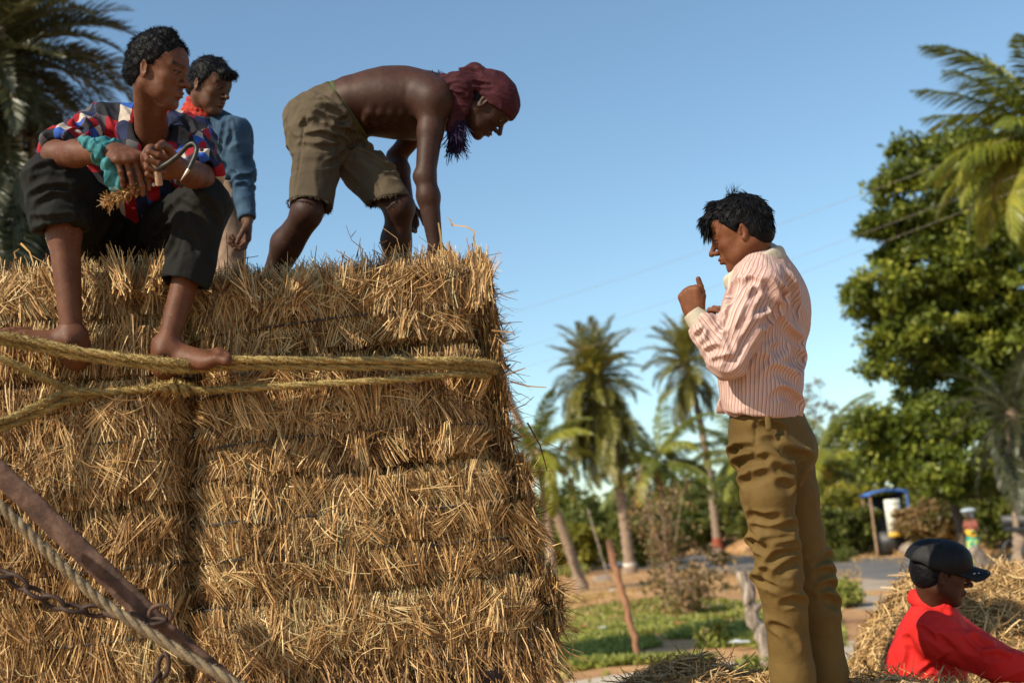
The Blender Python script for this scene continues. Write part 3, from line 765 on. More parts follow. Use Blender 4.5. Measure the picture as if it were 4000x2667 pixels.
# palm behind the stack, big dark crown in the upper left corner
b4 = gnd(-90, 15); t4 = top_at(-40, 190, 15)
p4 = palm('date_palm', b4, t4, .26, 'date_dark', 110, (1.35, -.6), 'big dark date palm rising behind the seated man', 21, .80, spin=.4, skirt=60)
skirt(p4, t4 - b4, 210, 23, 'date_dark', .74, (-.2, -1.35), 3.6)
# date palm at the right edge
b5 = gnd(3960, 34); t5 = top_at(3945, 1600, 34)
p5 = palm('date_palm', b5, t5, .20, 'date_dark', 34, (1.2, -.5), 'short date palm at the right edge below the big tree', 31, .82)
skirt(p5, t5 - b5, 10, 33, 'date_dark', .8, (-.4, -1.2), 1.0)
# coconut palms
b6 = gnd(4080, 27); t6 = top_at(4100, 520, 27)
palm('coconut_palm', b6, t6, .17, 'coco', 34, (1.3, -.35), 'coconut palm with wind-blown crown at the upper right edge', 41, .92, rings=False,
     extra=((2.9, -.05, 'coco_yellow', .62), (3.1, .18, 'coco', .85), (3.35, -.02, 'coco', .8), (2.75, .8, 'coco', .75), (3.2, .5, 'coco', .8), (3.0, -.75, 'coco_yellow', .6), (3.5, -.95, 'coco_yellow', .66)))
cc = [(2560, 2060, 1790, 68, .85, 'low coconut palm between the two tall date palms', 1), (2920, 2060, 1780, 74, .9, 'low coconut palm behind the pink-shirted man, left of his hips', 2), (3190, 2060, 1800, 62, .85, 'low coconut palm right behind the khaki trousers', 3),
      (3290, 2060, 1790, 80, .9, 'far coconut palm between the khaki trousers and the big tree', 4), (2100, 2060, 1760, 43, .50, 'low coconut palm just past the edge of the straw stack', 5)]
for px, _, py, d, sc, lab, sd in cc:
    palm('coconut_palm', gnd(px + 30, d), top_at(px, py, d), .16, 'coco', 24, (1.25, -.6), lab, 50 + sd, sc * 1.45, group='low coconut palms behind the road', rings=False, spin=sd,
         extra=((2.6 + sd * .3, -.1, 'coco_yellow', sc * 1.3), (3.6 + sd * .4, -.4, 'coco_yellow', sc * 1.2)) if sd in (1, 3, 4) else ())
# the big tree: upper and lower masses
d = 44
bl = [(3720, 1000, 2.3), (3560, 760, 1.35), (3760, 620, 1.3), (3930, 720, 1.6), (3500, 930, 1.25), (3620, 1080, 1.5), (3440, 1130, 1.05), (3390, 1200, .75), (3560, 1300, 1.2), (3800, 1250, 1.9), (3460, 1330, .7),
      (4000, 1100, 2.0), (3660, 1500, 1.5), (3700, 1250, 1.8), (3850, 950, 1.9), (3900, 1350, 2.0), (4000, 1600, 1.8), (3580, 1420, 1.1), (3760, 800, 1.5), (3900, 1550, 1.7), (4080, 1450, 1.6), (3500, 690, .7), (3640, 590, .7), (3420, 900, .5), (3350, 1160, .45), (3430, 1440, .5), (3540, 580, .5), (4100, 820, 1.7), (4200, 1150, 1.8)]
B = [(at(x, y, d + random.uniform(-1.6, 1.6)), R) for x, y, R in bl]
tree('rain_tree', gnd(3990, 45), B, at(3930, 1500, 45), .42, 'leaf_big', 110, 80, .46, .23, 61, 'big leafy green tree that fills the right side', 'tree')
d = 40
bl = [(3600, 1750, 1.5), (3440, 1680, .95), (3380, 1650, .6), (3560, 1800, .9), (3720, 1830, 1.2), (3840, 1780, 1.3), (3960, 1820, 1.1), (3450, 1800, .8), (3660, 1650, 1.0), (4060, 1750, 1.5), (4060, 1900, .9)]
B = [(at(x, y, d + random.uniform(-1.2, 1.2)), R) for x, y, R in bl]
tree('spreading_tree', gnd(3760, 41), B, at(3720, 1950, 41), .22, 'leaf_big', 80, 70, .38, .20, 63, 'lower bright green tree beneath the big tree', 'tree')
# sparse young tree on the skyline
B = [(at(x, y, 85), R) for x, y, R in ((3180, 1570, .9), (3150, 1520, .45), (3200, 1490, .4), (3250, 1600, .6), (3160, 1640, .9), (3290, 1660, .6))]
tree('sparse_tree', gnd(3190, 85), B, at(3185, 1750, 85), .09, 'leaf_dry', 16, 14, .4, .22, 65, 'thin half-bare tree on the skyline right of the pink shirt', 'tree')
# hedge of bushes beyond the road, bases on the far bank
hb = [(2110, 74, 4.4, 3.4, 'leaf_bush', 'dark green bush just right of the stack'), (2230, 66, 2.6, 2.3, 'leaf_bright', 'yellow green bush between the leaning trunk and the white-banded palm'),
      (2350, 78, 4.6, 3.6, 'leaf_bush', 'dark bush directly behind the white-banded palm trunk'), (2490, 72, 3.2, 2.6, 'leaf_bush', 'low dark bush left of the dry shrub'),
      (2620, 96, 5.2, 3.4, 'leaf_bush', 'wide dark bush behind the dry shrub'), (2740, 102, 5.6, 3.8, 'leaf_bush', 'dark bush behind the slender palm trunk'), (2870, 98, 4.6, 3.4, 'leaf_bush', 'green bush left of the khaki trousers'),
      (3010, 84, 5.0, 3.6, 'leaf_bush', 'bush hidden mostly by the khaki trousers'), (3240, 66, 3.4, 2.9, 'leaf_bush', 'dark green bush right beside the khaki trousers'), (3360, 58, 2.3, 2.7, 'leaf_bright', 'yellow flowering bush right of the khaki trousers'),
      (3450, 57, 2.0, 2.4, 'leaf_bright', 'yellow green bush beside the blue awning'), (3290, 55, 2.2, 1.7, 'leaf_bush', 'low green bush at the foot of the yellow bush'), (3640, 52, 2.6, 1.7, 'leaf_dry', 'brownish bush right of the blue-roofed stall'),
      (3760, 51, 2.6, 1.8, 'leaf_dry', 'dry brown bush left of the walking woman'), (3920, 47, 2.6, 2.2, 'leaf_bush', 'dark bush right of the walking woman'), (4060, 45, 3.4, 2.6, 'leaf_bush', 'dark bush at the right edge')]
for i, (px, d, w, h, mt, lab) in enumerate(hb):
    p = gnd(px, d); bush(p, w * 1.25, h * 1.15, mt, 34, .30 if d > 60 else .22, 70 + i, lab, 'bushes in the hedge beyond the road')
for i, (px, d, w, h) in enumerate(((3270, 49, 1.1, .55), (3230, 24, .9, .5), (2790, 62, 1.2, .7), (2200, 62, 1.6, .7))):
    bush(gnd(px, d), w, h, 'leaf_bush' if i % 2 == 0 else 'grass', 14, .08, 170 + i, ('small green bush on the far verge right of the khaki trousers', 'small weedy bush beside the khaki trouser leg at the near verge', 'small bush at the foot of the slender palm', 'low bush on the bank near the leaning trunk')[i], 'small bushes on the verges')
# distant trees that close the horizon
r = np.random.default_rng(5)
for i in range(38):
    px = -1500 + i * 190 + r.uniform(-60, 60); d = r.uniform(120, 170); p = gnd(px, d); h = r.uniform(5.5, 8.5); w = r.uniform(7, 10)
    e = empty('distant_tree', tuple(p)); tag(e, 'hazy distant tree in the green belt beyond the road, half hidden by nearer plants', 'tree', 'distant trees closing the horizon')
    V, F, c = clumps([((0, 0, h * .45), w * .45)] + [((r.uniform(-.4, .4) * w, r.uniform(-.3, .3) * w, r.uniform(.15, .8) * h), w * .28) for _ in range(6)], 40, 30, w * .12, .85, 300 + i, .4, .8)
    V[:, 2] = np.maximum(V[:, 2], 0); link('crown', mesh_np('crown', V, F, MAT['leaf_bush'], False, col=c), e)
    mb = MB(); mb.tube([(0, 0, -.2), (0, 0, h * .6)], [.22, .1], 7); mb.build('trunk', MAT['bark'], e)
# half-dry shrub standing in the open ground
p = gnd(2600, 30)
def dry_shrub(px, d, w, h, n, seed, lab):
    r = np.random.default_rng(seed); p = gnd(px, d); e = empty('dry_shrub', tuple(p)); tag(e, lab, 'shrub')
    st = MB(); C = []
    for k in range(11):
        a = r.uniform(0, 6.28); tip = A(math.cos(a) * w * .5 * r.uniform(.3, 1), math.sin(a) * w * .4, h * r.uniform(.55, 1.0)); f = np.linspace(0, 1, 8)[:, None]
        P = tip * f + A(0, 0, .25) * np.sin(f * 3.1) + r.normal(0, .03, (8, 3)); st.tube(P, np.linspace(.022, .006, 8), 5)
        for q in range(9):
            b0 = P[r.integers(2, 8)]; b1 = b0 + rdir(1, r)[0] * w * .22 + A(0, 0, -.05); st.tube([b0, (b0 + b1) / 2 + A(0, 0, .04), b1], [.009, .006, .003], 4)
            C.append(b1 + r.normal(0, .07, (n, 3)))
    st.build('stem', MAT['wood'], e); C = np.concatenate(C); k = len(C); Dd = rdir(k, r); Dd[:, 2] -= .5; Dd /= np.linalg.norm(Dd, axis=1, keepdims=True)
    V, F, c = leafquads(C, Dd, rdir(k, r), r.uniform(.07, .15, k), r.uniform(.05, .09, k), r.uniform(0, 1, k), .15)
    link('foliage', mesh_np('foliage', V, F, MAT['leaf_dry'], False, col=c), e)
dry_shrub(2590, 34, 2.1, 3.0, 13, 3, 'tall half-dry shrub with curled brown leaves in the open ground')
dry_shrub(2640, 27, 1.9, 1.1, 10, 4, 'low brown dry shrub at the foot of the tall one')

# ------------------------------------------------------------------ weeds and stubble
def scatter(name, n, region, mat, hgt, seed, label, width=.012, lean=.5, thr=None):
    r = np.random.default_rng(seed); P = region(n, r)
    if thr is not None: P = P[fbm(np.stack([P[:, 0] * .55, P[:, 1] * .55, P[:, 0] * 0], 1), 21) > thr]
    n = len(P); z = gz(P[:, 0], P[:, 1]); C = np.stack([P[:, 0], P[:, 1], z - .005], 1)
    Dd = r.normal(0, lean, (n, 3)); Dd[:, 2] = 1; Dd /= np.linalg.norm(Dd, axis=1, keepdims=True)
    hh = hgt * r.uniform(.35, 1.2, n); V, F, c = leafquads(C, Dd, rdir(n, r), hh, np.full(n, width) * r.uniform(.7, 1.6, n), np.clip(r.uniform(0, .7, n) + .3 * vnoise(C * .8, 4), 0, 1), .1)
    return tag(link(name, mesh_np(name, V, F, mat, False, col=c)), label, kind='stuff')
def reg(x0, x1, y0, y1):
    return lambda n, r: np.stack([r.uniform(x0, x1, n), r.uniform(y0, y1, n)], 1)
def regp(px0, px1, d0, d1):
    def f(n, r):
        d = 1 / np.sqrt(r.uniform(1 / d1 ** 2, 1 / d0 ** 2, n)); px = r.uniform(px0, px1, n); return np.stack([(px - 2000) / FPX * d, d], 1)
    return f
scatter('weeds', 85000, regp(2080, 3150, 16.6, 31), MAT['grass'], .14, 1, 'green weeds on the open ground before the lane', .045, .8, .36)
scatter('grass', 9000, regp(2080, 3300, 12, 14.2), MAT['grass'], .16, 2, 'grass on the near side of the lane', .02, .5, .45)
scatter('dry_grass', 24000, regp(2060, 3250, 24, 60), MAT['drygrass'], .14, 3, 'dry stubble on the orange earth', .03, .7, .42)
scatter('dry_grass', 9000, reg(12, 40, 38, 100), MAT['drygrass'], .3, 5, 'dry grass on the far bank', .06, .6, .4)
scatter('weeds', 9000, reg(-14, 2, 8, 40), MAT['grass'], .18, 4, 'weeds behind the straw stack', .03, .6, .45)
# broad-leaved seedling plants near the grey post
for i, (px, d) in enumerate(((3010, 12.2), (2860, 12.6), (3060, 12.9), (2740, 18.5), (2960, 17.5))):
    bush(gnd(px, d), .45, .34, 'grass', 9, .09, 400 + i, ('leafy weed at the foot of the grey stump', 'small weed left of the grey stump', 'leafy weed behind the khaki trouser leg', 'weed clump across the lane', 'weed clump beside the grey stump across the lane')[i], 'leafy weeds near the lane', name='weed_plant', cat='plant', stems=2)
# clods and stones
def stones(spots, mat, grp):
    for i, (px, d, s_, lab) in enumerate(spots):
        F_ = Field((-.5, -.5, -.4), (.5, .5, .4), .06); F_.ell((0, 0, 0), (.36, .28, .2), None, 0); F_.disp(lambda P: .14 * (fbm(P * 4 + i * 3, 2) - .5), .2)
        V, Fc = F_.mesh(1); p = gnd(px, d); o = link('stone', mesh_np('stone', V * s_, Fc, MAT[mat])); o.location = tuple(p + A(0, 0, .03)); tag(o, lab, 'stone', grp)
stones([(3560, 53, 2.0, 'rough block in the low rubble kerb, nearest the stall'), (3620, 52.6, 2.2, 'rough block in the middle of the rubble kerb'), (3680, 52.2, 2.0, 'rough block in the rubble kerb left of the woman'), (3740, 52, 1.8, 'last rough block of the rubble kerb before the woman'), (2330, 52, 1.2, 'dark clod on the earth beside the road')], 'greywood', 'rough blocks along the far verge')
# litter scraps
def litter(spots):
    for i, (px, d, s_, mt, lab) in enumerate(spots):
        r = np.random.default_rng(i + 40); g = np.linspace(-1, 1, 6); X, Y = np.meshgrid(g, g, indexing='ij'); Z = .5 * fbm(np.stack([X * 1.4 + i, Y * 1.4, X * 0], -1), i) + .1
        V = np.stack([X * s_, Y * s_ * .6, Z * s_], -1).reshape(-1, 3); Fq = np.array([[a * 6 + b_, a * 6 + 6 + b_, a * 6 + 7 + b_, a * 6 + 1 + b_] for a in range(5) for b_ in range(5)])
        o = link('litter', mesh_np('litter', V, Fq, MAT[mt])); o.location = tuple(gnd(px, d, .08)); o.rotation_euler = (0, 0, r.uniform(0, 3)); tag(o, lab, 'litter', 'scraps of litter on the weeds')
MAT['orangescrap'] = basic('orange plastic scrap', (.55, .12, .04), (.7, .2, .08), 8, .5)
MAT['whitescrap'] = basic('white plastic scrap', (.6, .6, .58), (.8, .8, .78), 8, .4)
litter([(2236, 24, .10, 'orangescrap', 'orange scrap on the weeds nearest the stack'), (2300, 23, .13, 'whitescrap', 'white scrap on the weeds left of the tall pole'), (2610, 22.4, .10, 'orangescrap', 'orange scrap on the weeds right of the tall pole'),
        (2640, 27, .10, 'whitescrap', 'pale scrap below the dry shrub'), (2830, 17.6, .16, 'whitescrap', 'large white scrap by the edge of the lane'), (2980, 22.5, .13, 'whitescrap', 'white scrap beside the khaki trouser leg'), (2365, 36, .12, 'whitescrap', 'white scrap on the bare earth'),
        (2935, 19.5, .09, 'orangescrap', 'orange scrap beside the grey stump'), (2770, 27.5, .11, 'whitescrap', 'pale scrap behind the grey stump')])

# ------------------------------------------------------------------ posts
def post(name, base, top, r0, r1, mat, label, seed, knots=True, n=16):
    r = np.random.default_rng(seed); base = np.asarray(base, float); top = np.asarray(top, float); tt = top - base
    e = empty(name, tuple(base)); tag(e, label, 'post'); mb = MB(); f = np.linspace(0, 1, n)
    P = tt * f[:, None] + r.normal(0, r0 * .25, (n, 3)) * np.sin(f * math.pi)[:, None]; rad = (r0 + (r1 - r0) * f) * r.uniform(.85, 1.12, n); P[0, 2] -= .15
    mb.tube(P, rad, 10)
    if knots:
        for k in range(3):
            i = r.integers(3, n - 2); d_ = rdir(1, r)[0]; d_[2] = abs(d_[2]); mb.tube([P[i], P[i] + d_ * r0 * 2.0], [r0 * .45, r0 * .25], 6)
    mb.build('shaft', MAT[mat], e); return e, tt
post('wooden_post', gnd(2442, 17.2), at(2378, 2110, 17.6), .046, .050, 'redpole', 'slim reddish wooden post standing in the weeds by the lane', 3)
e, tt = post('tree_stump_post', gnd(2965, 12.3), at(2895, 2235, 12.5), .085, .060, 'greywood', 'gnarled grey dead wood post left of the khaki trousers', 8, n=22)
post('thin_post', gnd(2352, 55), at(2295, 1985, 56), .035, .03, 'greywood', 'thin pale post leaning near the road', 5, False)
post('leaning_log', gnd(3905, 21.5), at(3800, 2140, 21.2), .13, .10, 'greywood', 'pale leaning log that crosses the road view behind the black cap', 6, False)

# ------------------------------------------------------------------ roadside stall with a blue sheet roof
def stall():
    p = gnd(3455, 54); e = empty('roadside_stall', tuple(p)); tag(e, 'blue-roofed dark stall with a white board under the trees', 'stall')
    ctr = at(3455, 1925, 54) - p; H = ctr[2]
    mb = MB(); g = np.linspace(-1, 1, 14); V = []
    for s_ in (0, .05):
        for x in g:
            for y in (-.7, .7): V.append((ctr[0] + x * .86, y, H + .16 * (1 - x * x) - s_ * 2))
    F = []
    for i in range(13): a = i * 2; F.append([a, a + 2, a + 3, a + 1]); q = 28 + a; F.append([q, q + 1, q + 3, q + 2]); F.append([a, q, q + 2, a + 2]); F.append([a + 1, a + 3, q + 3, q + 1])
    F += [[0, 1, 29, 28], [26, 54, 55, 27]]
    mb.add(V, F); mb.build('roof_sheet', MAT['blueplastic'], e)
    mb = MB(); mb.box((ctr[0] + .1, .35, H * .55), (1.5, .08, H * .85)); mb.box((ctr[0] + .1, -.1, .55), (1.4, .8, .9)); mb.build('inside_shade', MAT['black_and_shade'], e)  # black boxes put in for the shade inside the stall
    for x in (-.76, .78):
        for y in (-.62, .62):
            mb = MB(); mb.tube([(ctr[0] + x, y, -.1), (ctr[0] + x, y, H)], .05, 8); mb.build('roof_post', MAT['blueplastic' if x > 0 else 'wood'], e)
    bp = at(3490, 2013, 53.2) - p
    mb = MB(); mb.box(bp, (.62, .06, 1.35)); mb.build('white_board', MAT['board'], e)
    for k in range(5):
        mb = MB(); mb.box(bp + A(0, -.045, .5 - k * .25), (.56, .02, .03)); mb.build('board_rail', MAT['whitepaint'], e)
    mb = MB(); mb.box(bp + A(0, -.02, -.78), (.62, .1, .18)); mb.build('yellow_strip', MAT['yellow'], e)
stall()
# parked cart at the right edge, its deep shade put in as black colour
def cart():
    p = gnd(4050, 34); e = empty('parked_cart', tuple(p)); tag(e, 'parked cart at the right edge, its deep shade put in as black', 'cart')
    mb = MB(); mb.box((0, 0, 1.0), (1.5, 1.2, .12)); mb.box((0, -.58, 1.2), (1.5, .06, .34)); mb.box((0, .58, 1.2), (1.5, .06, .34)); mb.build('deck', MAT['black_and_shade'], e)
    for x in (-.45, .45):
        for y in (-.68, .68):
            w = MB(); a = np.linspace(0, 2 * math.pi, 25); w.tube(np.stack([x + .34 * np.cos(a), 0 * a + y, .38 + .34 * np.sin(a)], 1), .045, 8, False)
            for k in range(8): w.tube([(x, y, .38), (x + .33 * math.cos(k * .785), y, .38 + .33 * math.sin(k * .785))], .012, 5)
            w.build('wheel', MAT['black_and_shade'], e)
cart()
# power lines: three thin wires, fixed on poles far outside the view
MAT['wire'] = basic('old copper wire', (.22, .18, .16), (.30, .25, .22), 4, .6)
for i, (y0, y1) in enumerate(((1185, 560), (1330, 720), (1420, 770))):
    a = at(1200, (y0 + 240) , 46); b_ = at(4500, y1 - 240, 24); f = np.linspace(0, 1, 40)[:, None]; P = a + (b_ - a) * f - A(0, 0, .5) * (4 * f * (1 - f))
    mb = MB(); mb.tube(P, .0042, 5); tag(mb.build('power_line', MAT['wire']), ('topmost thin power line across the sky', 'middle thin power line across the sky', 'lowest thin power line across the sky')[i], 'power line', 'three thin power lines')
# ------------------------------------------------------------------ straw
def strands(P, Dd, Nn, L, Wd, bend, col, k=3, seed=0, vee=False):
    """bent flat stalks; P start, Dd direction, Nn outward, bend sideways curvature"""
    r = np.random.default_rng(seed); n = len(P)
    side = np.cross(Dd, Nn); side /= np.maximum(np.linalg.norm(side, axis=1, keepdims=True), 1e-9)
    th = r.uniform(-1.1, 1.1, n)[:, None]; wd = side * np.cos(th) + Nn * np.sin(th)
    rows = []; p = P.copy(); d = Dd.copy(); b1 = side * (bend[:, None]) + Nn * r.normal(0, .12, n)[:, None]
    tw = 1.0
    for i in range(k + 1):
        w = Wd[:, None] * (.5 if i < k else .28)
        rows.append(np.stack([p - wd * w, p + wd * w], 1)); p = p + d * (L / k)[:, None]; d = d + b1 * (2.0 / k); d /= np.linalg.norm(d, axis=1, keepdims=True)
    V = np.stack(rows, 1).reshape(-1, 3); m = (k + 1) * 2; b0 = np.arange(n)[:, None] * m
    F = np.concatenate([b0 + np.array([[2 * i, 2 * i + 1, 2 * i + 3, 2 * i + 2]]) for i in range(k)])
    return V, F, np.repeat(col, m)
class Straw:
    def __init__(s): s.V = []; s.F = []; s.C = []; s.n = 0
    def add(s, V, F, C): s.V.append(V); s.F.append(F + s.n); s.C.append(C); s.n += len(V)
    def build(s, name, parent, mat='straw'):
        o = link(name, mesh_np(name, np.concatenate(s.V), np.concatenate(s.F), MAT[mat], False, col=np.concatenate(s.C)), parent); o['kind'] = 'stuff'; return o
def pick_col(n, r, patch=None):
    c = np.clip(r.normal(.47, .27, n), .02, .93); g = r.uniform(0, 1, n) < .05; c[g] = 1.0
    if patch is not None: c = np.clip(c + patch, .02, .97)
    return c
def bale(name_label, corner, w, dpt, h, yaw, strings, seed, dens=1.0, bulge=.058, side=True, top=True, splay=1.0, group='straw bales stacked on the truck bed', fringe=False, lean=0.0, mess=1.0):
    """corner = lower left front corner, x runs along the face; strings = heights as fractions"""
    r = np.random.default_rng(seed); e = empty('straw_bale', tuple(corner), (0, lean, yaw)); tag(e, name_label, 'straw bale', group)
    st = np.array([0.0] + list(strings) + [1.0])
    def bl(z):   # how far the face swells out between the strings
        z = np.clip(z / h, 0, 1); i = np.clip(np.searchsorted(st, z) - 1, 0, len(st) - 2); f = (z - st[i]) / (st[i + 1] - st[i]); return bulge * np.sin(np.clip(f, 0, 1) ** 1.2 * math.pi) ** .5
    def rx(x, z):  # rounding of the corners
        ex = np.minimum(x, w - x); ez = np.minimum(z, h - z)
        return -.14 * np.exp(-np.clip(ex, 0, 9) / .035) - .060 * np.exp(-np.clip(ez, 0, 9) / .025)
    # core
    nx, nz = 26, 16; xs = np.linspace(0, w, nx); zs = np.linspace(0, h, nz); V = []; F = []
    X, Z = np.meshgrid(xs, zs, indexing='ij'); nn = fbm(np.stack([X * 14, Z * 6, X * 0 + seed], -1), seed) - .5
    Yf = -(bl(Z) + rx(X, Z)) + .014 + nn * .03
    V.append(np.stack([X, Yf, Z], -1).reshape(-1, 3)); V.append(np.stack([X, Yf * 0 + dpt, Z], -1).reshape(-1, 3))
    a, b = np.meshgrid(np.arange(nx - 1), np.arange(nz - 1), indexing='ij'); a = a.ravel(); b = b.ravel()
    q = np.stack([a * nz + b, (a + 1) * nz + b, (a + 1) * nz + b + 1, a * nz + b + 1], 1); F.append(q); F.append(q[:, ::-1] + nx * nz); o2 = nx * nz
    for i0 in range(nz - 1):
        F.append(np.array([[i0 + 1, i0 + o2 + 1, i0 + o2, i0]])); k0 = (nx - 1) * nz + i0; F.append(np.array([[k0, k0 + o2, k0 + o2 + 1, k0 + 1]]))
    for i0 in range(nx - 1):
        k0 = i0 * nz; F.append(np.array([[k0, k0 + o2, k0 + nz + o2, k0 + nz]])); k1 = k0 + nz - 1; F.append(np.array([[k1, k1 + nz, k1 + nz + o2, k1 + o2]]))
    link('packed_core', mesh_np('packed_core', np.concatenate(V), np.concatenate(F), MAT['core'], False), e)
    S = Straw(); A_ = w * h
    # 1: the packed cut stalks, near vertical, sheaf by sheaf
    def face(n, ang_sd, lmin, lmax, wmin, wmax, off, zlo=0, zhi=1, dark=0., sd=0, bendsd=.12):
        rr = np.random.default_rng(seed * 31 + sd); x = rr.uniform(.0, w, n); z = rr.uniform(zlo, zhi, n) * h
        sh = (vnoise(np.stack([x * 9, z * 3.5, x * 0], 1), seed + sd) - .5) * 1.5 * splay
        zz = z / h; i = np.clip(np.searchsorted(st, zz) - 1, 0, len(st) - 2); f = (zz - st[i]) / (st[i + 1] - st[i])
        ang = sh + rr.normal(0, ang_sd, n) + (f - .5) * (x / w - .5) * .9 * splay
        L = rr.uniform(lmin, lmax, n); seg = (st[i + 1] - st[i]) * h; vz = np.abs(np.cos(ang)); inn = rr.uniform(0, 1, n) < .62
        L = np.where(inn, np.minimum(L, seg * .92 / np.maximum(vz, .2)), L); hl = L * vz * .5; lo_, hi_ = st[i] * h, st[i + 1] * h
        z = np.where(inn, np.clip(z, lo_ + hl * .98, np.maximum(hi_ - hl * .98, lo_ + hl * .98)), z)
        sg = np.where(rr.uniform(0, 1, n) < .5, -1.0, 1.0); ex_, ez_ = np.sin(ang) * sg, np.cos(ang) * sg
        x0 = x - ex_ * L * .5; z0 = z - ez_ * L * .5; x1 = x0 + ex_ * L; z1 = z0 + ez_ * L
        oo = off * rr.uniform(0, 1, n); Y = lambda a, b: -(bl(b) + rx(a, b)) - oo + .004
        y = Y(x0, z0); y1 = Y(x1, z1); ym = Y(x, z); y1 = np.where(ym < (y + y1) / 2 - .006, (y1 + ym) / 2, y1); y = np.where(ym < (y + y1) / 2 - .006, (y + ym) / 2, y)
        d = np.stack([ex_ * L, y1 - y + rr.normal(0, .08, n) * L, ez_ * L], 1); d /= np.linalg.norm(d, axis=1, keepdims=True)
        P = np.stack([x0, y, z0], 1)
        patch = (vnoise(np.stack([x * 5, z * 5, x * 0 + 3], 1), seed + 7) - .5) * .8 + (vnoise(np.stack([x * 1.7, z * 1.7, x * 0 + 9], 1), seed + 9) - .5) * .35 + (vnoise(np.stack([x * 26, z * 9, x * 0 + 3], 1), seed + 8) - .5) * .35 - dark
        S.add(*strands(P, d, np.tile(A(0, -1, 0), (n, 1)), L, rr.uniform(wmin, wmax, n), rr.normal(0, bendsd, n), pick_col(n, rr, patch), 3, seed + sd))
    k = dens * A_ / .35
    face(int(9500 * k), .12, .06, .19, .0014, .0034, .020, dark=.10, sd=1)
    face(int(7500 * k), .16, .06, .18, .0014, .0032, .036, dark=-.02, sd=21)
    def tufts(nt, per, sp, lmin, lmax, fan, wmin, wmax, out, sd, dirsd=.30):
        rr = np.random.default_rng(seed * 57 + sd); x = rr.uniform(0, w, nt); z = rr.uniform(.02, .98, nt) * h
        zz = z / h; i = np.clip(np.searchsorted(st, zz) - 1, 0, len(st) - 2); f = (zz - st[i]) / (st[i + 1] - st[i])
        sh = (vnoise(np.stack([x * 5, z * 3, x * 0], 1), seed + sd) - .5) * 1.6 * splay
        an = sh + rr.normal(0, dirsd, nt); flip = rr.uniform(0, 1, nt) < .62; an = np.where(flip, an + math.pi, an); cT = rr.normal(0, .10, nt); oT = rr.uniform(0, out, nt)
        m = nt * per; I = np.repeat(np.arange(nt), per); a = an[I] + rr.normal(0, fan, m); L = (rr.uniform(lmin, lmax, nt)[I]) * rr.uniform(.75, 1.1, m)
        d = np.stack([np.sin(a), rr.normal(-.03, .07, m) - .10 * (out > .03), np.cos(a)], 1); d /= np.linalg.norm(d, axis=1, keepdims=True)
        px_ = x[I] + rr.normal(0, sp, m); pz = z[I] + rr.normal(0, sp * .5, m); px_ = np.clip(px_, -.01, w + .01)
        hi_ = (st[i + 1] * h)[I]; lo_ = (st[i] * h)[I]; L = np.minimum(L, (hi_ - lo_) * .95); pz = np.where(d[:, 2] < 0, np.clip(pz, lo_ + L * .9, hi_ + .01), np.clip(pz, lo_ - .01, hi_ - L * .9))
        mx, mz = px_ + d[:, 0] * L * .5, pz + d[:, 2] * L * .5
        y = -(bl(mz) + rx(mx, mz)) - oT[I] - rr.uniform(0, .012, m)
        S.add(*strands(np.stack([px_, y, pz], 1), d, np.tile(A(0, -1, 0), (m, 1)), L, rr.uniform(wmin, wmax, m), np.repeat(rr.normal(0, .14, nt), per) + rr.normal(0, .05, m), pick_col(m, rr, cT[I]), 3, seed + sd))
    tufts(int(130 * k), 22, .016, .08, .17, .06, .0016, .0036, .022, 2)
    tufts(int(60 * k), 14, .011,   .07, .15, .14, .0018, .0038, .040, 12, .4)
    face(int(1500 * k * mess), .8, .03, .11, .0014, .0040, .045, sd=3, bendsd=.35)
    face(int(600 * k * mess), 1.6, .05, .17, .0012, .0032, .060, sd=4, bendsd=.5)
    for s_ in [0.0, 1.0]:   # tangles along the strings and the joints
        face(int(420 * dens * w * mess), 1.2, .03, .12, .0018, .0045, .050, s_ - .07, s_ + .07, sd=int(5 + s_ * 50), bendsd=.45)
    if fringe:
        n = int(2600 * w); x = r.uniform(0, w, n) ** .8 * w ** .2; n = len(x); d = np.stack([r.normal(.1, .35, n), r.normal(-.25, .22, n), -np.ones(n)], 1); d /= np.linalg.norm(d, axis=1, keepdims=True)
        S.add(*strands(np.stack([x, r.uniform(-.06, .03, n), r.uniform(.0, .10, n)], 1), d, np.tile(A(0, -1, 0), (n, 1)), r.uniform(.06, .24, n), r.uniform(.002, .005, n), r.normal(0, .3, n), pick_col(n, r, -.1), 3, seed + 60))
    if side:    # the right hand end
        for (n, sd_, l0, l1, off) in ((int(3800 * k), .2, .05, .14, .03), (int(1300 * k), .9, .03, .12, .05), (int(260 * k), 1.3, .06, .20, .07)):
            y = r.uniform(0, dpt, n) ** 1.5 / dpt ** .5; z = r.uniform(0, h, n); ang = r.normal(0, sd_, n) + (vnoise(np.stack([y * 9, z * 4, y * 0], 1), seed) - .5) * 1.4
            L = r.uniform(l0, l1, n); d = np.stack([r.normal(.12, .2, n), np.sin(ang), np.cos(ang)], 1); d[r.uniform(0, 1, n) < .4, 2] *= -1; off *= .6; d[:, 0] *= .6; d /= np.linalg.norm(d, axis=1, keepdims=True)
            P = np.stack([w + bl(z) * 1.3 - .03 * np.exp(-y / .04) + r.uniform(0, off, n) * .6 - .006, y, z], 1) - d * L[:, None] * .5
            S.add(*strands(P, d, np.tile(A(1, 0, 0), (n, 1)), L, r.uniform(.002, .0048, n), r.normal(0, .25, n), pick_col(n, r), 3, seed + 70 + n % 7))
        n = int(150 * k * mess); z = r.uniform(0, h, n); d = np.stack([r.uniform(.3, 1, n), r.normal(-.1, .5, n), r.normal(-.2, .6, n)], 1); d /= np.linalg.norm(d, axis=1, keepdims=True)
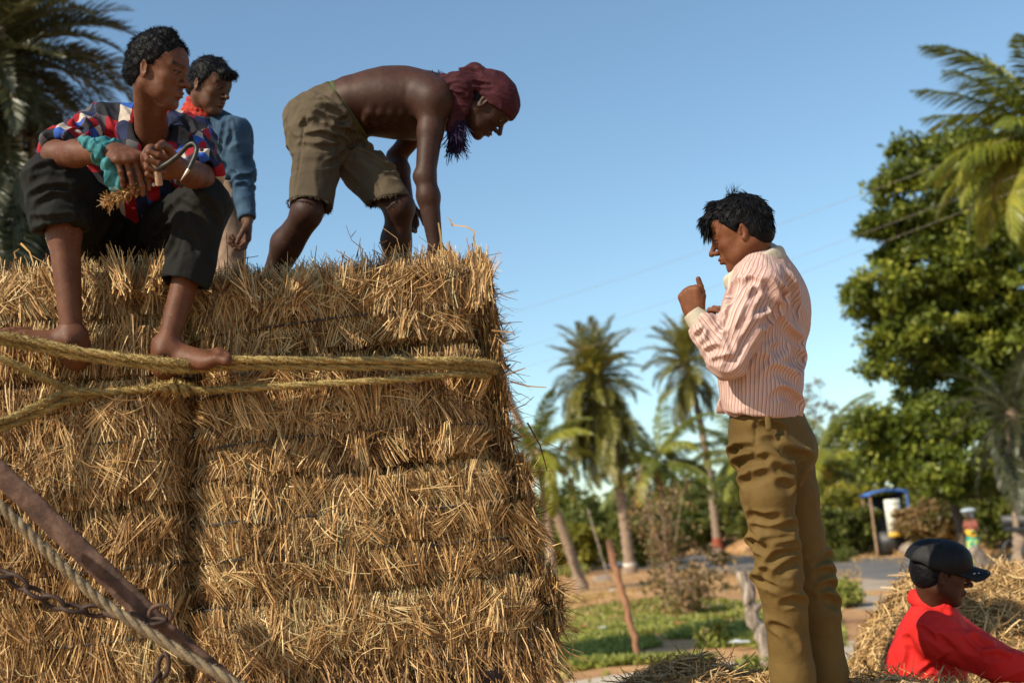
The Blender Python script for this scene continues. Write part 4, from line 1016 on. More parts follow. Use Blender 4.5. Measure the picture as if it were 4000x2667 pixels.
        S.add(*strands(np.stack([w + bl(z), r.uniform(0, .3, n), z], 1), d, np.tile(A(0, -1, 0), (n, 1)), r.uniform(.03, .14, n), r.uniform(.0015, .004, n), r.normal(0, .3, n), pick_col(n, r), 3, seed + 80))
    if top:
        for (n, dz, l0, l1, t_) in ((int(5200 * w), .30, .03, .085, 1.0), (int(2400 * w), 1.1, .04, .15, .9), (int(170 * w), .9, .07, .17, .5)):
            x = r.uniform(0, w, n); y = r.uniform(-.02, dpt * t_, n) ** 1; hh = .02 * vnoise(np.stack([x * 7, y * 7, x * 0], 1), seed); d = np.stack([r.normal(0, dz, n), r.normal(0, dz, n), np.abs(r.normal(.8, .4, n))], 1)
            if l1 == .15: d[:, 2] *= .25
            d /= np.linalg.norm(d, axis=1, keepdims=True); L = r.uniform(l0, l1, n) * (.55 + .9 * vnoise(np.stack([x * 6, y * 3, x * 0], 1), seed + 3))
            S.add(*strands(np.stack([x, y, h - .05 + hh], 1), d, np.tile(A(0, -1, 0), (n, 1)), L, r.uniform(.0018, .0045, n), r.normal(0, .35, n), pick_col(n, r, .05), 3, seed + 90 + n % 11))
    S.build('straw', e)
    for s_ in strings:
        mb = MB(); xx = np.linspace(-.0, w, 30); z = s_ * h; P = [(x, -(bulge * .25 + rx(np.array(x), np.array(z))) - .062 - .006 * math.sin(x * 9 + seed), z + .006 * math.sin(x * 5 + seed)) for x in xx]
        P += [(w + .03, .02, z), (w + .032, .3, z), (w + .03, dpt, z)]
        mb.tube(P, .0034, 5); mb.build('twine', MAT['twine'], e)
    return e
# stack geometry: the right column
def zof(px, py, d): return float(at(px, py, d)[2])
pR = at(1965, 1500, 4.12); pM = at(752, 1500, 3.93); yawR = math.atan2(pR[1] - pM[1], pR[0] - pM[0]); WR = float(np.hypot(*(pR - pM)[:2]))
zz = [zof(1400, y, 4.0) for y in (1062, 1405, 1855, 2325, 2612)]
labs = ['upper right straw bale under the bent man, top of the stack', 'second straw bale down at the right, crossed by the ropes', 'third straw bale down at the right, two strings across it', 'lowest straw bale at the right with a frayed bottom edge']
off = [(0, 0, -.055), (.0, -.01, -.045), (-.01, -.02, .015), (-.02, -.04, .085)]
strs = [(.36,), (.30, .74), (.36, .66), (.97,)]
for i in range(4):
    ox, oy, ow = off[i]
    bale(labs[i], (pM[0] + ox, pM[1] + oy, zz[i + 1]), WR + ow, 1.0, zz[i] - zz[i + 1], yawR, strs[i], 11 + i, top=(i in (0,)), fringe=(i == 3), splay=.75, dens=1.1, lean=(-.062, -.028, -.008, -.022)[i])
# left column
pA = at(-260, 1500, 3.86); pB = at(712, 1500, 3.90); yawL = math.atan2(pB[1] - pA[1], pB[0] - pA[0]); WL = float(np.hypot(*(pB - pA)[:2]))
zl = [zof(350, y, 3.88) for y in (1040, 1270, 1500, 1990, 2330, 2760)]
labl = ['top left straw bale under the seated man', 'thin straw bale behind the seated man\'s feet', 'left straw bale with bulging sheaves just below the ropes', 'left straw bale crossed by the rusty bar', 'lowest left straw bale behind the chain']
strl = [(.12,), (.06,), (.5, .97), (.30,), (.6,)]
for i in range(5):
    bale(labl[i], (pA[0] + (0, .02, -.03, .0, .02)[i], pA[1] + (.02, .0, -.03, 0, .02)[i], zl[i + 1]), WL + (.0, .0, .03, -.01, -.03)[i], 1.0, zl[i] - zl[i + 1], yawL, strl[i], 31 + i, top=(i == 0), side=False, splay=.6, bulge=.068, dens=1.15, mess=.6, fringe=(i == 4))
# back row that carries the two standing men, partly seen from the side only
for i, (x0, w_) in enumerate(((pA[0], WL), (pM[0], WR))):
    bale(('back left straw bale, behind the seated man', 'back right straw bale, behind the bent man')[i], ((x0, pA[1] + 1.02, zl[1] + .02), (x0, pM[1] + 1.05 + .12, zz[1]))[i], w_, 1.0, ((zl[0] - zl[1] - .06), zz[0] - zz[1])[i], (yawL, yawR)[i], (.5,), 50 + i, dens=.35, side=False)
    bale(('back left straw bale, lower tier', 'back right straw bale, lower tier')[i], ((x0, pA[1] + 1.03, zl[-1] + .1), (x0, pM[1] + 1.06 + .12, zz[-1]))[i], w_, .95, ((zl[1] - zl[-1]), zz[1] - zz[-1])[i], (yawL, yawR)[i], (.3, .6), 54 + i, dens=.12, side=False, top=False, mess=.3)

# long loose stalks that stand out against the sky: (pixel points, depth, width)
loose = Straw(); r = np.random.default_rng(3)
def stalk(pts, d, w, c):
    P = np.array([at(x, y, d) for x, y in pts]); n = len(P); T = np.gradient(P, axis=0); S_ = np.cross(T, CF); S_ /= np.linalg.norm(S_, axis=1, keepdims=True)
    ww = np.linspace(1, .5, n)[:, None] * w * .5; V = np.stack([P - S_ * ww + CF * ww * .6, P + S_ * ww], 1).reshape(-1, 3)
    loose.add(V, np.array([[2 * i, 2 * i + 1, 2 * i + 3, 2 * i + 2] for i in range(n - 1)]), np.full(2 * n, c))
stalk([(1990, 1488), (2060, 1508), (2135, 1513)], 4.15, .006, .7); stalk([(1960, 1475), (2010, 1452), (2052, 1437)], 4.15, .006, .75)
stalk([(2030, 1690), (2120, 1722), (2200, 1757), (2258, 1788)], 4.2, .0035, .5); stalk([(2010, 1800), (2060, 1740), (2095, 1715)], 4.15, .004, .7)
stalk([(1865, 1000), (1850, 930), (1855, 905), (1820, 885), (1775, 880), (1762, 868)], 4.3, .007, .75); stalk([(1768, 885), (1760, 860), (1745, 850)], 4.3, .005, .6)
stalk([(1725, 1000), (1722, 930), (1712, 870)], 4.3, .009, .7); stalk([(1420, 975), (1375, 940), (1360, 905), (1352, 880)], 4.4, .003, .25); stalk([(1372, 925), (1392, 900)], 4.4, .003, .25)
stalk([(1390, 1010), (1402, 970), (1408, 930)], 4.3, .004, .4); stalk([(1565, 985), (1550, 930), (1495, 890)], 4.3, .003, .6); stalk([(1480, 950), (1500, 945), (1515, 938)], 4.4, .006, .15)
stalk([(1890, 1000), (1960, 988)], 4.3, .0025, .3); stalk([(940, 1070), (950, 1010), (1010, 1000)], 4.2, .004, .1); stalk([(80, 950), (115, 985), (130, 1030)], 3.85, .007, .7); stalk([(60, 1010), (55, 985), (75, 972)], 3.85, .005, .65)
stalk([(2165, 1850), (2130, 1800), (2085, 1900)], 4.2, .004, .65); stalk([(2060, 1650), (2110, 1740), (2138, 1840)], 4.2, .006, .12); stalk([(1920, 1290), (2000, 1298), (2010, 1310)], 4.1, .005, .6)
stalk([(880, 1930), (960, 2020), (975, 2100), (1060, 2330)], 3.9, .010, .35); stalk([(870, 1925), (930, 1990), (1010, 2060)], 3.88, .006, .95); stalk([(960, 1730), (1000, 1795), (1010, 1805)], 3.88, .016, .45)
stalk([(1320, 1790), (1370, 1810), (1440, 1800)], 3.95, .007, .6); stalk([(1900, 1720), (1860, 1800), (1870, 1900)], 4.0, .005, .7); stalk([(1480, 1860), (1570, 1930), (1625, 2000)], 3.93, .011, .4)
stalk([(1310, 2080), (1410, 2150), (1490, 2140)], 3.92, .006, .75); stalk([(1555, 2160), (1565, 2290), (1575, 2350)], 3.92, .016, .6); stalk([(1400, 1200), (1480, 1150), (1530, 1120)], 3.98, .010, .25)
stalk([(2200, 2620), (2160, 2500), (2130, 2420)], 4.15, .005, .6); stalk([(2215, 2590), (2240, 2530), (2230, 2480)], 4.2, .003, .8)
def sheaf(x0, y0, x1, y1, d0, d1, n, root, tip, sd, c=.0):
    rr = np.random.default_rng(sd); a = at(x0, y0, d0); b = at(x1, y1, d1); P = a + rdir(n, rr) * root * rr.uniform(0, 1, n)[:, None]; Q = b + rdir(n, rr) * tip; dd = Q - P; L = np.linalg.norm(dd, axis=1); dd /= L[:, None]
    V_, F_, C_ = strands(P, dd, np.tile(A(0, -1, 0), (n, 1)), L * rr.uniform(.6, 1.1, n), rr.uniform(.0022, .0045, n), rr.normal(0, .12, n), pick_col(n, rr, c), 3, sd); loose.add(V_, F_.reshape(-1, 4), C_)
for q in ((2020, 1995, 2120, 2110, 4.02, 4.06, 150, .05, .04), (2000, 2040, 2080, 2160, 4.0, 4.03, 120, .05, .04), (2060, 2330, 2185, 2460, 4.05, 4.08, 190, .05, .05), (2010, 2380, 2130, 2540, 4.02, 4.04, 170, .06, .05), (1930, 2420, 2010, 2580, 3.98, 4.0, 140, .06, .05),
          (850, 2040, 790, 2210, 3.86, 3.84, 130, .05, .03), (830, 2180, 800, 2340, 3.86, 3.85, 120, .05, .03), (1300, 2380, 1310, 2560, 3.86, 3.84, 130, .05, .04), (1500, 2400, 1480, 2560, 3.88, 3.86, 130, .05, .04), (1050, 2430, 1010, 2620, 3.84, 3.80, 130, .05, .04),
          (980, 1180, 940, 1060, 3.88, 3.92, 110, .04, .05), (1130, 1190, 1190, 1070, 3.90, 3.93, 110, .04, .05), (1870, 1180, 1890, 1010, 4.0, 4.04, 110, .05, .04), (480, 1130, 460, 1010, 3.78, 3.84, 110, .04, .05), (600, 1120, 640, 1010, 3.80, 3.86, 90, .04, .05), (330, 2480, 300, 2600, 3.76, 3.74, 110, .05, .04), (520, 2540, 560, 2660, 3.78, 3.75, 110, .05, .04)):
    sheaf(*q, int(q[0] + q[1]), .08)
o = loose.build('loose_straw', None); tag(o, 'loose long stalks sticking out of the stack')

# ------------------------------------------------------------------ loose straw heaps
def heap(label, ctr, rx_, ry_, hfun, n, seed, zb=0.0, wmul=1.0, mat='straw_heap', lr=(.06, .22)):
    r = np.random.default_rng(seed); m = 90
    u = np.linspace(-1, 1, m); X, Y = np.meshgrid(u * rx_, u * ry_, indexing='ij'); Z = zb + hfun(X, Y)
    V = np.stack([X, Y, Z], -1).reshape(-1, 3); a, b = np.meshgrid(np.arange(m - 1), np.arange(m - 1), indexing='ij'); a = a.ravel(); b = b.ravel()
    e = empty('straw_heap', tuple(ctr)); tag(e, label, 'straw heap')
    link('matted_core', mesh_np('matted_core', V, np.stack([a * m + b, (a + 1) * m + b, (a + 1) * m + b + 1, a * m + b + 1], 1), MAT['heapcore'], False), e)
    x = r.uniform(-rx_, rx_, n); y = r.uniform(-ry_, ry_, n); z = zb + hfun(x, y); keep = z > zb + .02; x, y, z = x[keep], y[keep], z[keep]; n = len(x)
    ep = .02; gx_ = (hfun(x + ep, y) - hfun(x - ep, y)) / (2 * ep); gy_ = (hfun(x, y + ep) - hfun(x, y - ep)) / (2 * ep); Nn = np.stack([-gx_, -gy_, np.ones(n)], 1); Nn /= np.linalg.norm(Nn, axis=1, keepdims=True)
    d = rdir(n, r); d -= Nn * (d * Nn).sum(1)[:, None] * r.uniform(.4, 1.0, n)[:, None]; d /= np.linalg.norm(d, axis=1, keepdims=True); L = r.uniform(*lr, n)
    S = Straw(); S.add(*strands(np.stack([x, y, z], 1) + Nn * r.uniform(-.005, .05, n)[:, None] - d * L[:, None] * .5, d, Nn, L, r.uniform(.003, .006, n) * wmul, r.normal(0, .45, n), np.clip(r.normal(.5, .22, n), 0, 1), 4, seed))
    S.build('straw', e, mat); return e
c1 = A(.85, 4.62, 0)
def h1(x, y):
    n = fbm(np.stack([x * 3 + 5, y * 3, x * 0], -1), 4); f = np.clip(1 - (np.abs(x) / 1.02) ** 4 - (np.abs(y) / .62) ** 4, 0, 1) ** .5
    top = np.where(x < -.2, 1.10 - .06 * (x + .2) * -1, 1.06) + .07 * (n - .5) * 2; return f * top - np.clip(x - .15, 0, .3) * .12
heap('shaded heap of dark loose straw under the pink-shirted man', c1, 1.1, .68, h1, 16000, 3, wmul=.9)
def h2(x, y):
    n = fbm(np.stack([x * 2 + 5, y * 2, x * 0], -1), 9); m_ = fbm(np.stack([x * 7 + 5, y * 7, x * 0], -1), 19); f = np.clip(1 - (np.abs(x) / 1.78) ** 10 - (np.abs(y) / .8) ** 4, 0, 1) ** .5
    return f * (1.17 + .12 * np.clip((x - .45) / .8, 0, 1) + .05 * np.sin(x * 4) + .16 * (n - .5) * 2 + .10 * (m_ - .5) * 2)
heap('sunlit golden heap of loose straw behind the man in red', (3.42, 7.0, 0), 1.8, .85, h2, 26000, 5, wmul=1.35, lr=(.05, .26))
# truck bed below the stack
def truck():
    z = zz[-1] - .02; e = empty('truck_trailer', (-1.2, 4.6, 0)); tag(e, 'rusty truck trailer that carries the straw bales', 'trailer')
    x0, x1, y0, y1 = -2.9 + 1.2, -.12 + 1.2, pA[1] + .13 - 4.6, pA[1] + 2.1 - 4.6
    mb = MB(); mb.box(((x0 + x1) / 2, (y0 + y1) / 2, z - .04), (x1 - x0, y1 - y0, .07)); mb.build('deck', MAT['rust_dark'], e)
    for y in (y0, y1):
        mb = MB(); mb.box(((x0 + x1) / 2, y, z - .15), (x1 - x0, .06, .14)); mb.build('side_rail', MAT['rust_dark'], e)
    for x in (x0 + .5, x0 + 1.6):
        for y in (y0 + .25, y1 - .25):
            w = MB(); a = np.linspace(0, 2 * math.pi, 31); w.tube(np.stack([x + .34 * np.cos(a), 0 * a + y, .45 + .34 * np.sin(a)], 1), .11, 10, False); w.build('tyre', MAT['black_and_shade'], e)
            w = MB(); w.tube([(x, y - .08, .45), (x, y + .08, .45)], [.25, .25], 20); w.build('wheel_rim', MAT['rust'], e)
        mb = MB(); mb.tube([(x, y0 + .2, .45), (x, y1 - .2, .45)], .05, 8); mb.build('axle', MAT['rust'], e)
        mb = MB(); mb.box((x, 0, .85), (.12, y1 - y0 - .4, .6)); mb.build('hanger', MAT['rust'], e)
truck()
# ------------------------------------------------------------------ ropes, bar, chain
def spline(P, n):
    P = np.asarray(P, float); m = len(P); t = np.linspace(0, m - 1, n); i = np.clip(t.astype(int), 0, m - 2); f = (t - i)[:, None]
    Q = np.concatenate([[2 * P[0] - P[1]], P, [2 * P[-1] - P[-2]]]); a, b, c, d = Q[i], Q[i + 1], Q[i + 2], Q[i + 3]
    return .5 * (2 * b + (c - a) * f + (2 * a - 5 * b + 4 * c - d) * f ** 2 + (3 * b - a - 3 * c + d) * f ** 3)
def rope(label, paths, rad, mat, seed, fuzz=9000, pitch=.075, group='coir ropes tied across the stack', name='rope', fl=.0075):
    r = np.random.default_rng(seed); e = empty(name, tuple(paths[0][0])); tag(e, label, 'rope', group); o0 = np.asarray(paths[0][0])
    S = Straw()
    for pi, P in enumerate(paths):
        P = np.asarray(P) - o0; L = np.linalg.norm(np.diff(P, axis=0), axis=1).sum(); n = int(L / .010) + 8; Q = spline(P, n)
        T = np.gradient(Q, axis=0); T /= np.linalg.norm(T, axis=1, keepdims=True); N0 = np.cross(T, [0.02, .1, 1]); N0 /= np.linalg.norm(N0, axis=1, keepdims=True); B = np.cross(T, N0)
        s = np.linspace(0, L, n)
        for k in range(3):
            ph = s / pitch * 2 * math.pi / 1.0 * .5 + k * 2.094 + pi; C = Q + (N0 * np.cos(ph)[:, None] + B * np.sin(ph)[:, None]) * rad * .50
            mb = MB(); mb.tube(C, rad * .60 * (1 + .10 * (vnoise(np.stack([s * 60, s * 0 + k, s * 0], 1), seed) - .5)), 8); mb.build('strand', MAT[mat], e)
            m = int(fuzz * L / 3); i = r.integers(0, n, m); a = r.uniform(0, 6.28, m); nn = N0[i] * np.cos(a)[:, None] + B[i] * np.sin(a)[:, None]
            p = C[i] + T[i] * r.uniform(-.006, .006, m)[:, None] + nn * rad * .55; d = nn * r.uniform(.1, 1.0, m)[:, None] + T[i] * r.normal(.2, .8, m)[:, None] + rdir(m, r) * .3; d /= np.linalg.norm(d, axis=1, keepdims=True)
            S.add(*strands(p, d, nn, r.uniform(.3, 1.5, m) * fl, r.uniform(.0009, .0022, m), r.normal(0, .7, m), r.uniform(.55, 1.25, m), 2, seed + k))
    S.build('fibre', e, mat); return e
def pts(l): return [at(*q) for q in l]
up = [(-250, 1270, 3.60), (0, 1308, 3.62), (120, 1330, 3.64), (330, 1372, 3.655), (560, 1402, 3.68), (720, 1416, 3.70), (900, 1405, 3.78), (1150, 1405, 3.82), (1450, 1407, 3.87), (1750, 1408, 3.93), (1830, 1412, 3.965), (1890, 1418, 4.01), (1930, 1428, 4.09), (1950, 1440, 4.3)]
lowb = [(x, y + (24 if x < 700 else 27 if x < 1500 else 23), d + .012) for x, y, d in up]
rope('upper doubled yellow coir rope that both bare feet push against', [pts(up), pts(lowb)], .0108, 'coir', 3)
l1 = [(-220, 1690, 3.55), (0, 1645, 3.60), (150, 1582, 3.66), (260, 1535, 3.72), (420, 1530, 3.75), (560, 1520, 3.77), (640, 1505, 3.76), (720, 1518, 3.77), (800, 1524, 3.78), (900, 1520, 3.79), (1150, 1505, 3.82), (1500, 1485, 3.88), (1780, 1462, 3.95), (1850, 1464, 3.985), (1900, 1468, 4.05), (1940, 1478, 4.3)]
l2 = [(-220, 1700, 3.565), (0, 1672, 3.61), (150, 1612, 3.67), (270, 1562, 3.73), (330, 1545, 3.76), (500, 1548, 3.78)]
l3 = [(-200, 1330, 3.60), (0, 1400, 3.62), (110, 1450, 3.66), (200, 1490, 3.70), (280, 1530, 3.73), (300, 1560, 3.74), (240, 1560, 3.73)]
kn = [(640 + 105 * q, 1508 + 12 * q + 17 * math.sin(q * 17), 3.765 - .022 * math.cos(q * 17)) for q in np.linspace(0, 1, 22)]
rope('lower coir rope with a knot, splitting in two at the left', [pts(l1), pts(l2), pts(l3), pts(kn)], .0100, 'coir', 9)
g = [(-120, 1880, 3.15), (0, 1975, 3.15), (130, 2100, 3.15), (260, 2225, 3.15), (420, 2365, 3.15), (640, 2505, 3.15), (900, 2660, 3.15), (1000, 2720, 3.15), (1200, 2830, 3.2)]
rope('greyish twisted rope slanting across the lower left corner', [pts(g)], .0130, 'coir_grey', 13, fuzz=3500, pitch=.055, group=None, fl=.006)
# rusty steel bar with a hook eye
def steel_bar():
    a = at(-300, 1560, 3.30); b = at(620, 2440, 3.30); c = at(1010, 2760, 3.32); e = empty('steel_bar', tuple(a)); tag(e, 'wide rusty steel bar slanting down across the left bales', 'bar')
    for i, (p, q, w) in enumerate(((a, b, .062), (b, c, .052))):
        f = nrm(q - p); s_ = nrm(np.cross(f, CF)); n_ = np.cross(f, s_); R = np.stack([f, s_, n_], 1); L = np.linalg.norm(q - p)
        F_ = Field(np.minimum(p, q) - .09 - a, np.maximum(p, q) + .09 - a, .006); F_.cone(p - a, q - a, w * .5, w * .5, 0, n_, .35); F_.disp(lambda P: .0025 * (fbm(P * 60, 3) - .5))
        V, Fc = F_.mesh(1); link('bar', mesh_np('bar', V, Fc, MAT['rust']), e)
    mb = MB(); t_ = np.linspace(-.4, 4.2, 20); R_ = .028; ctr = at(625, 2405, 3.26) - a
    mb.tube([ctr + CR * R_ * math.cos(k) + CU * R_ * math.sin(k) for k in t_], .0055, 8); mb.build('ring', MAT['rust'], e)
steel_bar()
def chain(label, path, n_seed):
    P = spline(pts(path), 400); L = np.concatenate([[0], np.cumsum(np.linalg.norm(np.diff(P, axis=0), axis=1))]); step = .052; n = int(L[-1] / step)
    e = empty('chain', tuple(P[0])); tag(e, label, 'chain'); a = np.linspace(0, 2 * math.pi, 17); mb = MB()
    mb.tube(np.stack([.028 * np.cos(a) * (1 + .12 * np.cos(2 * a)), .016 * np.sin(a), 0 * a], 1), .0062, 7, False); proto = None
    for i in range(n):
        s = (i + .5) * step; p = np.array([np.interp(s, L, P[:, k]) for k in range(3)]) - P[0]; p2 = np.array([np.interp(s + .01, L, P[:, k]) for k in range(3)]) - P[0]
        f = nrm(p2 - p); s_ = nrm(np.cross(f, CF)); n_ = np.cross(f, s_)
        an = (i % 2) * 1.5 + .35; u = s_ * math.cos(an) + n_ * math.sin(an); w = np.cross(f, u)
        if proto is None: proto = mb.build('link', MAT['rust_dark'], e); o = proto
        else: o = proto.copy(); COL.objects.link(o); o.parent = e
        M = Matrix(((f[0], u[0], w[0], p[0]), (f[1], u[1], w[1], p[1]), (f[2], u[2], w[2], p[2]), (0, 0, 0, 1))); o.matrix_local = M
chain('rusty iron chain sagging behind the greyish rope', [(-120, 2225, 3.24), (20, 2245, 3.24), (130, 2310, 3.24), (260, 2370, 3.24), (420, 2390, 3.26), (560, 2425, 3.25), (690, 2420, 3.24)], 1)
chain('short hanging chain at the bottom left', [(640, 2560, 3.3), (635, 2620, 3.3), (600, 2680, 3.3), (590, 2740, 3.3)], 2)
# ------------------------------------------------------------------ people
def skinmat(name, c1, c2, lip, rough=.45, dust=.0):
    m, t, b = new_mat(name); v = coords(t); a = N(t, 'ShaderNodeAttribute', attribute_name='Col'); sp = N(t, 'ShaderNodeSeparateColor'); t.links.new(a.outputs[0], sp.inputs[0])
    c = ramp(t, noise(t, v, 9, 5), [(.25, c1), (.75, c2)]).outputs[0]
    c = mixc(t, c, ramp(t, noise(t, v, 38, 5, .7), [(.3, (.60, .56, .54)), (.62, (1, 1, 1))]).outputs[0], .75, 'MULTIPLY')
    c = mixc(t, c, (.80, .66, .52), ramp(t, noise(t, v, 120, 3), [(.62, (0, 0, 0)), (.8, (dust, dust, dust))]).outputs[0])
    c = mixc(t, c, lip, sp.outputs[0]); c = mixc(t, c, (.008, .006, .005), sp.outputs[1])
    t.links.new(c, b.inputs['Base Color']); b.inputs['Roughness'].default_value = rough + .17; b.inputs['Specular IOR Level'].default_value = .24
    b.inputs['Subsurface Weight'].default_value = .06; b.inputs['Subsurface Radius'].default_value = (.02, .008, .004); b.inputs['Subsurface Scale'].default_value = .3
    n1 = bump(t, b, noise(t, v, 26, 4), .18, .006); bump(t, b, noise(t, v, 260, 4), .30, .0012, n1)
    return m
MAT['skin_seated'] = skinmat('brown skin', (.092, .034, .017), (.150, .060, .030), (.14, .05, .035), .40, .12)
MAT['skin_back'] = skinmat('brown skin of the man behind', (.075, .033, .018), (.125, .058, .032), (.12, .05, .035), .42, .05)
MAT['skin_bent'] = skinmat('very dark skin', (.032, .012, .007), (.060, .024, .014), (.07, .026, .018), .40, .06)
MAT['skin_pink'] = skinmat('warm brown skin', (.125, .042, .017), (.185, .068, .029), (.11, .035, .022), .42, .03)
MAT['skin_red'] = skinmat('dark brown skin', (.050, .018, .010), (.085, .034, .018), (.07, .025, .018), .42, .02)
m, t, b = new_mat('eye'); a = N(t, 'ShaderNodeAttribute', attribute_name='Col'); t.links.new(mixc(t, (.012, .006, .004), (.22, .17, .14), a.outputs[0]), b.inputs['Base Color']); b.inputs['Roughness'].default_value = .15; MAT['eye'] = m
def hairmat(name, c):
    m, t, b = new_mat(name); b.inputs['Base Color'].default_value = (*c, 1); b.inputs['Roughness'].default_value = .5; b.inputs['Specular IOR Level'].default_value = .08
    bump(t, b, noise(t, coords(t), 90, 4), .6, .006); return m
MAT['hair'] = hairmat('black hair', (.006, .006, .007))
def cloth(name, colfn, rough=.85, weave=.12, fold=.25):
    m, t, b = new_mat(name); a = N(t, 'ShaderNodeAttribute', attribute_name='cloth'); v = coords(t)
    c = colfn(t, a.outputs['Vector'], v); t.links.new(c, b.inputs['Base Color']); b.inputs['Roughness'].default_value = rough; b.inputs['Specular IOR Level'].default_value = .2
    n1 = bump(t, b, noise(t, v, 14, 4), fold, .012); bump(t, b, noise(t, v, 420, 2), weave, .001, n1); return m
def plain(c1, c2, sc=6):
    return lambda t, uv, v: mixc(t, ramp(t, noise(t, v, sc, 4), [(.3, c1), (.7, c2)]).outputs[0], ramp(t, noise(t, v, sc * 9, 3), [(.3, (.86, .86, .86)), (.7, (1, 1, 1))]).outputs[0], .8, 'MULTIPLY')
def stripes(t, uv, v):
    s = N(t, 'ShaderNodeSeparateXYZ'); t.links.new(uv, s.inputs[0])
    def line(period, wd, off=0.0):
        a = N(t, 'ShaderNodeMath', operation='MULTIPLY_ADD'); a.inputs[1].default_value = 1 / period; a.inputs[2].default_value = off + 100; t.links.new(s.outputs[0], a.inputs[0])
        f = N(t, 'ShaderNodeMath', operation='FRACT'); t.links.new(a.outputs[0], f.inputs[0]); return ramp(t, f.outputs[0], [(0, (0, 0, 0)), (wd * .25, (1, 1, 1)), (wd * .75, (1, 1, 1)), (wd, (0, 0, 0))]).outputs[0]
    c = ramp(t, noise(t, v, 5, 3), [(.3, (.42, .275, .235)), (.7, (.50, .345, .29))]).outputs[0]
    c = mixc(t, c, (.30, .165, .155), line(.0125, .40)); return mixc(t, c, (.62, .50, .43), line(.0125, .16, .62))
def checks(t, uv, v):
    sc = N(t, 'ShaderNodeVectorMath', operation='MULTIPLY'); sc.inputs[1].default_value = (1 / .037, 1 / .040, 1.0); t.links.new(uv, sc.inputs[0])
    fl = N(t, 'ShaderNodeVectorMath', operation='FLOOR'); t.links.new(sc.outputs[0], fl.inputs[0]); s = N(t, 'ShaderNodeSeparateXYZ'); t.links.new(fl.outputs[0], s.inputs[0])
    # cells walk through one row of colours, shifted by two or three from row to row
    a = N(t, 'ShaderNodeMath', operation='MULTIPLY_ADD'); a.inputs[1].default_value = 3.0; a.inputs[2].default_value = 701; t.links.new(s.outputs[1], a.inputs[0])
    b = N(t, 'ShaderNodeMath', operation='ADD'); t.links.new(a.outputs[0], b.inputs[0]); t.links.new(s.outputs[0], b.inputs[1])
    md = N(t, 'ShaderNodeMath', operation='MODULO'); md.inputs[1].default_value = 10; t.links.new(b.outputs[0], md.inputs[0])
    d = N(t, 'ShaderNodeMath', operation='MULTIPLY_ADD'); d.inputs[1].default_value = .1; d.inputs[2].default_value = .02; t.links.new(md.outputs[0], d.inputs[0])
    K = (.012, .012, .016); return ramp(t, d.outputs[0], [(0, K), (.1, (.40, .34, .28)), (.2, (.22, .006, .012)), (.3, (.012, .015, .05)), (.4, (.022, .075, .32)), (.5, K), (.6, (.075, .07, .075)), (.7, (.26, .009, .016)), (.8, (.012, .018, .055)), (.9, K)], 'CONSTANT').outputs[0]
MAT['plaid'] = cloth('checked shirt cloth', checks, .8)
MAT['plaid_lining'] = cloth('pale rolled cuff', plain((.16, .26, .36), (.30, .36, .42)), .85)
MAT['blacktrouser'] = cloth('black trouser cloth', plain((.005, .0055, .005), (.012, .012, .0105)), .85, fold=.6)
MAT['denimshirt'] = cloth('dark blue shirt cloth', plain((.013, .036, .070), (.045, .088, .140), 12), .8, fold=.5)
MAT['brownshorts'] = cloth('brown cloth', plain((.20, .13, .09), (.28, .19, .13)), .85)
MAT['redscarf'] = cloth('red scarf cloth', plain((.20, .015, .012), (.50, .055, .030), 45), .85, fold=.9)
MAT['khakishorts'] = cloth('olive brown shorts cloth', plain((.058, .043, .026), (.105, .080, .050), 4), .88, fold=.6)
MAT['greenband'] = cloth('green waistband', plain((.055, .065, .028), (.08, .092, .038)), .85)
MAT['maroon'] = cloth('maroon scarf cloth', plain((.032, .007, .011), (.062, .013, .018), 20), .85, fold=.6)
MAT['purple'] = cloth('dark purple fringe', plain((.012, .007, .024), (.026, .014, .048), 20), .85, fold=.6)
MAT['pinkstripe'] = cloth('pink striped shirt cloth', stripes, .8, fold=.35)
MAT['cuffcloth'] = cloth('pale beige cloth', plain((.40, .355, .27), (.50, .45, .35)), .8)
MAT['olive'] = cloth('olive khaki trouser cloth', plain((.100, .062, .017), (.145, .092, .028), 3), .8, fold=.45)
MAT['red'] = cloth('red shirt cloth', plain((.46, .010, .010), (.58, .022, .018), 3), .75, fold=.4)
MAT['cap'] = cloth('black cap cloth', plain((.005, .005, .006), (.011, .011, .012)), .6)
MAT['teal'] = cloth('teal printed cloth', plain((.012, .10, .12), (.065, .24, .26), 60), .85, fold=.8)
MAT['underlayer'] = cloth('pale underlayer', plain((.5, .34, .28), (.6, .44, .36)), .85)

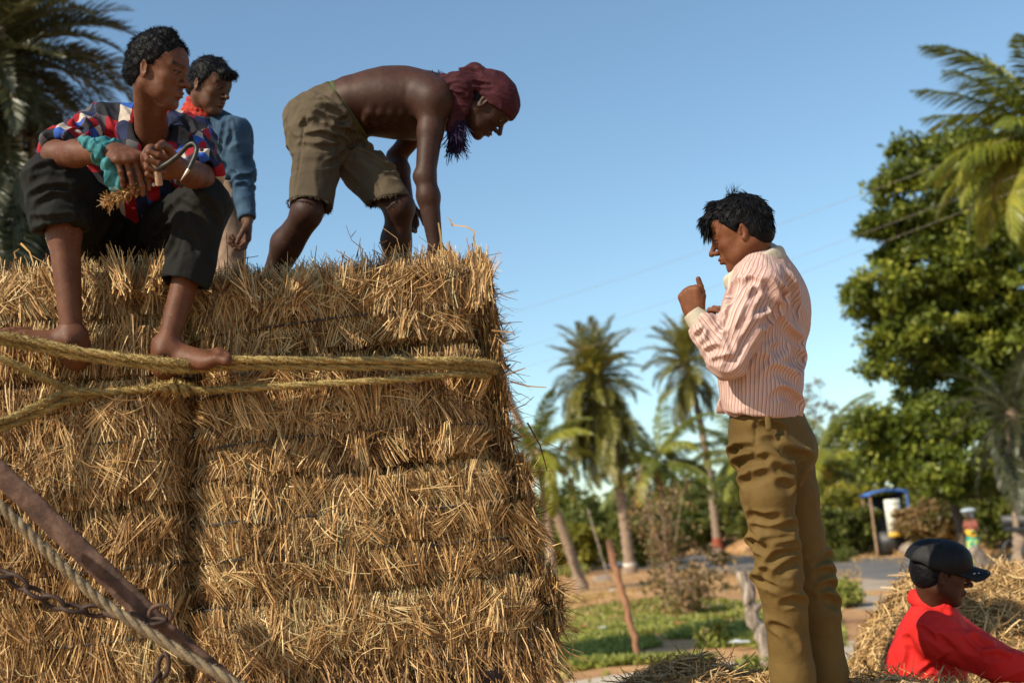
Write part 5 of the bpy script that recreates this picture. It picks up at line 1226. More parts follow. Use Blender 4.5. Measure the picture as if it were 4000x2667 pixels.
def person(name_label, V, F, mat, marks=(), brows=()):
    """marks: (centre, radius, weight) for lips and nails; brows: hair-dark places"""
    c = np.zeros((len(V), 3))
    for p, r_, w in marks:
        r_ = np.asarray(r_) if not np.isscalar(r_) else r_
        c[:, 0] = np.maximum(c[:, 0], w * np.clip(1.6 * (1 - np.linalg.norm(V - p, axis=1) / r_), 0, 1))
    for p, q, r_, w in brows:
        ab = q - p; t_ = np.clip((V - p) @ ab / ab.dot(ab), 0, 1); c[:, 1] = np.maximum(c[:, 1], w * np.clip(1.8 * (1 - np.linalg.norm(V - p - t_[:, None] * ab, axis=1) / r_), 0, 1))
    o = link('person', mesh_np('person', V, F, mat, True, col=c)); tag(o, name_label, 'person'); return o
def garment(name, parent, F_, bones, mat, smooth=1, fold=None, seed=0, base=.004, cr=None, planar=None):
    """the smooth garment is meshed first, then its cloth is pushed onto the folded shape, so that stripes and checks ride on the folds"""
    V, F = F_.mesh(smooth); uv = limb_uv(V, bones, planar)
    if fold: F_.disp(lambda P: 1.0 * folds(P, fold, seed) + base * np.abs(2 * vnoise(P * A(26, 26, 15) + 2 * vnoise(P * 9, seed + 3)[:, None], seed + 31) - 1) - base * .4, .03)
    if cr:
        for q in cr: F_.creases(**q)
    if fold or cr:
        n = normals(V, F)
        for _ in range(7): V = V - n * np.clip(F_.sample(V), -.006, .006)[:, None] * .8
        S = np.zeros_like(V); C = np.zeros(len(V))
        for a in range(4):
            b = (a + 1) % 4
            for ax in range(3): S[:, ax] += np.bincount(F[:, a], V[F[:, b], ax], len(V)) + np.bincount(F[:, b], V[F[:, a], ax], len(V))
            C += np.bincount(F[:, a], minlength=len(V)) + np.bincount(F[:, b], minlength=len(V))
        V = V * .6 + .4 * S / np.maximum(C, 1)[:, None]
    return link(name, mesh_np(name, V, F, MAT[mat], True, uv=uv), parent)
def bounds(pts_, m):
    P = np.array([np.asarray(p) for p in pts_]); return P.min(0) - m, P.max(0) + m
def facemarks(c, M, s):
    P = lambda x, y, z: c + M @ (A(x, y, z) * s)
    mk = [(P(.094, g * .009, z), .014 * s, .8) for g in (-1, 0, 1) for z in (-.061, -.073)]
    br = [(P(.088, g * .012, .0185), P(.074, g * .046, .022), .0095 * s, 1.0) for g in (1, -1)] + [(P(.0865, g * .019, -.0005), P(.0800, g * .043, -.001), .0052 * s, .9) for g in (1, -1)]
    return mk, br
def hair_cap(F, c, M, s, back=-.075, front=.030, side=.0, thick=.012, nape=-.055, sideburn=True):
    """hair volume: skull grown outward, cut by the hairline"""
    P = lambda x, y, z: c + M @ (A(x, y, z) * s)
    T = thick
    F.ell(P(-.014, 0, .030), A(.093 + T, .073 + T, .084 + T) * s, M, 0)
    F.ell(P(-.045, 0, -.020), A(.058 + T * .8, .066 + T * .6, .060) * s, M, .02)
    # keep only what is behind the hairline
    F.cut(P(.062, 0, .045), M @ nrm(A(1, 0, -.45)), .14 * s, .012)     # forehead
    F.cut(P(.018, 0, .004), M @ nrm(A(.75, 0, -.66)), .12 * s, .010)   # temples, above the ears
    F.cut(P(-.03, 0, nape), M @ nrm(A(.25, 0, -1)), .12 * s, .008)
def hair_locks(name, parent, V, F, n, L, w, c, M, s, mat, seed, comb=None, curl=.35, droop=.0, zmin=-9, out=.22, jit=.22, sel=None):
    r = np.random.default_rng(seed); Nn = normals(V, F); q = (V - c) @ M / s; ok = np.nonzero(q[:, 2] > zmin)[0] if sel is None else np.nonzero(sel(q))[0]; i = r.choice(ok, n); R = V[i] - Nn[i] * .003; q = q[i]
    if comb is not None:
        t_ = comb(q) @ M.T; t_ = t_ - Nn[i] * (t_ * Nn[i]).sum(1)[:, None]; t_ /= np.maximum(np.linalg.norm(t_, axis=1, keepdims=True), .2)
        d = t_ + Nn[i] * out + rdir(n, r) * jit
    else: d = Nn[i] + rdir(n, r) * .35
    d /= np.linalg.norm(d, axis=1, keepdims=True)
    return locks(R, d, L, 4, w, curl, droop, seed)

def comb_down(q):
    z = np.clip((q[:, 2] - .045) * 16, 0, 1); b = np.clip(-(q[:, 0] + .03) * 14, 0, 1)
    return np.stack([.15 + z * 1.0 * (1 - b) - .1 * b, q[:, 1] * 3 * z, -1 + z * .85 * (1 - b)], 1)
# ================= seated man in the checked shirt
def seated():
    s = .92; f = cv(.94, -.20, -.26); M = frame(f, cv(.10, 1, 0)); ear = at(560, 264, 3.72); hc = ear - M @ (A(-.010, -.076, -.012) * s)
    nb = at(592, 545, 3.94); sh = {'R': at(388, 508, 4.0), 'L': at(742, 552, 4.03)}; el = {'R': at(218, 606, 3.76), 'L': at(782, 694, 3.82)}; wr = {'R': at(448, 590, 3.60), 'L': at(692, 655, 3.60)}
    hip = {'R': at(440, 960, 4.25), 'L': at(590, 985, 4.27)}; kn = {'R': at(222, 715, 3.80), 'L': at(800, 795, 3.86)}; an = {'R': at(281, 1310, 3.735), 'L': at(652, 1352, 3.755)}
    pel = at(510, 985, 4.30); wai = at(522, 860, 4.25); che = at(555, 700, 4.12); upc = at(572, 590, 4.02); fw = cv(.12, -.22, -1)
    parts = []
    # head
    lo, hi = bounds([hc], .16); lo = np.minimum(lo, nb - .07); F = Field(lo, hi, .0023)
    head(F, hc, M, s, jaw=1.0, nose=1.0, neck_to=nb, neck_r=.050, lips=1.15); parts.append(F.mesh(1))
    # body: torso, arms, legs
    P = [nb, pel, *sh.values(), *el.values(), *wr.values(), *hip.values(), *kn.values(), *an.values()]
    lo, hi = bounds(P, .16); F = Field(lo, hi, .0042)
    F.chain([pel, wai, che, upc], [.135, .125, .145, .12], .05, fw, [.7, .65, .62, .6]); F.cone(sh['R'], sh['L'], .05, .05, .05); F.cone(upc, nb, .06, .05, .05)
    for k in 'RL':
        F.cone(sh[k], el[k], .050, .040, .02)
        mid = el[k] + (wr[k] - el[k]) * .35; F.cone(el[k], mid, .037, .039, .02); F.cone(mid, wr[k], .039, .025, .015)
        F.cone(hip[k], kn[k], .078, .056, .03); calf = kn[k] + (an[k] - kn[k]) * .32 - cv(0, 0, -.02)
        F.cone(kn[k], calf, .050, .047, .03); F.cone(calf, an[k], .047, .029, .03); F.cone(kn[k] + cv(0, 0, -.015), an[k] + cv(0, 0, -.008), .030, .018, .02)
    parts.append(F.mesh(1))
    # right hand hanging over, fingers down
    F = Field(*bounds([wr['R'] + cv(.05, -.06, -.02)], .17), .0019)
    K1, T1, th1 = hand(F, wr['R'], cv(.66, -.34, -.64), cv(-.12, -.86, .50), cv(.7, .55, .4), [(1.0, .32, .18), (1.05, .25, .15), (1.08, .22, .12), (1.1, .28, .15)], 1.06, (.02, .0, -.02, -.05),
                      thumb=((.75, .45, .7), (.8, .1, .75), (.8, -.1, .7)), from_=wr['R'] - nrm(wr['R'] - el['R']) * .09, wr=.027)
    parts.append(F.mesh(1))
    # left fist round the hook
    w2 = wr['L']; F = Field(*bounds([w2 + cv(-.06, .01, -.02)], .15), .0019)
    K2, T2, th2 = hand(F, w2, cv(-.80, .16, -.55), cv(-.45, -.05, -.85), cv(0, 1, 0), [(1.25, 1.35, .55), (1.35, 1.4, .6), (1.35, 1.45, .6), (1.35, 1.45, .6)], 1.04, (0, 0, 0, 0),
                      thumb=((.60, .65, .45), (.75, .35, .55), (.55, -.15, .75)), from_=w2 - nrm(w2 - el['L']) * .09, wr=.027)
    parts.append(F.mesh(1))
    for k, f_, u_, sd in (('R', cv(-.86, .40, -.28), cv(.40, .84, -.34), cv(.1, -.4, -1)), ('L', cv(.90, .20, -.36), cv(-.10, .88, -.40), cv(.1, -.4, -1))):
        F = Field(*bounds([an[k]], .24), .0024); foot(F, an[k], f_, u_, sd, 1.13, shin=an[k] + (kn[k] - an[k]) * .3); parts.append(F.mesh(1))
    V, Fc = join(parts); mk, br = facemarks(hc, M, s)
    for t_ in T1 + T2: mk.append((t_ + cv(0, 0, -.008), .008, .9))
    o = person('seated young man in a checked red, blue and black shirt, barefoot on the ropes', V, Fc, MAT['skin_seated'], mk, br); eyes(hc, M, s, o, (1, -.1, -.12))
    # hair
    F = Field(*bounds([hc], .17), .003); hair_cap(F, hc, M, s, thick=.010, nape=-.075)
    for g in (1, -1): F.ell(hc + M @ (A(-.004, g * .088, -.016) * s), A(.026, .024, .034) * s, M, .006, 'sub')
    F.cone(hc + M @ A(.02, -.02, .100), hc + M @ A(-.03, .0, .100), .022, .018, .02)
    F.disp(lambda P: .013 * (fbm(P * 60, 3, 3) - .5)); V, Fq = F.mesh(0)
    L_, LF = hair_locks('hair', o, V, Fq, 9500, .017, .0017, hc, M, s, None, 4, comb=comb_down, curl=.9, zmin=-.06, out=.55, jit=.6)
    V2, F2 = join([(V, Fq), (L_, LF)]); link('hair', mesh_np('hair', V2, F2, MAT['hair'], True), o)
    # shirt
    lo, hi = bounds([pel, upc, *sh.values(), *el.values(), hc], .14); F = Field(lo, hi, .0045)
    F.chain([pel + cv(0, .01, 0), wai, che, upc], [.175, .165, .168, .145], .04, fw, [.72, .72, .66, .62]); F.cone(sh['R'] + cv(0, -.01, 0), sh['L'] + cv(0, -.01, 0), .064, .064, .06); F.cone(upc, nb + cv(0, -.02, .01), .09, .064, .05); F.cone(sh['R'], nb + cv(-.03, .015, .02), .05, .035, .05); F.cone(sh['L'], nb + cv(.03, .015, .02), .05, .035, .05)
    for k, e_ in (('R', .80), ('L', .86)):
        q = sh[k] + (el[k] - sh[k]) * e_; F.cone(sh[k], q, .066, .061, .03); F.cut(q, el[k] - sh[k], .11, .01)
    F.cut(pel + cv(0, -.03, 0), cv(0, -1, 0), .5, .02)
    # open neck
    F.cone(at(598, 470, 3.82), at(600, 610, 3.90), .060, .050, .01, mode='sub'); F.cone(at(600, 610, 3.92), at(600, 705, 3.965), .045, .022, .01, mode='sub'); F.cone(hc, nb + cv(0, .02, 0), .06, .062, .01, mode='sub')
    fs = [(che, .22, .012, cv(.5, 1, 0), 14), (wai, .2, .016, cv(1, .25, 0), 16), (pel, .2, .014, cv(1, -.4, 0), 14), (sh['R'], .13, .012, cv(.7, -.6, -.4), 22), (sh['L'], .13, .012, cv(-.6, -.8, -.3), 22),
          (el['R'], .11, .012, cv(.4, 1, 0), 28), (el['L'], .11, .010, cv(.6, .5, 0), 26)]
    bones = [(pel, upc + (upc - pel) * .25, .165, cv(0, 0, 1)), (sh['R'], el['R'], .07, cv(0, 0, 1)), (sh['L'], el['L'], .07, cv(0, 0, 1))]
    cr = [dict(lines=[[(430, 640), (470, 700), (520, 780)], [(350, 690), (420, 700), (480, 740)], [(400, 620), (450, 690), (470, 760)], [(620, 560), (690, 650), (740, 760)], [(560, 600), (590, 700), (640, 780)], [(880, 640), (900, 720), (870, 800)], [(960, 660), (1010, 740), (1030, 820)], [(1050, 680), (1080, 780), (1100, 860)],
        [(700, 800), (760, 850), (840, 830)], [(1020, 760), (1080, 800), (1130, 820)], [(300, 800), (380, 770), (440, 760)], [(740, 1150), (800, 1090), (880, 1070)], [(820, 1180), (880, 1140), (960, 1130)]], scale=1.4257, ox=0, oy=0, w=.011, dep=.005)]
    sh_o = garment('shirt', o, F, bones, 'plaid', 1, fs, 3, cr=cr, planar=(cv(1, 0, .1), cv(0, 0, 1)))
    # collar flaps and open front edge, rolled cuffs
    F = Field(*bounds([nb, at(598, 720, 3.9)], .16), .0032)
    for pa in ([(500, 425, 3.97), (488, 500, 3.90), (512, 580, 3.86), (552, 650, 3.88)], [(668, 440, 4.00), (690, 520, 3.93), (672, 590, 3.89), (618, 690, 3.89)]):
        Q = pts(pa); F.chain(Q, [.020, .024, .024, .010], .01, cv(.0, 0, -1), [.3, .3, .3, .3])
    F.cone(at(496, 470, 4.0), at(680, 480, 4.05), .022, .022, .01); F.cone(hc, nb + cv(0, .02, 0), .054, .056, .006, mode='sub'); garment('collar', o, F, bones, 'plaid', 1, planar=(cv(1, 0, .1), cv(0, 0, 1)))
    for k, e_ in (('R', .80), ('L', .86)):
        q = sh[k] + (el[k] - sh[k]) * e_; a = nrm(el[k] - sh[k]); F = Field(*bounds([q], .14), .0035); F.cone(q - a * .020, q + a * .024, .066, .064, .005); F.cone(q - a * .004, q + a * .012, .069, .068, .01)
        F.cut(q + a * .032, a, .12, .008); F.cut(q - a * .026, -a, .12, .008); F.cone(q + a * .01, q + a * .08, .052, .050, .004, mode='sub'); garment('rolled_cuff', o, F, [(q - a * .1, q + a * .1, .07, cv(0, 0, 1))], 'plaid', 1, [(q, .12, .012, cv(.3, .9, 0), 34)], 9)
    # shirt button strip
    mb = MB()
    for (x, y, d) in ((601, 722, 3.965), (612, 830, 4.04)): 
        p = at(x, y, d - .012); mb.tube([p, p + cv(0, 0, -.003)], .006, 10)
    mb.build('button', MAT['board'], o)
    # trousers
    lo, hi = bounds([pel, *kn.values(), *an.values()], .15); F = Field(lo, hi, .0045)
    F.cone(hip['R'], hip['L'], .115, .115, .05); F.cone(pel, wai, .13, .12, .04, fw, .8)
    for k, e_, rk, rh in (('R', .30, .090, .074), ('L', .57, .073, .063)):
        q = kn[k] + (an[k] - kn[k]) * e_; F.cone(hip[k], kn[k], .108, rk, .04); F.cone(kn[k], q, rk * .98, rh, .02); a = nrm(an[k] - kn[k])
        F.cone(q - a * (.085 if k == 'R' else .075), q, rh + .007, rh + .006, .003); F.cut(q + a * .0, a, .14, .006)
    fs = [(kn['R'], .15, .016, cv(1, .3, 0), 17), (kn['L'], .15, .012, cv(.7, .8, 0), 15), (hip['R'] * .5 + kn['R'] * .5, .15, .016, cv(.6, -.8, 0), 15), (hip['L'] * .5 + kn['L'] * .5, .16, .02, cv(.6, .8, 0), 14), (at(590, 980, 4.1), .14, .02, cv(.5, .9, 0), 16),
          (kn['L'] + (an['L'] - kn['L']) * .4, .13, .014, cv(.2, 1, 0), 15), (kn['R'] + (an['R'] - kn['R']) * .2, .1, .010, cv(1, 0, 0), 26)]
    for k, e_ in (('R', .30), ('L', .57)):
        q = kn[k] + (an[k] - kn[k]) * e_; a = nrm(an[k] - kn[k]); F.cone(q - a * .02, q + a * .05, .058, .058, .004, mode='sub')
    garment('trousers', o, F, [(hip['R'], kn['R'], .1, cv(0, 0, 1))], 'blacktrouser', 1, fs, 5, cr=[dict(lines=[[(180, 1010), (260, 965), (340, 985)], [(165, 1100), (250, 1060), (380, 1050)], [(200, 1150), (300, 1095), (400, 1115)], [(190, 950), (260, 925), (350, 930)], [(175, 1225), (280, 1235), (400, 1215)], [(850, 1290), (900, 1240), (950, 1170), (1030, 1100)], [(870, 1340), (930, 1290), (980, 1230)], [(985, 1420), (1005, 1300), (1045, 1150)],
        [(1030, 1300), (1080, 1330), (1100, 1400)], [(930, 1420), (970, 1350), (990, 1250)], [(1000, 1130), (1080, 1180), (1150, 1260)], [(1120, 1100), (1180, 1150), (1220, 1250)]], scale=1.4257, ox=0, oy=0, w=.012, dep=.006)])
    # teal cloth tied on the right wrist
    F = Field(*bounds([at(405, 625, 3.6)], .17), .0028); a = nrm(wr['R'] - el['R']); q = wr['R'] - a * .035
    F.cone(q - a * .022, q + a * .012, .037, .033, .003, cv(0, 0, 1), .92); F.cut(q - a * .034, -a, .1, .004); F.cut(q + a * .034, a, .1, .004)
    F.chain(pts([(418, 640, 3.555), (380, 585, 3.55), (348, 560, 3.56), (322, 548, 3.57)]), [.012, .011, .010, .006], .006, cv(0, 0, 1), [.5] * 4)
    F.chain(pts([(418, 640, 3.555), (432, 680, 3.55), (452, 715, 3.555), (462, 745, 3.57)]), [.010, .014, .016, .005], .006, cv(0, 0, 1), [.35] * 4); F.ell(at(416, 636, 3.548), .015, None, .006)
    garment('wrist_cloth', o, F, [(q, q + a, .04, cv(0, 0, 1))], 'teal', 1, [(q, .09, .012, cv(.35, 1, 0), 60), (at(445, 700, 3.56), .06, .006, cv(.2, 1, 0), 60)], 2)
    return o
seated()
# the iron hook in the seated man's fist
def hook():
    e = empty('baling_hook', tuple(at(632, 655, 3.50))); tag(e, 'curved dark iron hook held in the fist of the seated man', 'hook'); o = np.array(e.location)
    P = pts([(610, 668, 3.53), (632, 653, 3.50), (665, 632, 3.49), (698, 606, 3.485), (718, 585, 3.48), (736, 568, 3.475), (755, 562, 3.47), (768, 578, 3.465), (764, 604, 3.46), (752, 632, 3.455), (738, 662, 3.45)])
    Q = spline(P, 50) - o; mb = MB(); mb.tube(Q, np.concatenate([np.full(34, .0068), np.linspace(.0068, .0060, 16)]), 12); mb.build('shank', MAT['darkmetal'], e)
    Q = spline(pts([(738, 662, 3.45), (722, 684, 3.447), (706, 706, 3.445)]), 14) - o; mb = MB(); mb.tube(Q, np.linspace(.0060, .0008, 14), 10); mb.build('point', MAT['brightmetal'], e)
    Q = spline(pts([(585, 610, 3.54), (604, 645, 3.525), (618, 690, 3.53), (622, 722, 3.54)]), 14) - o; mb = MB(); mb.tube(Q, [.010] * 14, 12); mb.build('handle', MAT['wood'], e)
hook()
def handful():
    r = np.random.default_rng(77); e = empty('handful_of_straw', tuple(at(470, 765, 3.55))); tag(e, 'small clump of crushed straw under the hanging fingers', 'straw clump'); o = np.array(e.location)
    n = 300; f = r.uniform(0, 1, n) ** .8; a = at(555, 728, 3.56); b = at(415, 790, 3.56); P = a + (b - a) * f[:, None] - o + rdir(n, r) * (.003 + .013 * np.sin(f * 2.6))[:, None]; d = nrm(b - a) + rdir(n, r) * .9; d /= np.linalg.norm(d, axis=1, keepdims=True)
    S = Straw(); S.add(*strands(P, d, rdir(n, r), r.uniform(.010, .036, n), r.uniform(.0015, .0035, n), r.normal(0, .8, n), r.uniform(.15, .75, n), 3, 5)); S.build('straw', e)
    mb = MB(); mb.tube(spline(pts([(560, 725, 3.57), (500, 755, 3.57), (440, 785, 3.575), (400, 800, 3.58)]), 20) - o, np.linspace(.016, .010, 20), 8); mb.build('core', MAT['core'], e)
handful()
# ================= man standing behind, blue shirt and red neck scarf
def standing():
    s = 1.0; f = cv(.84, -.28, -.46); M = frame(f, cv(.12, 1, 0)); ear = at(766, 326, 5.52); hc = ear - M @ (A(-.010, -.076, -.012) * s)
    nb = at(792, 468, 5.66); up = at(812, 545, 5.68); che = at(822, 620, 5.68); wai = at(832, 730, 5.68); pel = at(838, 800, 5.68); fw = cv(.35, 0, -.95)
    sh = {'R': at(712, 530, 5.82), 'L': at(917, 515, 5.56)}; el = {'R': at(690, 690, 5.86), 'L': at(945, 680, 5.56)}; wr = {'R': at(690, 860, 5.8), 'L': at(966, 862, 5.47)}
    hip = {'R': at(790, 800, 5.76), 'L': at(872, 800, 5.62)}; kn = {'R': at(780, 1110, 5.72), 'L': at(895, 1070, 5.52)}; an = {'R': at(790, 1450, 5.82), 'L': at(868, 1452, 5.66)}
    parts = []; lo, hi = bounds([hc, nb], .15); F = Field(lo, hi, .0028); head(F, hc, M, s, thin=.93, neck_to=nb, neck_r=.050); parts.append(F.mesh(1))
    F = Field(*bounds([nb, *sh.values(), *el.values(), *wr.values(), *an.values(), *kn.values()], .14), .0048)
    F.chain([pel, wai, che, up], [.13, .12, .14, .12], .04, fw, [.7, .65, .65, .6]); F.cone(sh['R'], sh['L'], .045, .045, .05); F.cone(up, nb, .06, .05, .04)
    for k in 'RL':
        F.cone(sh[k], el[k], .045, .036, .02); F.cone(el[k], wr[k], .038, .026, .02); F.cone(hip[k], kn[k], .075, .052, .03); F.cone(kn[k], an[k], .052, .032, .02)
        F.cone(an[k], an[k] + cv(.12, -.04, -.06), .034, .022, .02)
    parts.append(F.mesh(1))
    F = Field(*bounds([wr['L'] + cv(0, -.08, 0)], .15), .0022)
    K, T, th = hand(F, wr['L'], cv(-.04, -1, -.1), cv(-.85, -.05, -.45), cv(-.3, 0, -1), [(.35, .8, .5), (.75, .9, .5), (.95, 1.0, .5), (1.1, 1.0, .5)], 1.0, thumb=((.75, .5, .45), (.9, .1, .45), (.95, -.2, .3)), from_=wr['L'] - nrm(wr['L'] - el['L']) * .04, wr=.022); parts.append(F.mesh(1))
    F = Field(*bounds([wr['R'] + cv(0, -.08, 0)], .15), .003); hand(F, wr['R'], cv(0, -1, -.1), cv(.85, 0, -.4), cv(0, 0, -1), [(.4, .6, .4)] * 4, 1.0, from_=wr['R'] + cv(0, .08, 0)); parts.append(F.mesh(1))
    V, Fc = join(parts); mk, br = facemarks(hc, M, s); o = person('lean man in a dark blue shirt and red neck scarf standing at the back', V, Fc, MAT['skin_back'], mk, br); eyes(hc, M, s, o)
    F = Field(*bounds([hc], .17), .0035); hair_cap(F, hc, M, s, thick=.011, nape=-.055)
    for g in (1, -1): F.ell(hc + M @ A(-.004, g * .088, -.016), A(.026, .024, .034), M, .006, 'sub')
    F.cone(hc + M @ A(.088, -.03, .062), hc + M @ A(.085, .03, .066), .020, .020, .02); F.disp(lambda P: .014 * (fbm(P * 38, 8, 3) - .5)); V, Fq = F.mesh(0)
    L_, LF = hair_locks('hair', o, V, Fq, 2600, .026, .0032, hc, M, s, None, 14, comb=comb_down, curl=.55, droop=.5, zmin=-.03, out=.3, jit=.35)
    V2, F2 = join([(V, Fq), (L_, LF)]); link('hair', mesh_np('hair', V2, F2, MAT['hair'], True), o)
    F = Field(*bounds([pel, up, *sh.values(), *el.values(), *wr.values()], .13), .005)
    F.chain([pel, wai, che, up], [.158, .155, .165, .145], .04, fw, [.72, .72, .66, .6]); F.cone(sh['R'], sh['L'], .058, .058, .06); F.cone(up, nb, .085, .060, .05); F.cut(pel, cv(.12, -1, 0), .4, .01)
    for k in 'RL':
        F.cone(sh[k], el[k], .060, .050, .03); q = el[k] + (wr[k] - el[k]) * .96; F.cone(el[k], q, .050, .036, .02); a = nrm(wr[k] - el[k]); F.cone(q - a * .05, q, .037, .038, .002); F.cut(q, a, .08, .004); F.cone(q - a * .01, q + a * .05, .028, .028, .003, mode='sub')
    F.cone(hc, nb + cv(0, .02, 0), .055, .055, .01, mode='sub')
    fs = [(che, .2, .014, cv(.4, 1, 0), 15), (wai, .18, .014, cv(1, .5, 0), 15), (sh['L'], .12, .012, cv(-.3, 1, 0), 22), (el['L'], .14, .014, cv(1, .35, 0), 24), ]
    garment('shirt', o, F, [(pel, up, .16, cv(0, 0, 1))], 'denimshirt', 1, fs, 8, cr=[dict(lines=[[(1280, 680), (1290, 760), (1260, 830)], [(1250, 680), (1240, 740), (1230, 800)], [(1290, 960), (1350, 1005)], [(1305, 1000), (1385, 990)], [(1310, 1040), (1390, 1030)], [(1150, 760), (1180, 850), (1170, 940)], [(1140, 880), (1200, 930), (1240, 920)], [(1160, 1000), (1210, 960), (1250, 980)]], scale=1.4257, ox=0, oy=0, w=.011, dep=.005)])
    F = Field(*bounds([nb], .13), .0035); F.cone(at(716, 470, 5.62), at(792, 478, 5.56), .020, .022, .01); F.cone(at(792, 478, 5.56), at(850, 472, 5.62), .022, .016, .01, cv(0, 0, 1), .5); F.cone(hc, nb + cv(0, .02, 0), .054, .056, .006, mode='sub'); garment('collar', o, F, [(pel, up, .16, cv(0, 0, 1))], 'denimshirt', 1)
    # neck scarf: twisted rings round the neck
    F = Field(*bounds([nb + cv(0, .04, 0)], .14), .003); an_ = np.linspace(0, 2 * math.pi, 25)
    for j in range(4):
        C = nb + cv(-.004 * j, .062 - .023 * j, -.004 * j); R_ = .056 + .006 * j; Q = [C + cv(R_ * math.cos(a), -.018 * math.cos(a) - .008 * math.sin(a), R_ * 1.0 * math.sin(a)) for a in an_]; F.chain(Q, [.0135] * 25, .006)
    F.disp(lambda P: folds(P, [(nb + cv(0, .03, 0), .14, .008, cv(1, -.3, 0), 60)], 3)); garment('neck_scarf', o, F, [(nb, up, .06, cv(0, 0, 1))], 'redscarf', 1)
    F = Field(*bounds([pel, *kn.values()], .14), .0055); F.cone(hip['R'], hip['L'], .10, .10, .05)
    for k in 'RL':
        F.cone(hip[k], kn[k], .096, .072, .04); q = kn[k] + (an[k] - kn[k]) * .12; F.cone(kn[k], q, .070, .070, .01); F.cut(q, an[k] - kn[k], .1, .005)
    garment('shorts', o, F, [(hip['R'], kn['R'], .1, cv(0, 0, 1))], 'brownshorts', 1, [(kn['L'], .16, .010, cv(.3, 1, 0), 16), (hip['L'], .2, .01, cv(1, .4, 0), 14)], 3)
standing()

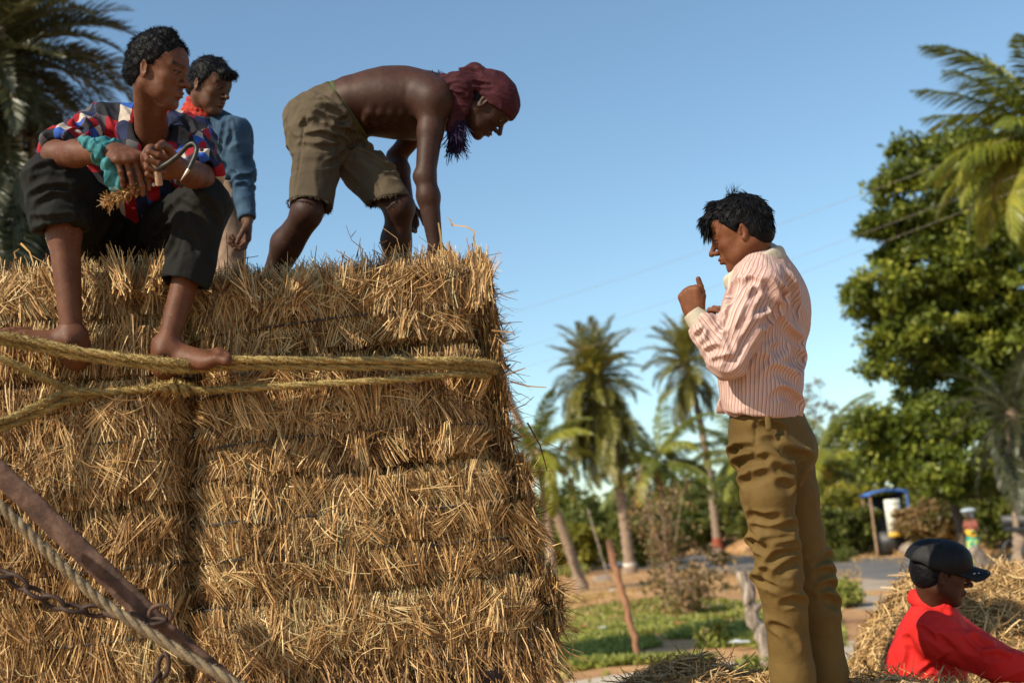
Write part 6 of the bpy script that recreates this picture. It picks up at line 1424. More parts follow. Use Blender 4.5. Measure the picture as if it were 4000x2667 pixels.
# ================= bare-backed man bending over
def bent():
    s = 1.0; f = cv(.62, -.79, -.06); M = frame(f, cv(.79, .62, 0)); ear = at(1887, 392, 4.78); hc = ear - M @ (A(-.010, -.076, -.012) * s)
    nb = at(1765, 385, 4.93); pel = at(1262, 478, 4.96); wai = at(1395, 412, 4.96); rib = at(1510, 402, 4.96); che = at(1610, 405, 4.96); up = at(1690, 398, 4.95); fw = cv(-.15, -1, -.12)
    sh = {'R': at(1693, 400, 4.80), 'L': at(1700, 425, 5.12)}; el = {'R': at(1662, 690, 4.72), 'L': at(1548, 612, 5.22)}; wr = {'R': at(1702, 968, 4.70), 'L': at(1592, 800, 5.10)}
    hip = {'R': at(1240, 520, 4.86), 'L': at(1315, 520, 5.06)}; kn = {'R': at(1196, 828, 4.74), 'L': at(1556, 808, 4.90)}; an = {'R': at(1022, 1190, 4.98), 'L': at(1580, 1200, 5.02)}
    parts = []; F = Field(*bounds([hc, nb], .145), .0026); head(F, hc, M, s, thin=.95, neck_to=nb, neck_r=.052, nose=1.05); parts.append(F.mesh(1))
    F = Field(*bounds([nb, pel, *sh.values(), *el.values(), *wr.values(), *an.values(), *kn.values()], .16), .0042)
    F.chain([pel, wai, rib, che, up], [.122, .136, .160, .165, .140], .05, fw, [.66, .66, .74, .74, .66])
    F.cone(sh['R'], sh['L'], .056, .056, .06); F.cone(up, nb, .075, .055, .06)
    F.ell(at(1655, 350, 4.83), .04, None, .07)   # shoulder blade
    for i in range(5):      # ribs
        x = 1440 + i * 42; F.chain(pts([(x + 22, 400, 4.812), (x + 6, 440, 4.822), (x - 20, 480, 4.85)]), [.008, .009, .007], .022)
    F.chain(pts([(1330, 345, 4.95), (1440, 300, 4.95), (1560, 285, 4.95), (1680, 305, 4.95), (1760, 335, 4.95)]), [.012] * 5, .03)
    F.ell(sh['R'] + cv(.005, .005, -.01), .066, None, .05)
    for k in 'RL':
        m1 = sh[k] + (el[k] - sh[k]) * .4; F.cone(sh[k], m1, .056, .047, .03); F.cone(m1, el[k], .047, .037, .02)
        mid = el[k] + (wr[k] - el[k]) * .28; F.cone(el[k], mid, .037, .042, .02); F.cone(mid, wr[k], .041, .026, .02)
        F.ell(el[k] + cv(-.022 if k == 'R' else 0, .0, 0), .022, None, .02)
        F.cone(hip[k], kn[k], .078, .056, .03); F.ell(kn[k] + cv(.012, .0, -.012), .050, None, .03)
        ca = kn[k] + (an[k] - kn[k]) * .33 - cv(.018, 0, 0) * (1 if k == 'R' else 1); F.cone(kn[k] + (an[k] - kn[k]) * .06, ca, .047, .054, .03); F.cone(ca, an[k], .053, .031, .03)
        F.cone(kn[k] + cv(.02, -.03, -.01), an[k] + cv(.014, 0, 0), .026, .016, .02)
    parts.append(F.mesh(1))
    for k in 'RL': 
        F = Field(*bounds([an[k]], .22), .004); foot(F, an[k], cv(.85, -.05, -.2), cv(0, 1, 0), cv(0, 0, 1 if k == 'R' else -1), 1.0, shin=an[k] + (kn[k] - an[k]) * .3); parts.append(F.mesh(1))
    F = Field(*bounds([wr['R'] + cv(0, -.08, 0)], .16), .0024); hand(F, wr['R'], cv(.12, -.95, .1), cv(.25, -.1, .9), cv(.9, 0, 0), [(.5, .6, .4), (.55, .65, .4), (.6, .7, .4), (.65, .7, .4)], 1.0, from_=wr['R'] + nrm(el['R'] - wr['R']) * .09); parts.append(F.mesh(1))
    F = Field(*bounds([wr['L'] + cv(0, -.08, 0)], .16), .003); hand(F, wr['L'], cv(.05, -.97, -.1), cv(-.2, 0, -.9), cv(1, 0, 0), [(.7, .8, .4)] * 4, 1.0, from_=wr['L'] + nrm(el['L'] - wr['L']) * .09); parts.append(F.mesh(1))
    V, Fc = join(parts); mk, br = facemarks(hc, M, s); o = person('bare-chested man in olive shorts and maroon head cloth bending over the straw', V, Fc, MAT['skin_bent'], mk, br); eyes(hc, M, s, o, (1, 0, -.2))
    # shorts
    F = Field(*bounds([pel, *hip.values(), *kn.values(), wai], .17), .0042)
    F.cone(hip['R'] + cv(-.0, .01, 0), hip['L'], .104, .102, .06); F.cone(pel, at(1352, 432, 4.96), .150, .152, .04, fw, .72); F.ell(at(1232, 560, 4.92), .098, None, .06)
    F.cone(hip['R'], kn['R'] + cv(.016, .0, 0), .090, .078, .04); F.cone(hip['L'], kn['L'] + cv(-.03, .02, 0), .096, .078, .04)
    wn = nrm(at(1352, 432, 4.96) - pel); F.cut(at(1352, 432, 4.96), wn + cv(.05, .12, 0), .22, .006)
    cR = at(1210, 802, 4.74); cL = at(1512, 783, 4.90); F.cut(cR, kn['R'] - hip['R'] + cv(.03, 0, 0), .15, .004); F.cut(cL, cv(.18, -.9, -.1), .15, .004)
    dR = nrm(kn['R'] - hip['R']); dL = nrm(kn['L'] - hip['L']); F.cone(cR - dR * .03, cR + dR * .06, .058, .066, .004, mode='sub'); F.cone(cL - dL * .04 , cL + dL * .08, .060, .070, .004, mode='sub')
    fs = [(hip['R'], .16, .014, cv(1, .15, 0), 19), (at(1330, 560, 4.85), .14, .016, cv(1, .5, 0), 18), (at(1330, 640, 4.9), .11, .012, cv(1, -.7, 0), 20), (at(1230, 400, 4.85), .10, .010, cv(.7, -.7, 0), 24), (at(1440, 640, 4.92), .14, .012, cv(.9, -.6, 0), 16), (at(1220, 700, 4.7), .14, .006, cv(.1, 1, 0), 16)]
    garment('shorts', o, F, [(hip['R'], kn['R'], .1, cv(0, 0, 1))], 'khakishorts', 1, fs, 4, cr=[dict(lines=[[(360, 490), (450, 500), (560, 540), (640, 560)], [(380, 480), (470, 450), (560, 470)], [(400, 420), (470, 440), (520, 480)], [(310, 515), (340, 500), (370, 480)], [(620, 440), (590, 480), (560, 490)], [(330, 585), (450, 570), (560, 605)],
        [(300, 645), (420, 655), (540, 660), (620, 640)], [(480, 775), (560, 745), (610, 700)], [(790, 790), (880, 830), (950, 850)], [(800, 730), (880, 790), (930, 800)], [(440, 330), (480, 370), (540, 400)], [(420, 370), (500, 400), (600, 440)], [(580, 600), (640, 650), (660, 720)], [(660, 560), (650, 640), (600, 740)], [(700, 620), (760, 660), (840, 680)], [(690, 680), (760, 720), (800, 740)]], scale=1.7426, ox=1000, oy=200, w=.012, dep=.006),
        dict(lines=[[(345, 400), (320, 560), (295, 760), (250, 1010)], [(805, 850), (830, 900), (850, 950)]], scale=1.7426, ox=1000, oy=200, w=.005, dep=.003, ridge=False, k=.004)])
    # frayed hems
    r = np.random.default_rng(2); S = Straw()
    for c_, d_, n_ in ((cR, dR, 500), (cL, nrm(cv(.18, -.9, -.1)), 500)):
        a = r.uniform(0, 6.28, n_); u = nrm(np.cross(d_, CF)); w = np.cross(d_, u); rd = u * np.cos(a)[:, None] + w * np.sin(a)[:, None]; P = c_ + rd * .079; d = d_ * .7 + rd * .5 + rdir(n_, r) * .6; d /= np.linalg.norm(d, axis=1, keepdims=True)
        S.add(*strands(P, d, rd, r.uniform(.004, .016, n_), r.uniform(.0015, .003, n_), r.normal(0, .5, n_), r.uniform(.1, .3, n_), 2, 4))
    S.build('frayed_hem', o, 'khakishorts')
    # green waist band, seam and pocket
    F = Field(*bounds([at(1352, 432, 4.96)], .2), .004); q = at(1352, 432, 4.96); F.cone(q - wn * .02, q + wn * .010, .152, .150, .004, fw, .735); F.cut(q + wn * .020, wn + cv(.05, .12, 0), .25, .004); F.cut(q - wn * .02, -wn, .25, .004)
    garment('waistband', o, F, [(pel, wai, .1, cv(0, 0, 1))], 'greenband', 1)
    mb = MB(); mb.tube(spline(pts([(1262, 420, 4.80), (1290, 455, 4.775), (1330, 480, 4.77), (1365, 470, 4.79)]), 20), .0025, 5)
    mb.build('pocket_seam', MAT['blacktrouser'], o)
    # head cloth
    F = Field(*bounds([hc, nb], .18), .003); P = lambda x, y, z: hc + M @ (A(x, y, z) * s)
    F.ell(P(-.012, 0, .034), A(.104, .084, .092) * s, M, 0); F.ell(P(.03, 0, .03), A(.068, .075, .07), M, .03); F.cut(P(.09, 0, .030), M @ nrm(A(.42, 0, -1)), .2, .006); F.cut(P(-.05, 0, -.012), M @ nrm(A(-.15, 0, -1)), .2, .006); F.cut(P(.02, 0, -.0), M @ nrm(A(.1, 0, -1)), .2, .006)
    F.chain([P(-.10, -.01, .02), P(-.125, -.015, .028), P(-.15, -.03, .0)], [.030, .034, .016], .02, M[:, 1], [.8, .8, .7])
    F.chain(pts([(1835, 318, 4.80), (1800, 325, 4.78), (1762, 338, 4.80), (1722, 318, 4.84), (1690, 300, 4.88)]), [.030, .034, .028, .022, .008], .02, cv(0, .3, -1), [.6, .5, .4, .35, .3])
    F.chain(pts([(1815, 350, 4.80), (1790, 420, 4.79), (1778, 500, 4.80), (1775, 545, 4.80)]), [.030, .028, .024, .02], .02, cv(0, 0, 1), [.5, .5, .5, .5])
    garment('head_cloth', o, F, [(hc, nb, .1, cv(0, 0, 1))], 'maroon', 1, [(P(-.09, -.03, .02), .10, .012, M[:, 0] * .8 + M[:, 2] * .6, 42), (P(0, -.05, .07), .1, .005, M[:, 0], 30), (at(1780, 340, 4.8), .08, .012, cv(1, .1, 0), 45)], 6)
    S = Straw(); n = 700; f_ = r.uniform(0, 1, n); a = at(1790, 470, 4.79); b_ = at(1778, 560, 4.80); P0 = a + (b_ - a) * f_[:, None] + rdir(n, r) * A(.026, .012, .01); d = cv(.0, -1, 0) + rdir(n, r) * .5; d /= np.linalg.norm(d, axis=1, keepdims=True)
    S.add(*strands(P0, d, rdir(n, r), r.uniform(.02, .085, n), r.uniform(.002, .005, n), r.normal(0, .5, n), r.uniform(0, .3, n), 4, 5)); n = 160; P0 = pts([(1700, 300, 4.86)])[0] + rdir(n, r) * A(.04, .02, .01); d = cv(-.8, .3, 0) + rdir(n, r) * .7; d /= np.linalg.norm(d, axis=1, keepdims=True)
    S.add(*strands(P0, d, rdir(n, r), r.uniform(.008, .03, n), r.uniform(.0015, .003, n), r.normal(0, .5, n), r.uniform(0, .3, n), 3, 6)); S.build('fringe', o, 'purple')
    # cropped hair under the cloth
    F = Field(*bounds([hc], .15), .003); F.ell(P(-.02, 0, .01), A(.090, .077, .075), M, 0); F.ell(P(-.04, 0, -.03), A(.055, .062, .045), M, .02); F.cut(P(.02, 0, .0), M @ nrm(A(.8, 0, -.5)), .2, .005); F.cut(P(0, 0, -.055), M @ A(0, 0, -1), .2, .005)
    for g in (1, -1): F.ell(P(-.004, g * .086, -.016), A(.026, .024, .034), M, .006, 'sub')
    V, Fq = F.mesh(1); link('hair', mesh_np('hair', V, Fq, MAT['hair'], True), o)
bent()

# ================= man in the pink striped shirt
def pink():
    s = .97; f = cv(-.92, -.36, .17); M = frame(f, cv(-.36, .92, .1)); ear = at(2905, 906, 4.02); hc = ear - M @ (A(-.010, .076, -.012) * s)
    fw = cv(-.86, 0, .50); lt = cv(.5, 0, .86)
    nb = at(2962, 1040, 4.12); up = at(2985, 1120, 4.14); che = at(2996, 1210, 4.14); wai = at(2994, 1400, 4.13); hem = at(2985, 1600, 4.12); pel = at(3010, 1700, 4.13)
    sh = {'L': at(2968, 1110, 4.00), 'R': at(3035, 1115, 4.32)}; el = {'L': at(2842, 1405, 3.93), 'R': at(2960, 1420, 4.40)}; wr = {'L': at(2716, 1232, 3.97), 'R': at(2830, 1330, 4.38)}
    hip = {'L': at(2992, 1775, 4.04), 'R': at(3066, 1790, 4.24)}; kn = {'L': at(3042, 2240, 4.04), 'R': at(3158, 2240, 4.24)}; an = {'L': at(3116, 2790, 4.08), 'R': at(3240, 2815, 4.24)}
    parts = []; F = Field(*bounds([hc, nb], .15), .0024); head(F, hc, M, s, thin=.97, neck_to=nb, neck_r=.054, lips=1.15); parts.append(F.mesh(1))
    F = Field(*bounds([nb, *sh.values(), *el.values(), *wr.values(), *an.values()], .14), .005)
    F.chain([pel, wai, che, up], [.10, .10, .12, .10], .04, fw, [.66, .64, .6, .55]); F.cone(sh['L'], sh['R'], .040, .040, .05); F.cone(up, nb, .05, .046, .04)
    for k in 'RL':
        F.cone(sh[k], el[k], .045, .036, .02); F.cone(el[k], wr[k], .038, .027, .02); F.cone(hip[k], kn[k], .060, .042, .03); F.cone(kn[k], an[k], .042, .034, .02)
    parts.append(F.mesh(1))
    F = Field(*bounds([wr['L'] + cv(0, .07, 0)], .14), .0016)
    K, T, th = hand(F, wr['L'], cv(-.26, .95, .05), cv(.50, .08, .85), cv(.8, 0, -.5), [(1.25, 1.35, .7), (1.35, 1.5, .8), (1.45, 1.5, .8), (1.5, 1.4, .7)], .90, (.04, 0, 0, -.04), thumb=((.85, .42, .20), (1.0, .06, .02), (1.0, .0, -.06)), from_=wr['L'] + nrm(el['L'] - wr['L']) * .07, wr=.027); parts.append(F.mesh(1))
    F = Field(*bounds([wr['R'] + cv(0, .07, 0)], .14), .003); hand(F, wr['R'], cv(-.6, .7, 0), cv(.5, .1, -.8), cv(0, 0, 1), [(.9, 1.1, .6)] * 4, 1.0, from_=wr['R'] + nrm(el['R'] - wr['R']) * .08); parts.append(F.mesh(1))
    for k in 'LR':
        F = Field(*bounds([an[k]], .24), .004); foot(F, an[k], nrm(A(-.75, .6, -.05)), A(0, 0, 1), A(.6, .75, 0) if k == 'L' else A(-.6, -.75, 0), 1.05, shin=an[k] + A(0, 0, .12)); parts.append(F.mesh(1))
    V, Fc = join(parts); mk, br = facemarks(hc, M, s); mk.append((th + cv(0, 0, -.004), .010, .5)); o = person('young man in a pink striped shirt and olive trousers standing in profile, thumb raised', V, Fc, MAT['skin_pink'], mk, br); eyes(hc, M, s, o, (1, 0, -.35))
    # hair with a long fringe
    F = Field(*bounds([hc], .17), .003); hair_cap(F, hc, M, s, thick=.010, nape=-.066)
    for g in (1, -1): F.ell(hc + M @ (A(-.002, g * .090, -.022) * s), A(.030, .028, .042) * s, M, .006, 'sub')
    F.chain([hc + M @ A(.04, -.01, .085), hc + M @ A(.080, -.01, .060), hc + M @ A(.096, 0, .030)], [.040, .026, .008], .02, M[:, 1], [1.2, 1.4, 1.8])
    F.disp(lambda P: .010 * (fbm(P * 40, 8, 3) - .5)); V, Fq = F.mesh(0)
    L_, LF = hair_locks('hair', o, V, Fq, 4200, .030, .0030, hc, M, s, None, 24, comb=comb_down, curl=.16, droop=.1, out=.12, jit=.14, sel=lambda q: (q[:, 2] > .055) | ((q[:, 0] < -.055) & (q[:, 2] > -.02)))
    r = np.random.default_rng(8); n = 260; R0 = hc + (np.stack([r.uniform(.070, .105, n), r.uniform(-.055, .055, n), r.uniform(.035, .065, n)], 1)) @ M.T; d = (A(.45, 0, -1) + rdir(n, r) * .22) @ M.T; d /= np.linalg.norm(d, axis=1, keepdims=True)
    L2, LF2 = locks(R0, d, .040, 4, .0032, .12, .3, 9); n = 40; R0 = hc + (np.stack([r.uniform(-.04, .0, n), r.uniform(-.03, .03, n), r.uniform(.118, .128, n)], 1)) @ M.T; d = (A(-.5, .1, .8) + rdir(n, r) * .5) @ M.T; d /= np.linalg.norm(d, axis=1, keepdims=True)
    L3, LF3 = locks(R0, d, .035, 4, .002, .3, .2, 10)
    V2, F2 = join([(V, Fq), (L_, LF), (L2, LF2), (L3, LF3)]); link('hair', mesh_np('hair', V2, F2, MAT['hair'], True), o)
    # shirt
    F = Field(*bounds([hem, up, nb, *sh.values(), *el.values(), *wr.values()], .19), .0038)
    st = [at(2965, 1655, 4.12), at(2975, 1600, 4.12), at(2976, 1480, 4.13), at(2970, 1400, 4.13), at(2976, 1300, 4.14), at(2978, 1210, 4.14), up]
    F.chain(st, [.146, .148, .154, .158, .162, .164, .144], .04, fw, [.74, .75, .76, .74, .70, .66, .60])
    F.cone(sh['L'], sh['R'], .062, .062, .07); F.cone(up, nb + cv(.012, -.022, 0), .090, .058, .06); F.ell(at(3052, 1190, 4.2), .075, None, .08)
    m1 = at(2905, 1250, 3.95)
    F.cone(sh['L'] + cv(0, -.01, 0), m1, .068, .064, .03); F.cone(m1, el['L'], .064, .056, .03); q = el['L'] + (wr['L'] - el['L']) * .86; F.cone(el['L'], q, .056, .044, .02); F.cone(sh['R'], el['R'], .06, .055, .03); F.cone(el['R'], wr['R'], .055, .04, .02)
    a = nrm(wr['L'] - el['L']); F.cut(q, a, .075, .008)
    F.cut(at(2985, 1618, 4.12), cv(-.10, -1, 0), .4, .008)      # hem
    F.cone(hc, nb + cv(0, .0, 0), .055, .060, .01, mode='sub')
    fs = [(at(2930, 1480, 4.0), .13, .010, cv(-.35, 1, 0), 20), (at(3060, 1480, 4.1), .17, .026, cv(.55, -.8, 0), 11), (at(3090, 1260, 4.2), .16, .022, cv(.45, -1, 0), 11), (at(3020, 1120, 4.05), .11, .018, cv(.2, -1, 0), 18),
          (el['L'], .13, .013, cv(1, .25, 0), 26), (at(2760, 1310, 3.95), .09, .014, cv(.9, .5, 0), 28), (at(2980, 1180, 3.98), .10, .016, cv(-.5, -1, 0), 22), (at(2890, 1240, 3.95), .12, .010, cv(-.45, -1, 0), 16), (at(3010, 1560, 4.05), .12, .016, cv(1, .5, 0), 14)]
    bones = [(st[0], up + (up - st[0]) * .2, .17, cv(1, 0, .6)), (sh['L'], el['L'], .062, cv(0, 0, 1)), (el['L'], wr['L'], .05, cv(0, 0, 1))]
    fs = [(a_, b_, c_ * .45, d_, e_) for a_, b_, c_, d_, e_ in fs]
    garment('shirt', o, F, bones, 'pinkstripe', 1, fs, 11, base=.003, cr=[dict(lines=[[(610, 730), (650, 690), (690, 740)], [(690, 740), (700, 780), (665, 800), (640, 850)], [(650, 880), (560, 1010), (510, 1100), (450, 1150)], [(720, 620), (760, 680), (795, 720), (800, 800)], [(690, 640), (730, 700), (750, 780)], [(680, 890), (750, 840), (790, 790)],
        [(700, 1090), (760, 1045), (820, 1010), (790, 940)], [(610, 1230), (655, 1160), (690, 1100)], [(690, 1230), (760, 1165), (850, 1135), (870, 1080)], [(740, 1345), (790, 1305), (860, 1340), (900, 1400)], [(885, 1190), (905, 1100), (875, 1000)], [(830, 610), (860, 700), (875, 850)], [(780, 880), (830, 950), (900, 1000)], [(730, 1180), (800, 1190), (870, 1230)]], scale=1.568, ox=2550, oy=700, w=.015, dep=.0036, k=.024),
        dict(lines=[[(255, 885), (300, 852), (345, 872)], [(268, 965), (320, 930), (365, 905)], [(310, 1015), (350, 960), (385, 930)], [(345, 1000), (355, 970), (350, 930)], [(450, 950), (482, 1000), (490, 1060)], [(370, 1120), (430, 1105), (480, 1110)], [(330, 1060), (380, 1040), (420, 1045)], [(560, 640), (600, 620), (650, 640)], [(590, 780), (560, 860), (520, 930)], [(470, 760), (450, 840), (430, 900)], [(520, 620), (490, 700), (470, 780)], [(290, 830), (300, 860), (350, 900)]], scale=1.568, ox=2550, oy=700, w=.011, dep=.0048)])
    # cuff, collar, front tail
    F = Field(*bounds([q], .1), .0028); q2 = el['L'] + (wr['L'] - el['L']) * .80; F.cone(q2, wr['L'] + a * .012, .038, .034, 0); F.cut(wr['L'] + a * .014, a, .09, .003); F.cone(wr['L'] - a * .01, wr['L'] + a * .06, .030, .030, .002, mode='sub'); garment('cuff', o, F, [(q, wr['L'], .04, cv(0, 0, 1))], 'cuffcloth', 1)
    F = Field(*bounds([nb], .15), .003); an_ = np.linspace(0, 2 * math.pi, 29)
    ctr = at(2945, 1042, 4.10); R1, R2 = .080, .070; tl = cv(.80, -.10, -.05); Q = [ctr + (cv(1, .56, 0) * R1 * math.cos(t_) + cv(.0, -.10, 1) * R2 * math.sin(t_)) * 1.0 for t_ in an_]
    F.chain(Q, [.020] * 29, .004, cv(1, .1, 0) * 0 + cv(.35, 0, -.94), [.5] * 29); F.chain([p + cv(.006, -.016, 0) for p in Q], [.018] * 29, .006, cv(.35, 0, -.94), [.6] * 29)
    F.cone(at(2868, 1090, 4.04), at(2852, 1125, 4.02), .022, .010, .01, cv(0, 0, 1), .4); F.cone(hc, nb + cv(0, -.02, 0), .050, .054, .004, mode='sub')
    garment('collar', o, F, [(up, nb, .06, cv(0, 0, 1))], 'cuffcloth', 1)
    F = Field(*bounds([at(2830, 1590, 4.1)], .14), .003); F.chain(pts([(2862, 1530, 4.1), (2838, 1575, 4.09), (2806, 1603, 4.08)]), [.024, .022, .010], .01, cv(.5, 0, -.86), [.25, .2, .2]); F.cone(at(2850, 1600, 4.07), at(2905, 1618, 4.03), .018, .02, .01, cv(0, 0, 1), .5); garment('shirt_tail', o, F, bones, 'pinkstripe', 1)
    # trousers
    F = Field(*bounds([pel, *hip.values(), *kn.values(), *an.values()], .17), .0042)
    F.chain([at(2990, 1610, 4.12), at(3000, 1690, 4.13), at(3018, 1765, 4.13)], [.138, .144, .146], .04, fw, [.74, .78, .82]); F.ell(at(3088, 1755, 4.12), .078, None, .05)
    F.chain([hip['L'], at(2998, 1930, 4.02), at(3022, 2100, 4.03), kn['L'], at(3070, 2400, 4.06), at(3095, 2620, 4.08), an['L']], [.086, .080, .070, .070, .062, .068, .072], .02)
    F.chain([hip['R'], at(3092, 1930, 4.22), at(3122, 2090, 4.23), kn['R'], at(3195, 2400, 4.24), at(3222, 2620, 4.24), an['R']], [.095, .086, .078, .076, .070, .072, .074], .02)
    F.cut(at(2990, 1612, 4.12), cv(-.02, 1, 0), .3, .006)
    for k in 'LR': F.cut(an[k] - cv(0, .03, 0), cv(0, -1, 0), .15, .004)
    # pocket slit and bulge
    F.chain(pts([(2895, 1650, 3.98), (2880, 1700, 3.965), (2895, 1740, 3.95), (2935, 1755, 3.93)]), [.006, .008, .008, .004], .003, mode='sub')
    fs = [(at(2990, 1850, 3.95), .13, .017, cv(1, .22, 0), 17), (at(3080, 1830, 4.05), .11, .020, cv(.8, -.55, 0), 17), (at(3020, 2200, 3.95), .15, .020, cv(1, .30, 0), 14), (at(2985, 2280, 3.95), .11, .016, cv(1, -.35, 0), 17), (at(3190, 2300, 4.2), .16, .016, cv(1, -.3, 0), 18), (at(3020, 1990, 3.95), .12, .007, cv(.2, 1, 0), 12),
          (at(3060, 2500, 4.0), .18, .010, cv(.35, -1, 0), 12), (at(3110, 2050, 4.05), .12, .014, cv(1, .45, 0), 16), (at(2920, 1700, 3.98), .08, .008, cv(1, .2, 0), 24)]
    fs = [(a_, b_, c_ * .35, d_, e_) for a_, b_, c_, d_, e_ in fs]
    garment('trousers', o, F, [(hip['L'], kn['L'], .1, cv(0, 0, 1))], 'olive', 1, fs, 7, base=.001, cr=[dict(lines=[[(200, 375), (240, 345), (320, 338)], [(330, 415), (420, 398), (470, 420), (515, 470)], [(335, 440), (370, 405), (400, 388)], [(440, 432), (480, 462), (522, 468)], [(230, 425), (290, 405), (345, 402)], [(250, 518), (300, 508), (350, 488), (400, 472)], [(465, 520), (500, 532), (525, 548)], [(390, 288), (440, 292), (500, 342), (565, 372)],
        [(365, 865), (410, 805), (450, 785), (525, 800)], [(292, 822), (330, 852), (385, 872)], [(460, 872), (510, 862), (552, 855)], [(400, 965), (450, 905), (550, 885)], [(318, 1022), (370, 1032), (425, 1062)], [(370, 988), (420, 1002), (520, 1042)], [(440, 1015), (500, 965), (560, 930)], [(330, 745), (400, 772), (480, 762), (535, 742)], [(420, 1265), (500, 1305), (560, 1385)], [(310, 690), (380, 715), (460, 700)],
        [(655, 955), (700, 932), (722, 902)], [(660, 1005), (700, 992), (745, 990)], [(680, 1085), (720, 1062), (750, 1058)], [(690, 1130), (730, 1135), (768, 1155)], [(480, 1160), (540, 1140), (600, 1150)], [(575, 460), (600, 400), (610, 380)], [(480, 340), (540, 380), (600, 380)], [(340, 230), (400, 222), (480, 240)]], scale=1.3443, ox=2700, oy=1500, w=.013, dep=.0022, k=.024),
        dict(lines=[[(340, 180), (335, 330), (300, 520), (310, 700)], [(300, 840), (330, 940), (380, 1040), (400, 1110)]], scale=1.3443, ox=2700, oy=1500, w=.005, dep=.0025, ridge=False, k=.004)])
    F = Field(*bounds([at(2998, 1645, 3.95)], .06), .0025); F.cone(at(2998, 1620, 3.972), at(3002, 1672, 3.955), .010, .010, .003, cv(0, 0, 1), .4); garment('belt_loop', o, F, [(hip['L'], kn['L'], .1, cv(0, 0, 1))], 'olive', 1)
pink()

# ================= man in red with a black cap
def redman():
    s = 1.0; f = cv(.97, -.10, -.14); M = frame(f, cv(.10, 1, 0)); ear = at(3678, 2258, 4.72); hc = ear - M @ (A(-.010, -.076, -.012) * s)
    nb = at(3640, 2395, 4.84); up = at(3635, 2480, 4.86); che = at(3622, 2590, 4.86); wai = at(3580, 2760, 4.88); pel = at(3540, 2900, 4.9); fw = cv(.85, -.2, -.5)
    sh = {'R': at(3648, 2478, 4.68), 'L': at(3725, 2470, 5.06)}; el = {'R': at(3888, 2585, 4.60), 'L': at(3960, 2600, 5.1)}; wr = {'R': at(4130, 2640, 4.55), 'L': at(4180, 2640, 5.0)}
    hip = {'R': at(3520, 2900, 4.82), 'L': at(3580, 2900, 5.0)}; kn = {'R': at(3640, 3240, 4.75), 'L': at(3640, 3240, 5.0)}; an = {'R': None, 'L': None}
    for k in 'RL': p = kn[k] - A(.08, 0, 0); an[k] = A(p[0], p[1], .08)
    parts = []; F = Field(*bounds([hc, nb], .15), .0028); head(F, hc, M, s, thin=.98, neck_to=nb, neck_r=.055, nose=1.05, lips=1.2); parts.append(F.mesh(1))
    F = Field(*bounds([nb, *sh.values(), *el.values(), *wr.values(), *an.values()], .14), .006)
    F.chain([pel, wai, che, up], [.14, .13, .15, .12], .04, fw, [.7, .7, .66, .6]); F.cone(sh['L'], sh['R'], .048, .048, .05); F.cone(up, nb, .06, .05, .04)
    for k in 'RL':
        F.cone(sh[k], el[k], .045, .038, .02); F.cone(el[k], wr[k], .038, .027, .02); F.cone(hip[k], kn[k], .08, .055, .03); F.cone(kn[k], an[k], .052, .035, .02)
    parts.append(F.mesh(1))
    for k in 'LR':
        F = Field(*bounds([an[k]], .24), .005); foot(F, an[k], nrm(A(1, .1, 0)), A(0, 0, 1), A(0, 1, 0) if k == 'R' else A(0, -1, 0), 1.05, shin=an[k] + A(0, 0, .12)); parts.append(F.mesh(1))
        F = Field(*bounds([wr[k] + cv(.06, 0, 0)], .14), .0035); hand(F, wr[k], cv(1, -.1, 0), cv(0, -1, 0), cv(0, 0, 1 if k == 'R' else -1), [(.5, .7, .4)] * 4, 1.0, from_=wr[k] - cv(.08, 0, 0)); parts.append(F.mesh(1))
    V, Fc = join(parts); mk, br = facemarks(hc, M, s); o = person('man in a red shirt and black cap at the lower right corner', V, Fc, MAT['skin_red'], mk, br); eyes(hc, M, s, o)
    P = lambda x, y, z: hc + M @ (A(x, y, z) * s)
    F = Field(*bounds([hc], .16), .003); F.ell(P(-.02, 0, .01), A(.096, .080, .08), M, 0); F.ell(P(-.045, 0, -.025), A(.058, .068, .050), M, .02); F.cut(P(.025, 0, .0), M @ nrm(A(.85, 0, -.4)), .2, .006); F.cut(P(0, 0, -.062), M @ A(.1, 0, -1), .2, .006)
    for g in (1, -1): F.ell(P(.002, g * .088, -.016), A(.026, .026, .034), M, .006, 'sub')
    F.disp(lambda P_: .006 * (fbm(P_ * 60, 8, 3) - .5)); V, Fq = F.mesh(0); link('hair', mesh_np('hair', V, Fq, MAT['hair'], True), o)
    # beard shade: a short beard along the jaw
    # cap with a curved peak
    F = Field(*bounds([hc + M @ A(.05, 0, .05)], .2), .003); F.ell(P(-.018, 0, .040), A(.110, .086, .082), M, 0); F.ell(P(-.04, 0, .03), A(.088, .082, .075), M, .03); F.ell(P(.04, 0, .045), A(.068, .07, .066), M, .04)
    F.cut(P(0, 0, .012), M @ nrm(A(-.22, 0, -1)), .3, .004); F.ell(P(-.018, 0, .030), A(.100, .078, .074), M, .004, 'sub')
    F.disp(lambda P_: folds(P_, [(P(-.06, -.06, .05), .09, .006, M[:, 2], 30)], 3))
    capV = F.mesh(1); cap = link('cap', mesh_np('cap', capV[0], capV[1], MAT['cap'], True, uv=limb_uv(capV[0], [(hc, hc + M[:, 2], .1, M[:, 0])])), o)
    F = Field(*bounds([hc + M @ A(.13, 0, .03)], .16), .0025)
    for y in np.linspace(-.066, .066, 29):
        c_ = 1 - (y / .070) ** 2; F.cone(P(.066 - .02 * (y / .07) ** 2, y, .036 - .030 * (y / .07) ** 2), P(.090 + .080 * max(c_, 0) ** .5, y * .94, .020 - .034 * (y / .07) ** 2), .0050, .0040, .010)
    V, Fq = F.mesh(2); link('cap_peak', mesh_np('cap_peak', V, Fq, MAT['cap'], True, uv=V * 0), cap)
    mb = MB(); 
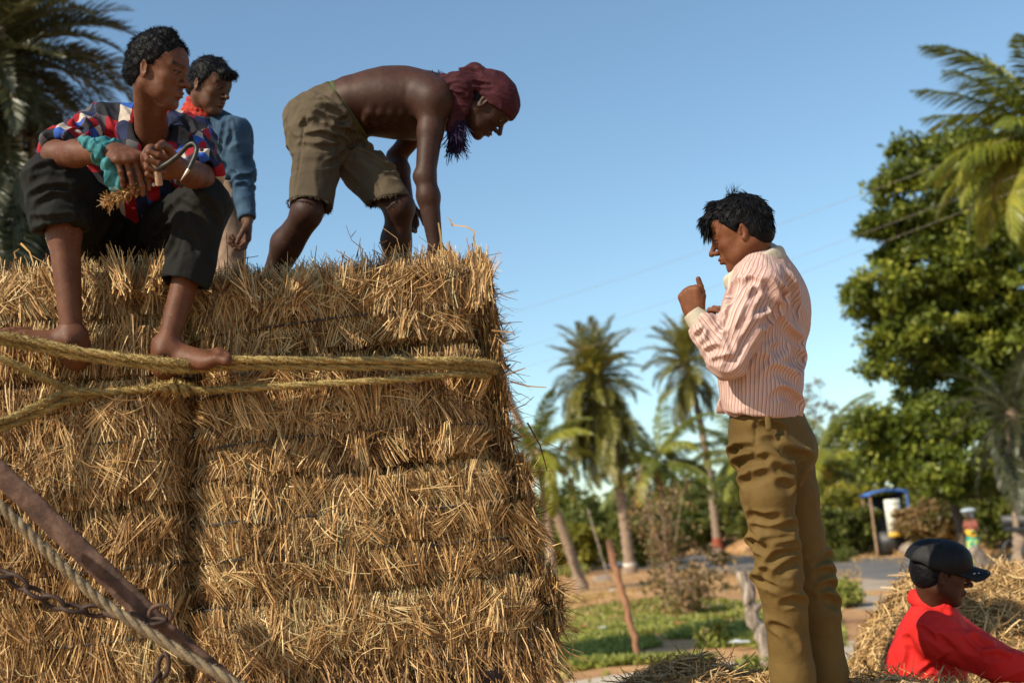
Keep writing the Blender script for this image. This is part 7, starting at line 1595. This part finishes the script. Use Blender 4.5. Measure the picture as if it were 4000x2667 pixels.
    for j in range(4):
        mb.tube([P(.105 + .018 * j, -.055 + .010 * j, .0165 + .002 * j), P(.112 + .018 * j, -.050 + .010 * j, .018 + .002 * j)], .0015, 5)
    mb.build('stitching', MAT['board'], cap)
    # shirt
    F = Field(*bounds([pel, up, *sh.values(), *el.values(), *wr.values()], .17), .0048)
    F.chain([pel, wai, che, up], [.165, .17, .178, .150], .05, fw, [.8, .78, .72, .64]); F.cone(sh['R'], sh['L'], .062, .062, .07); F.cone(up, nb, .092, .060, .05)
    for k in 'RL': F.cone(sh[k], el[k], .070, .058, .04); F.cone(el[k], wr[k], .056, .040, .03)
    F.cut(wr['R'], wr['R'] - el['R'], .08, .005); F.cut(pel, pel - che, .3, .01); F.cone(hc, nb, .056, .056, .01, mode='sub')
    fs = [(che, .2, .010, cv(.8, -1, 0), 12), (sh['R'], .14, .014, cv(1, -.8, 0), 18), (el['R'], .15, .014, cv(1, .6, 0), 18), (wai, .2, .014, cv(1, .3, 0), 13)]
    garment('shirt', o, F, [(pel, up, .17, cv(0, 0, 1))], 'red', 1, fs, 5, cr=[dict(lines=[[(720, 1180), (800, 1250), (900, 1310)], [(850, 1240), (900, 1300), (940, 1345)], [(700, 1530), (800, 1450), (930, 1370)], [(760, 1000), (850, 1030), (920, 1060)], [(1000, 1250), (1080, 1330), (1150, 1370)], [(1090, 1240), (1150, 1290), (1220, 1320)], [(1180, 1380), (1260, 1370), (1340, 1400)], [(620, 1250), (640, 1350), (620, 1450)]], scale=1.809, ox=3200, oy=1800, w=.014, dep=.006)])
    F = Field(*bounds([nb], .14), .003); an_ = np.linspace(0, 2 * math.pi, 25); Q = [nb + cv(-.004, .036, 0) + cv(.062, -.035, 0) * math.cos(t_) + cv(0, 0, .056) * math.sin(t_) for t_ in an_]; F.chain(Q, [.019] * 25, .004, cv(0, 0, 1), [.7] * 25); F.chain([p + cv(-.004, -.018, 0) for p in Q], [.020] * 25, .006)
    F.cone(hc, nb + cv(0, -.02, 0), .052, .054, .004, mode='sub'); garment('collar', o, F, [(up, nb, .06, cv(0, 0, 1))], 'red', 1)
    F = Field(*bounds([pel, *kn.values(), *an.values()], .16), .007); F.cone(hip['R'], hip['L'], .12, .12, .05)
    for k in 'RL': F.cone(hip[k], kn[k], .10, .08, .04); F.cone(kn[k], an[k] + A(0, 0, .03), .08, .06, .03)
    garment('trousers', o, F, [(hip['R'], kn['R'], .1, cv(0, 0, 1))], 'blacktrouser', 1)
redman()

# ================= woman walking beside the road
def woman():
    d = 37; p = gnd(3785, d); e = lambda x, y, z: A(x, y, z)
    fwd = nrm(A(-.75, -.65, 0)); lat = np.cross(A(0, 0, 1), fwd)
    L = lambda f_, l_, z: fwd * f_ + lat * l_ + A(0, 0, z)
    H = 1.56; hc = L(.04, 0, H - .10) ; M = frame(fwd + A(0, 0, -.2), A(0, 0, 1))
    F = Field((-.5, -.5, -.02), (.5, .5, 1.75), .010); head(F, hc, M, 1.0, neck_to=L(0, 0, 1.30), neck_r=.045, ears=False)
    F.chain([L(0, 0, .85), L(0, 0, 1.05), L(0, 0, 1.25)], [.13, .11, .14], .04, fwd, [.75, .7, .6])
    for g in (1, -1):
        F.cone(L(0, g * .15, 1.27), L(.02, g * .22, 1.0), .042, .034, .02); F.cone(L(.02, g * .22, 1.0), L(.16, g * .14, .95), .033, .024, .02)
        F.ell(L(.20, g * .12, .95), (.035), None, .01); a = .16 * g; F.cone(L(0, g * .07, .85), L(a, g * .06, .45), .07, .05, .02); F.cone(L(a, g * .06, .45), L(a - .03, g * .06, .06), .048, .03, .02); F.cone(L(a - .05, g * .06, .03), L(a + .14, g * .06, .02), .035, .022, .02)
    V, Fc = F.mesh(1); o = person('woman in a green and yellow sari with a pale head cloth walking beside the road', V, Fc, MAT['skin_back']); o.location = tuple(p)
    def g_(name, build, mat, h=.010, fold=None):
        F = Field((-.55, -.55, -.02), (.55, .55, 1.85), h); build(F); 
        if fold: F.disp(lambda P: folds(P, fold, 3))
        V, Fq = F.mesh(1); link(name, mesh_np(name, V, Fq, MAT[mat], True, uv=V), o)
    def b1(F):
        F.chain([L(0, 0, .92), L(.0, 0, .70), L(.03, 0, .42), L(.04, 0, .22)], [.15, .175, .185, .20], .04, lat, [1, .95, .9, .85])
    MAT['sari'] = cloth('green sari cloth', lambda t, uv, v: ramp(t, noise(t, v, 5, 2), [(.42, (.01, .20, .16)), (.5, (.02, .30, .22)), (.58, (.45, .50, .12))]).outputs[0], .7)
    MAT['blouse'] = cloth('brown blouse cloth', plain((.22, .07, .05), (.30, .10, .07)), .8); MAT['yellowcloth'] = cloth('yellow cloth', plain((.65, .36, .02), (.75, .45, .04)), .8); MAT['palecloth'] = cloth('pale blue cloth', plain((.20, .32, .42), (.60, .60, .58), 9), .8)
    g_('sari_skirt', b1, 'sari', fold=[(L(0, 0, .5), .35, .02, A(0, .1, 1), 14)])
    g_('blouse', lambda F: (F.chain([L(0, 0, 1.02), L(0, 0, 1.16), L(0, 0, 1.26)], [.135, .145, .13], .03, fwd, [.75, .72, .6]), [F.cone(L(0, g * .15, 1.26), L(.015, g * .19, 1.12), .055, .05, .02) for g in (1, -1)]), 'blouse')
    g_('sash', lambda F: (F.chain([L(.06, -.10, .98), L(.12, .0, .92), L(.08, .12, .86)], [.07, .085, .07], .03)), 'yellowcloth')
    def b2(F):
        F.ell(hc + A(0, 0, .05), (.135), None, 0); F.ell(hc + A(0, 0, .12) - fwd * .02, A(.22, .22, .07), None, .05); F.cone(hc - fwd * .10 + A(0, 0, .03), hc - fwd * .14 - A(0, 0, .18), .08, .06, .04); F.ell(hc + fwd * .10 - A(0, 0, .04), .11, None, .02, 'sub')
    g_('head_cloth', b2, 'palecloth')
woman()
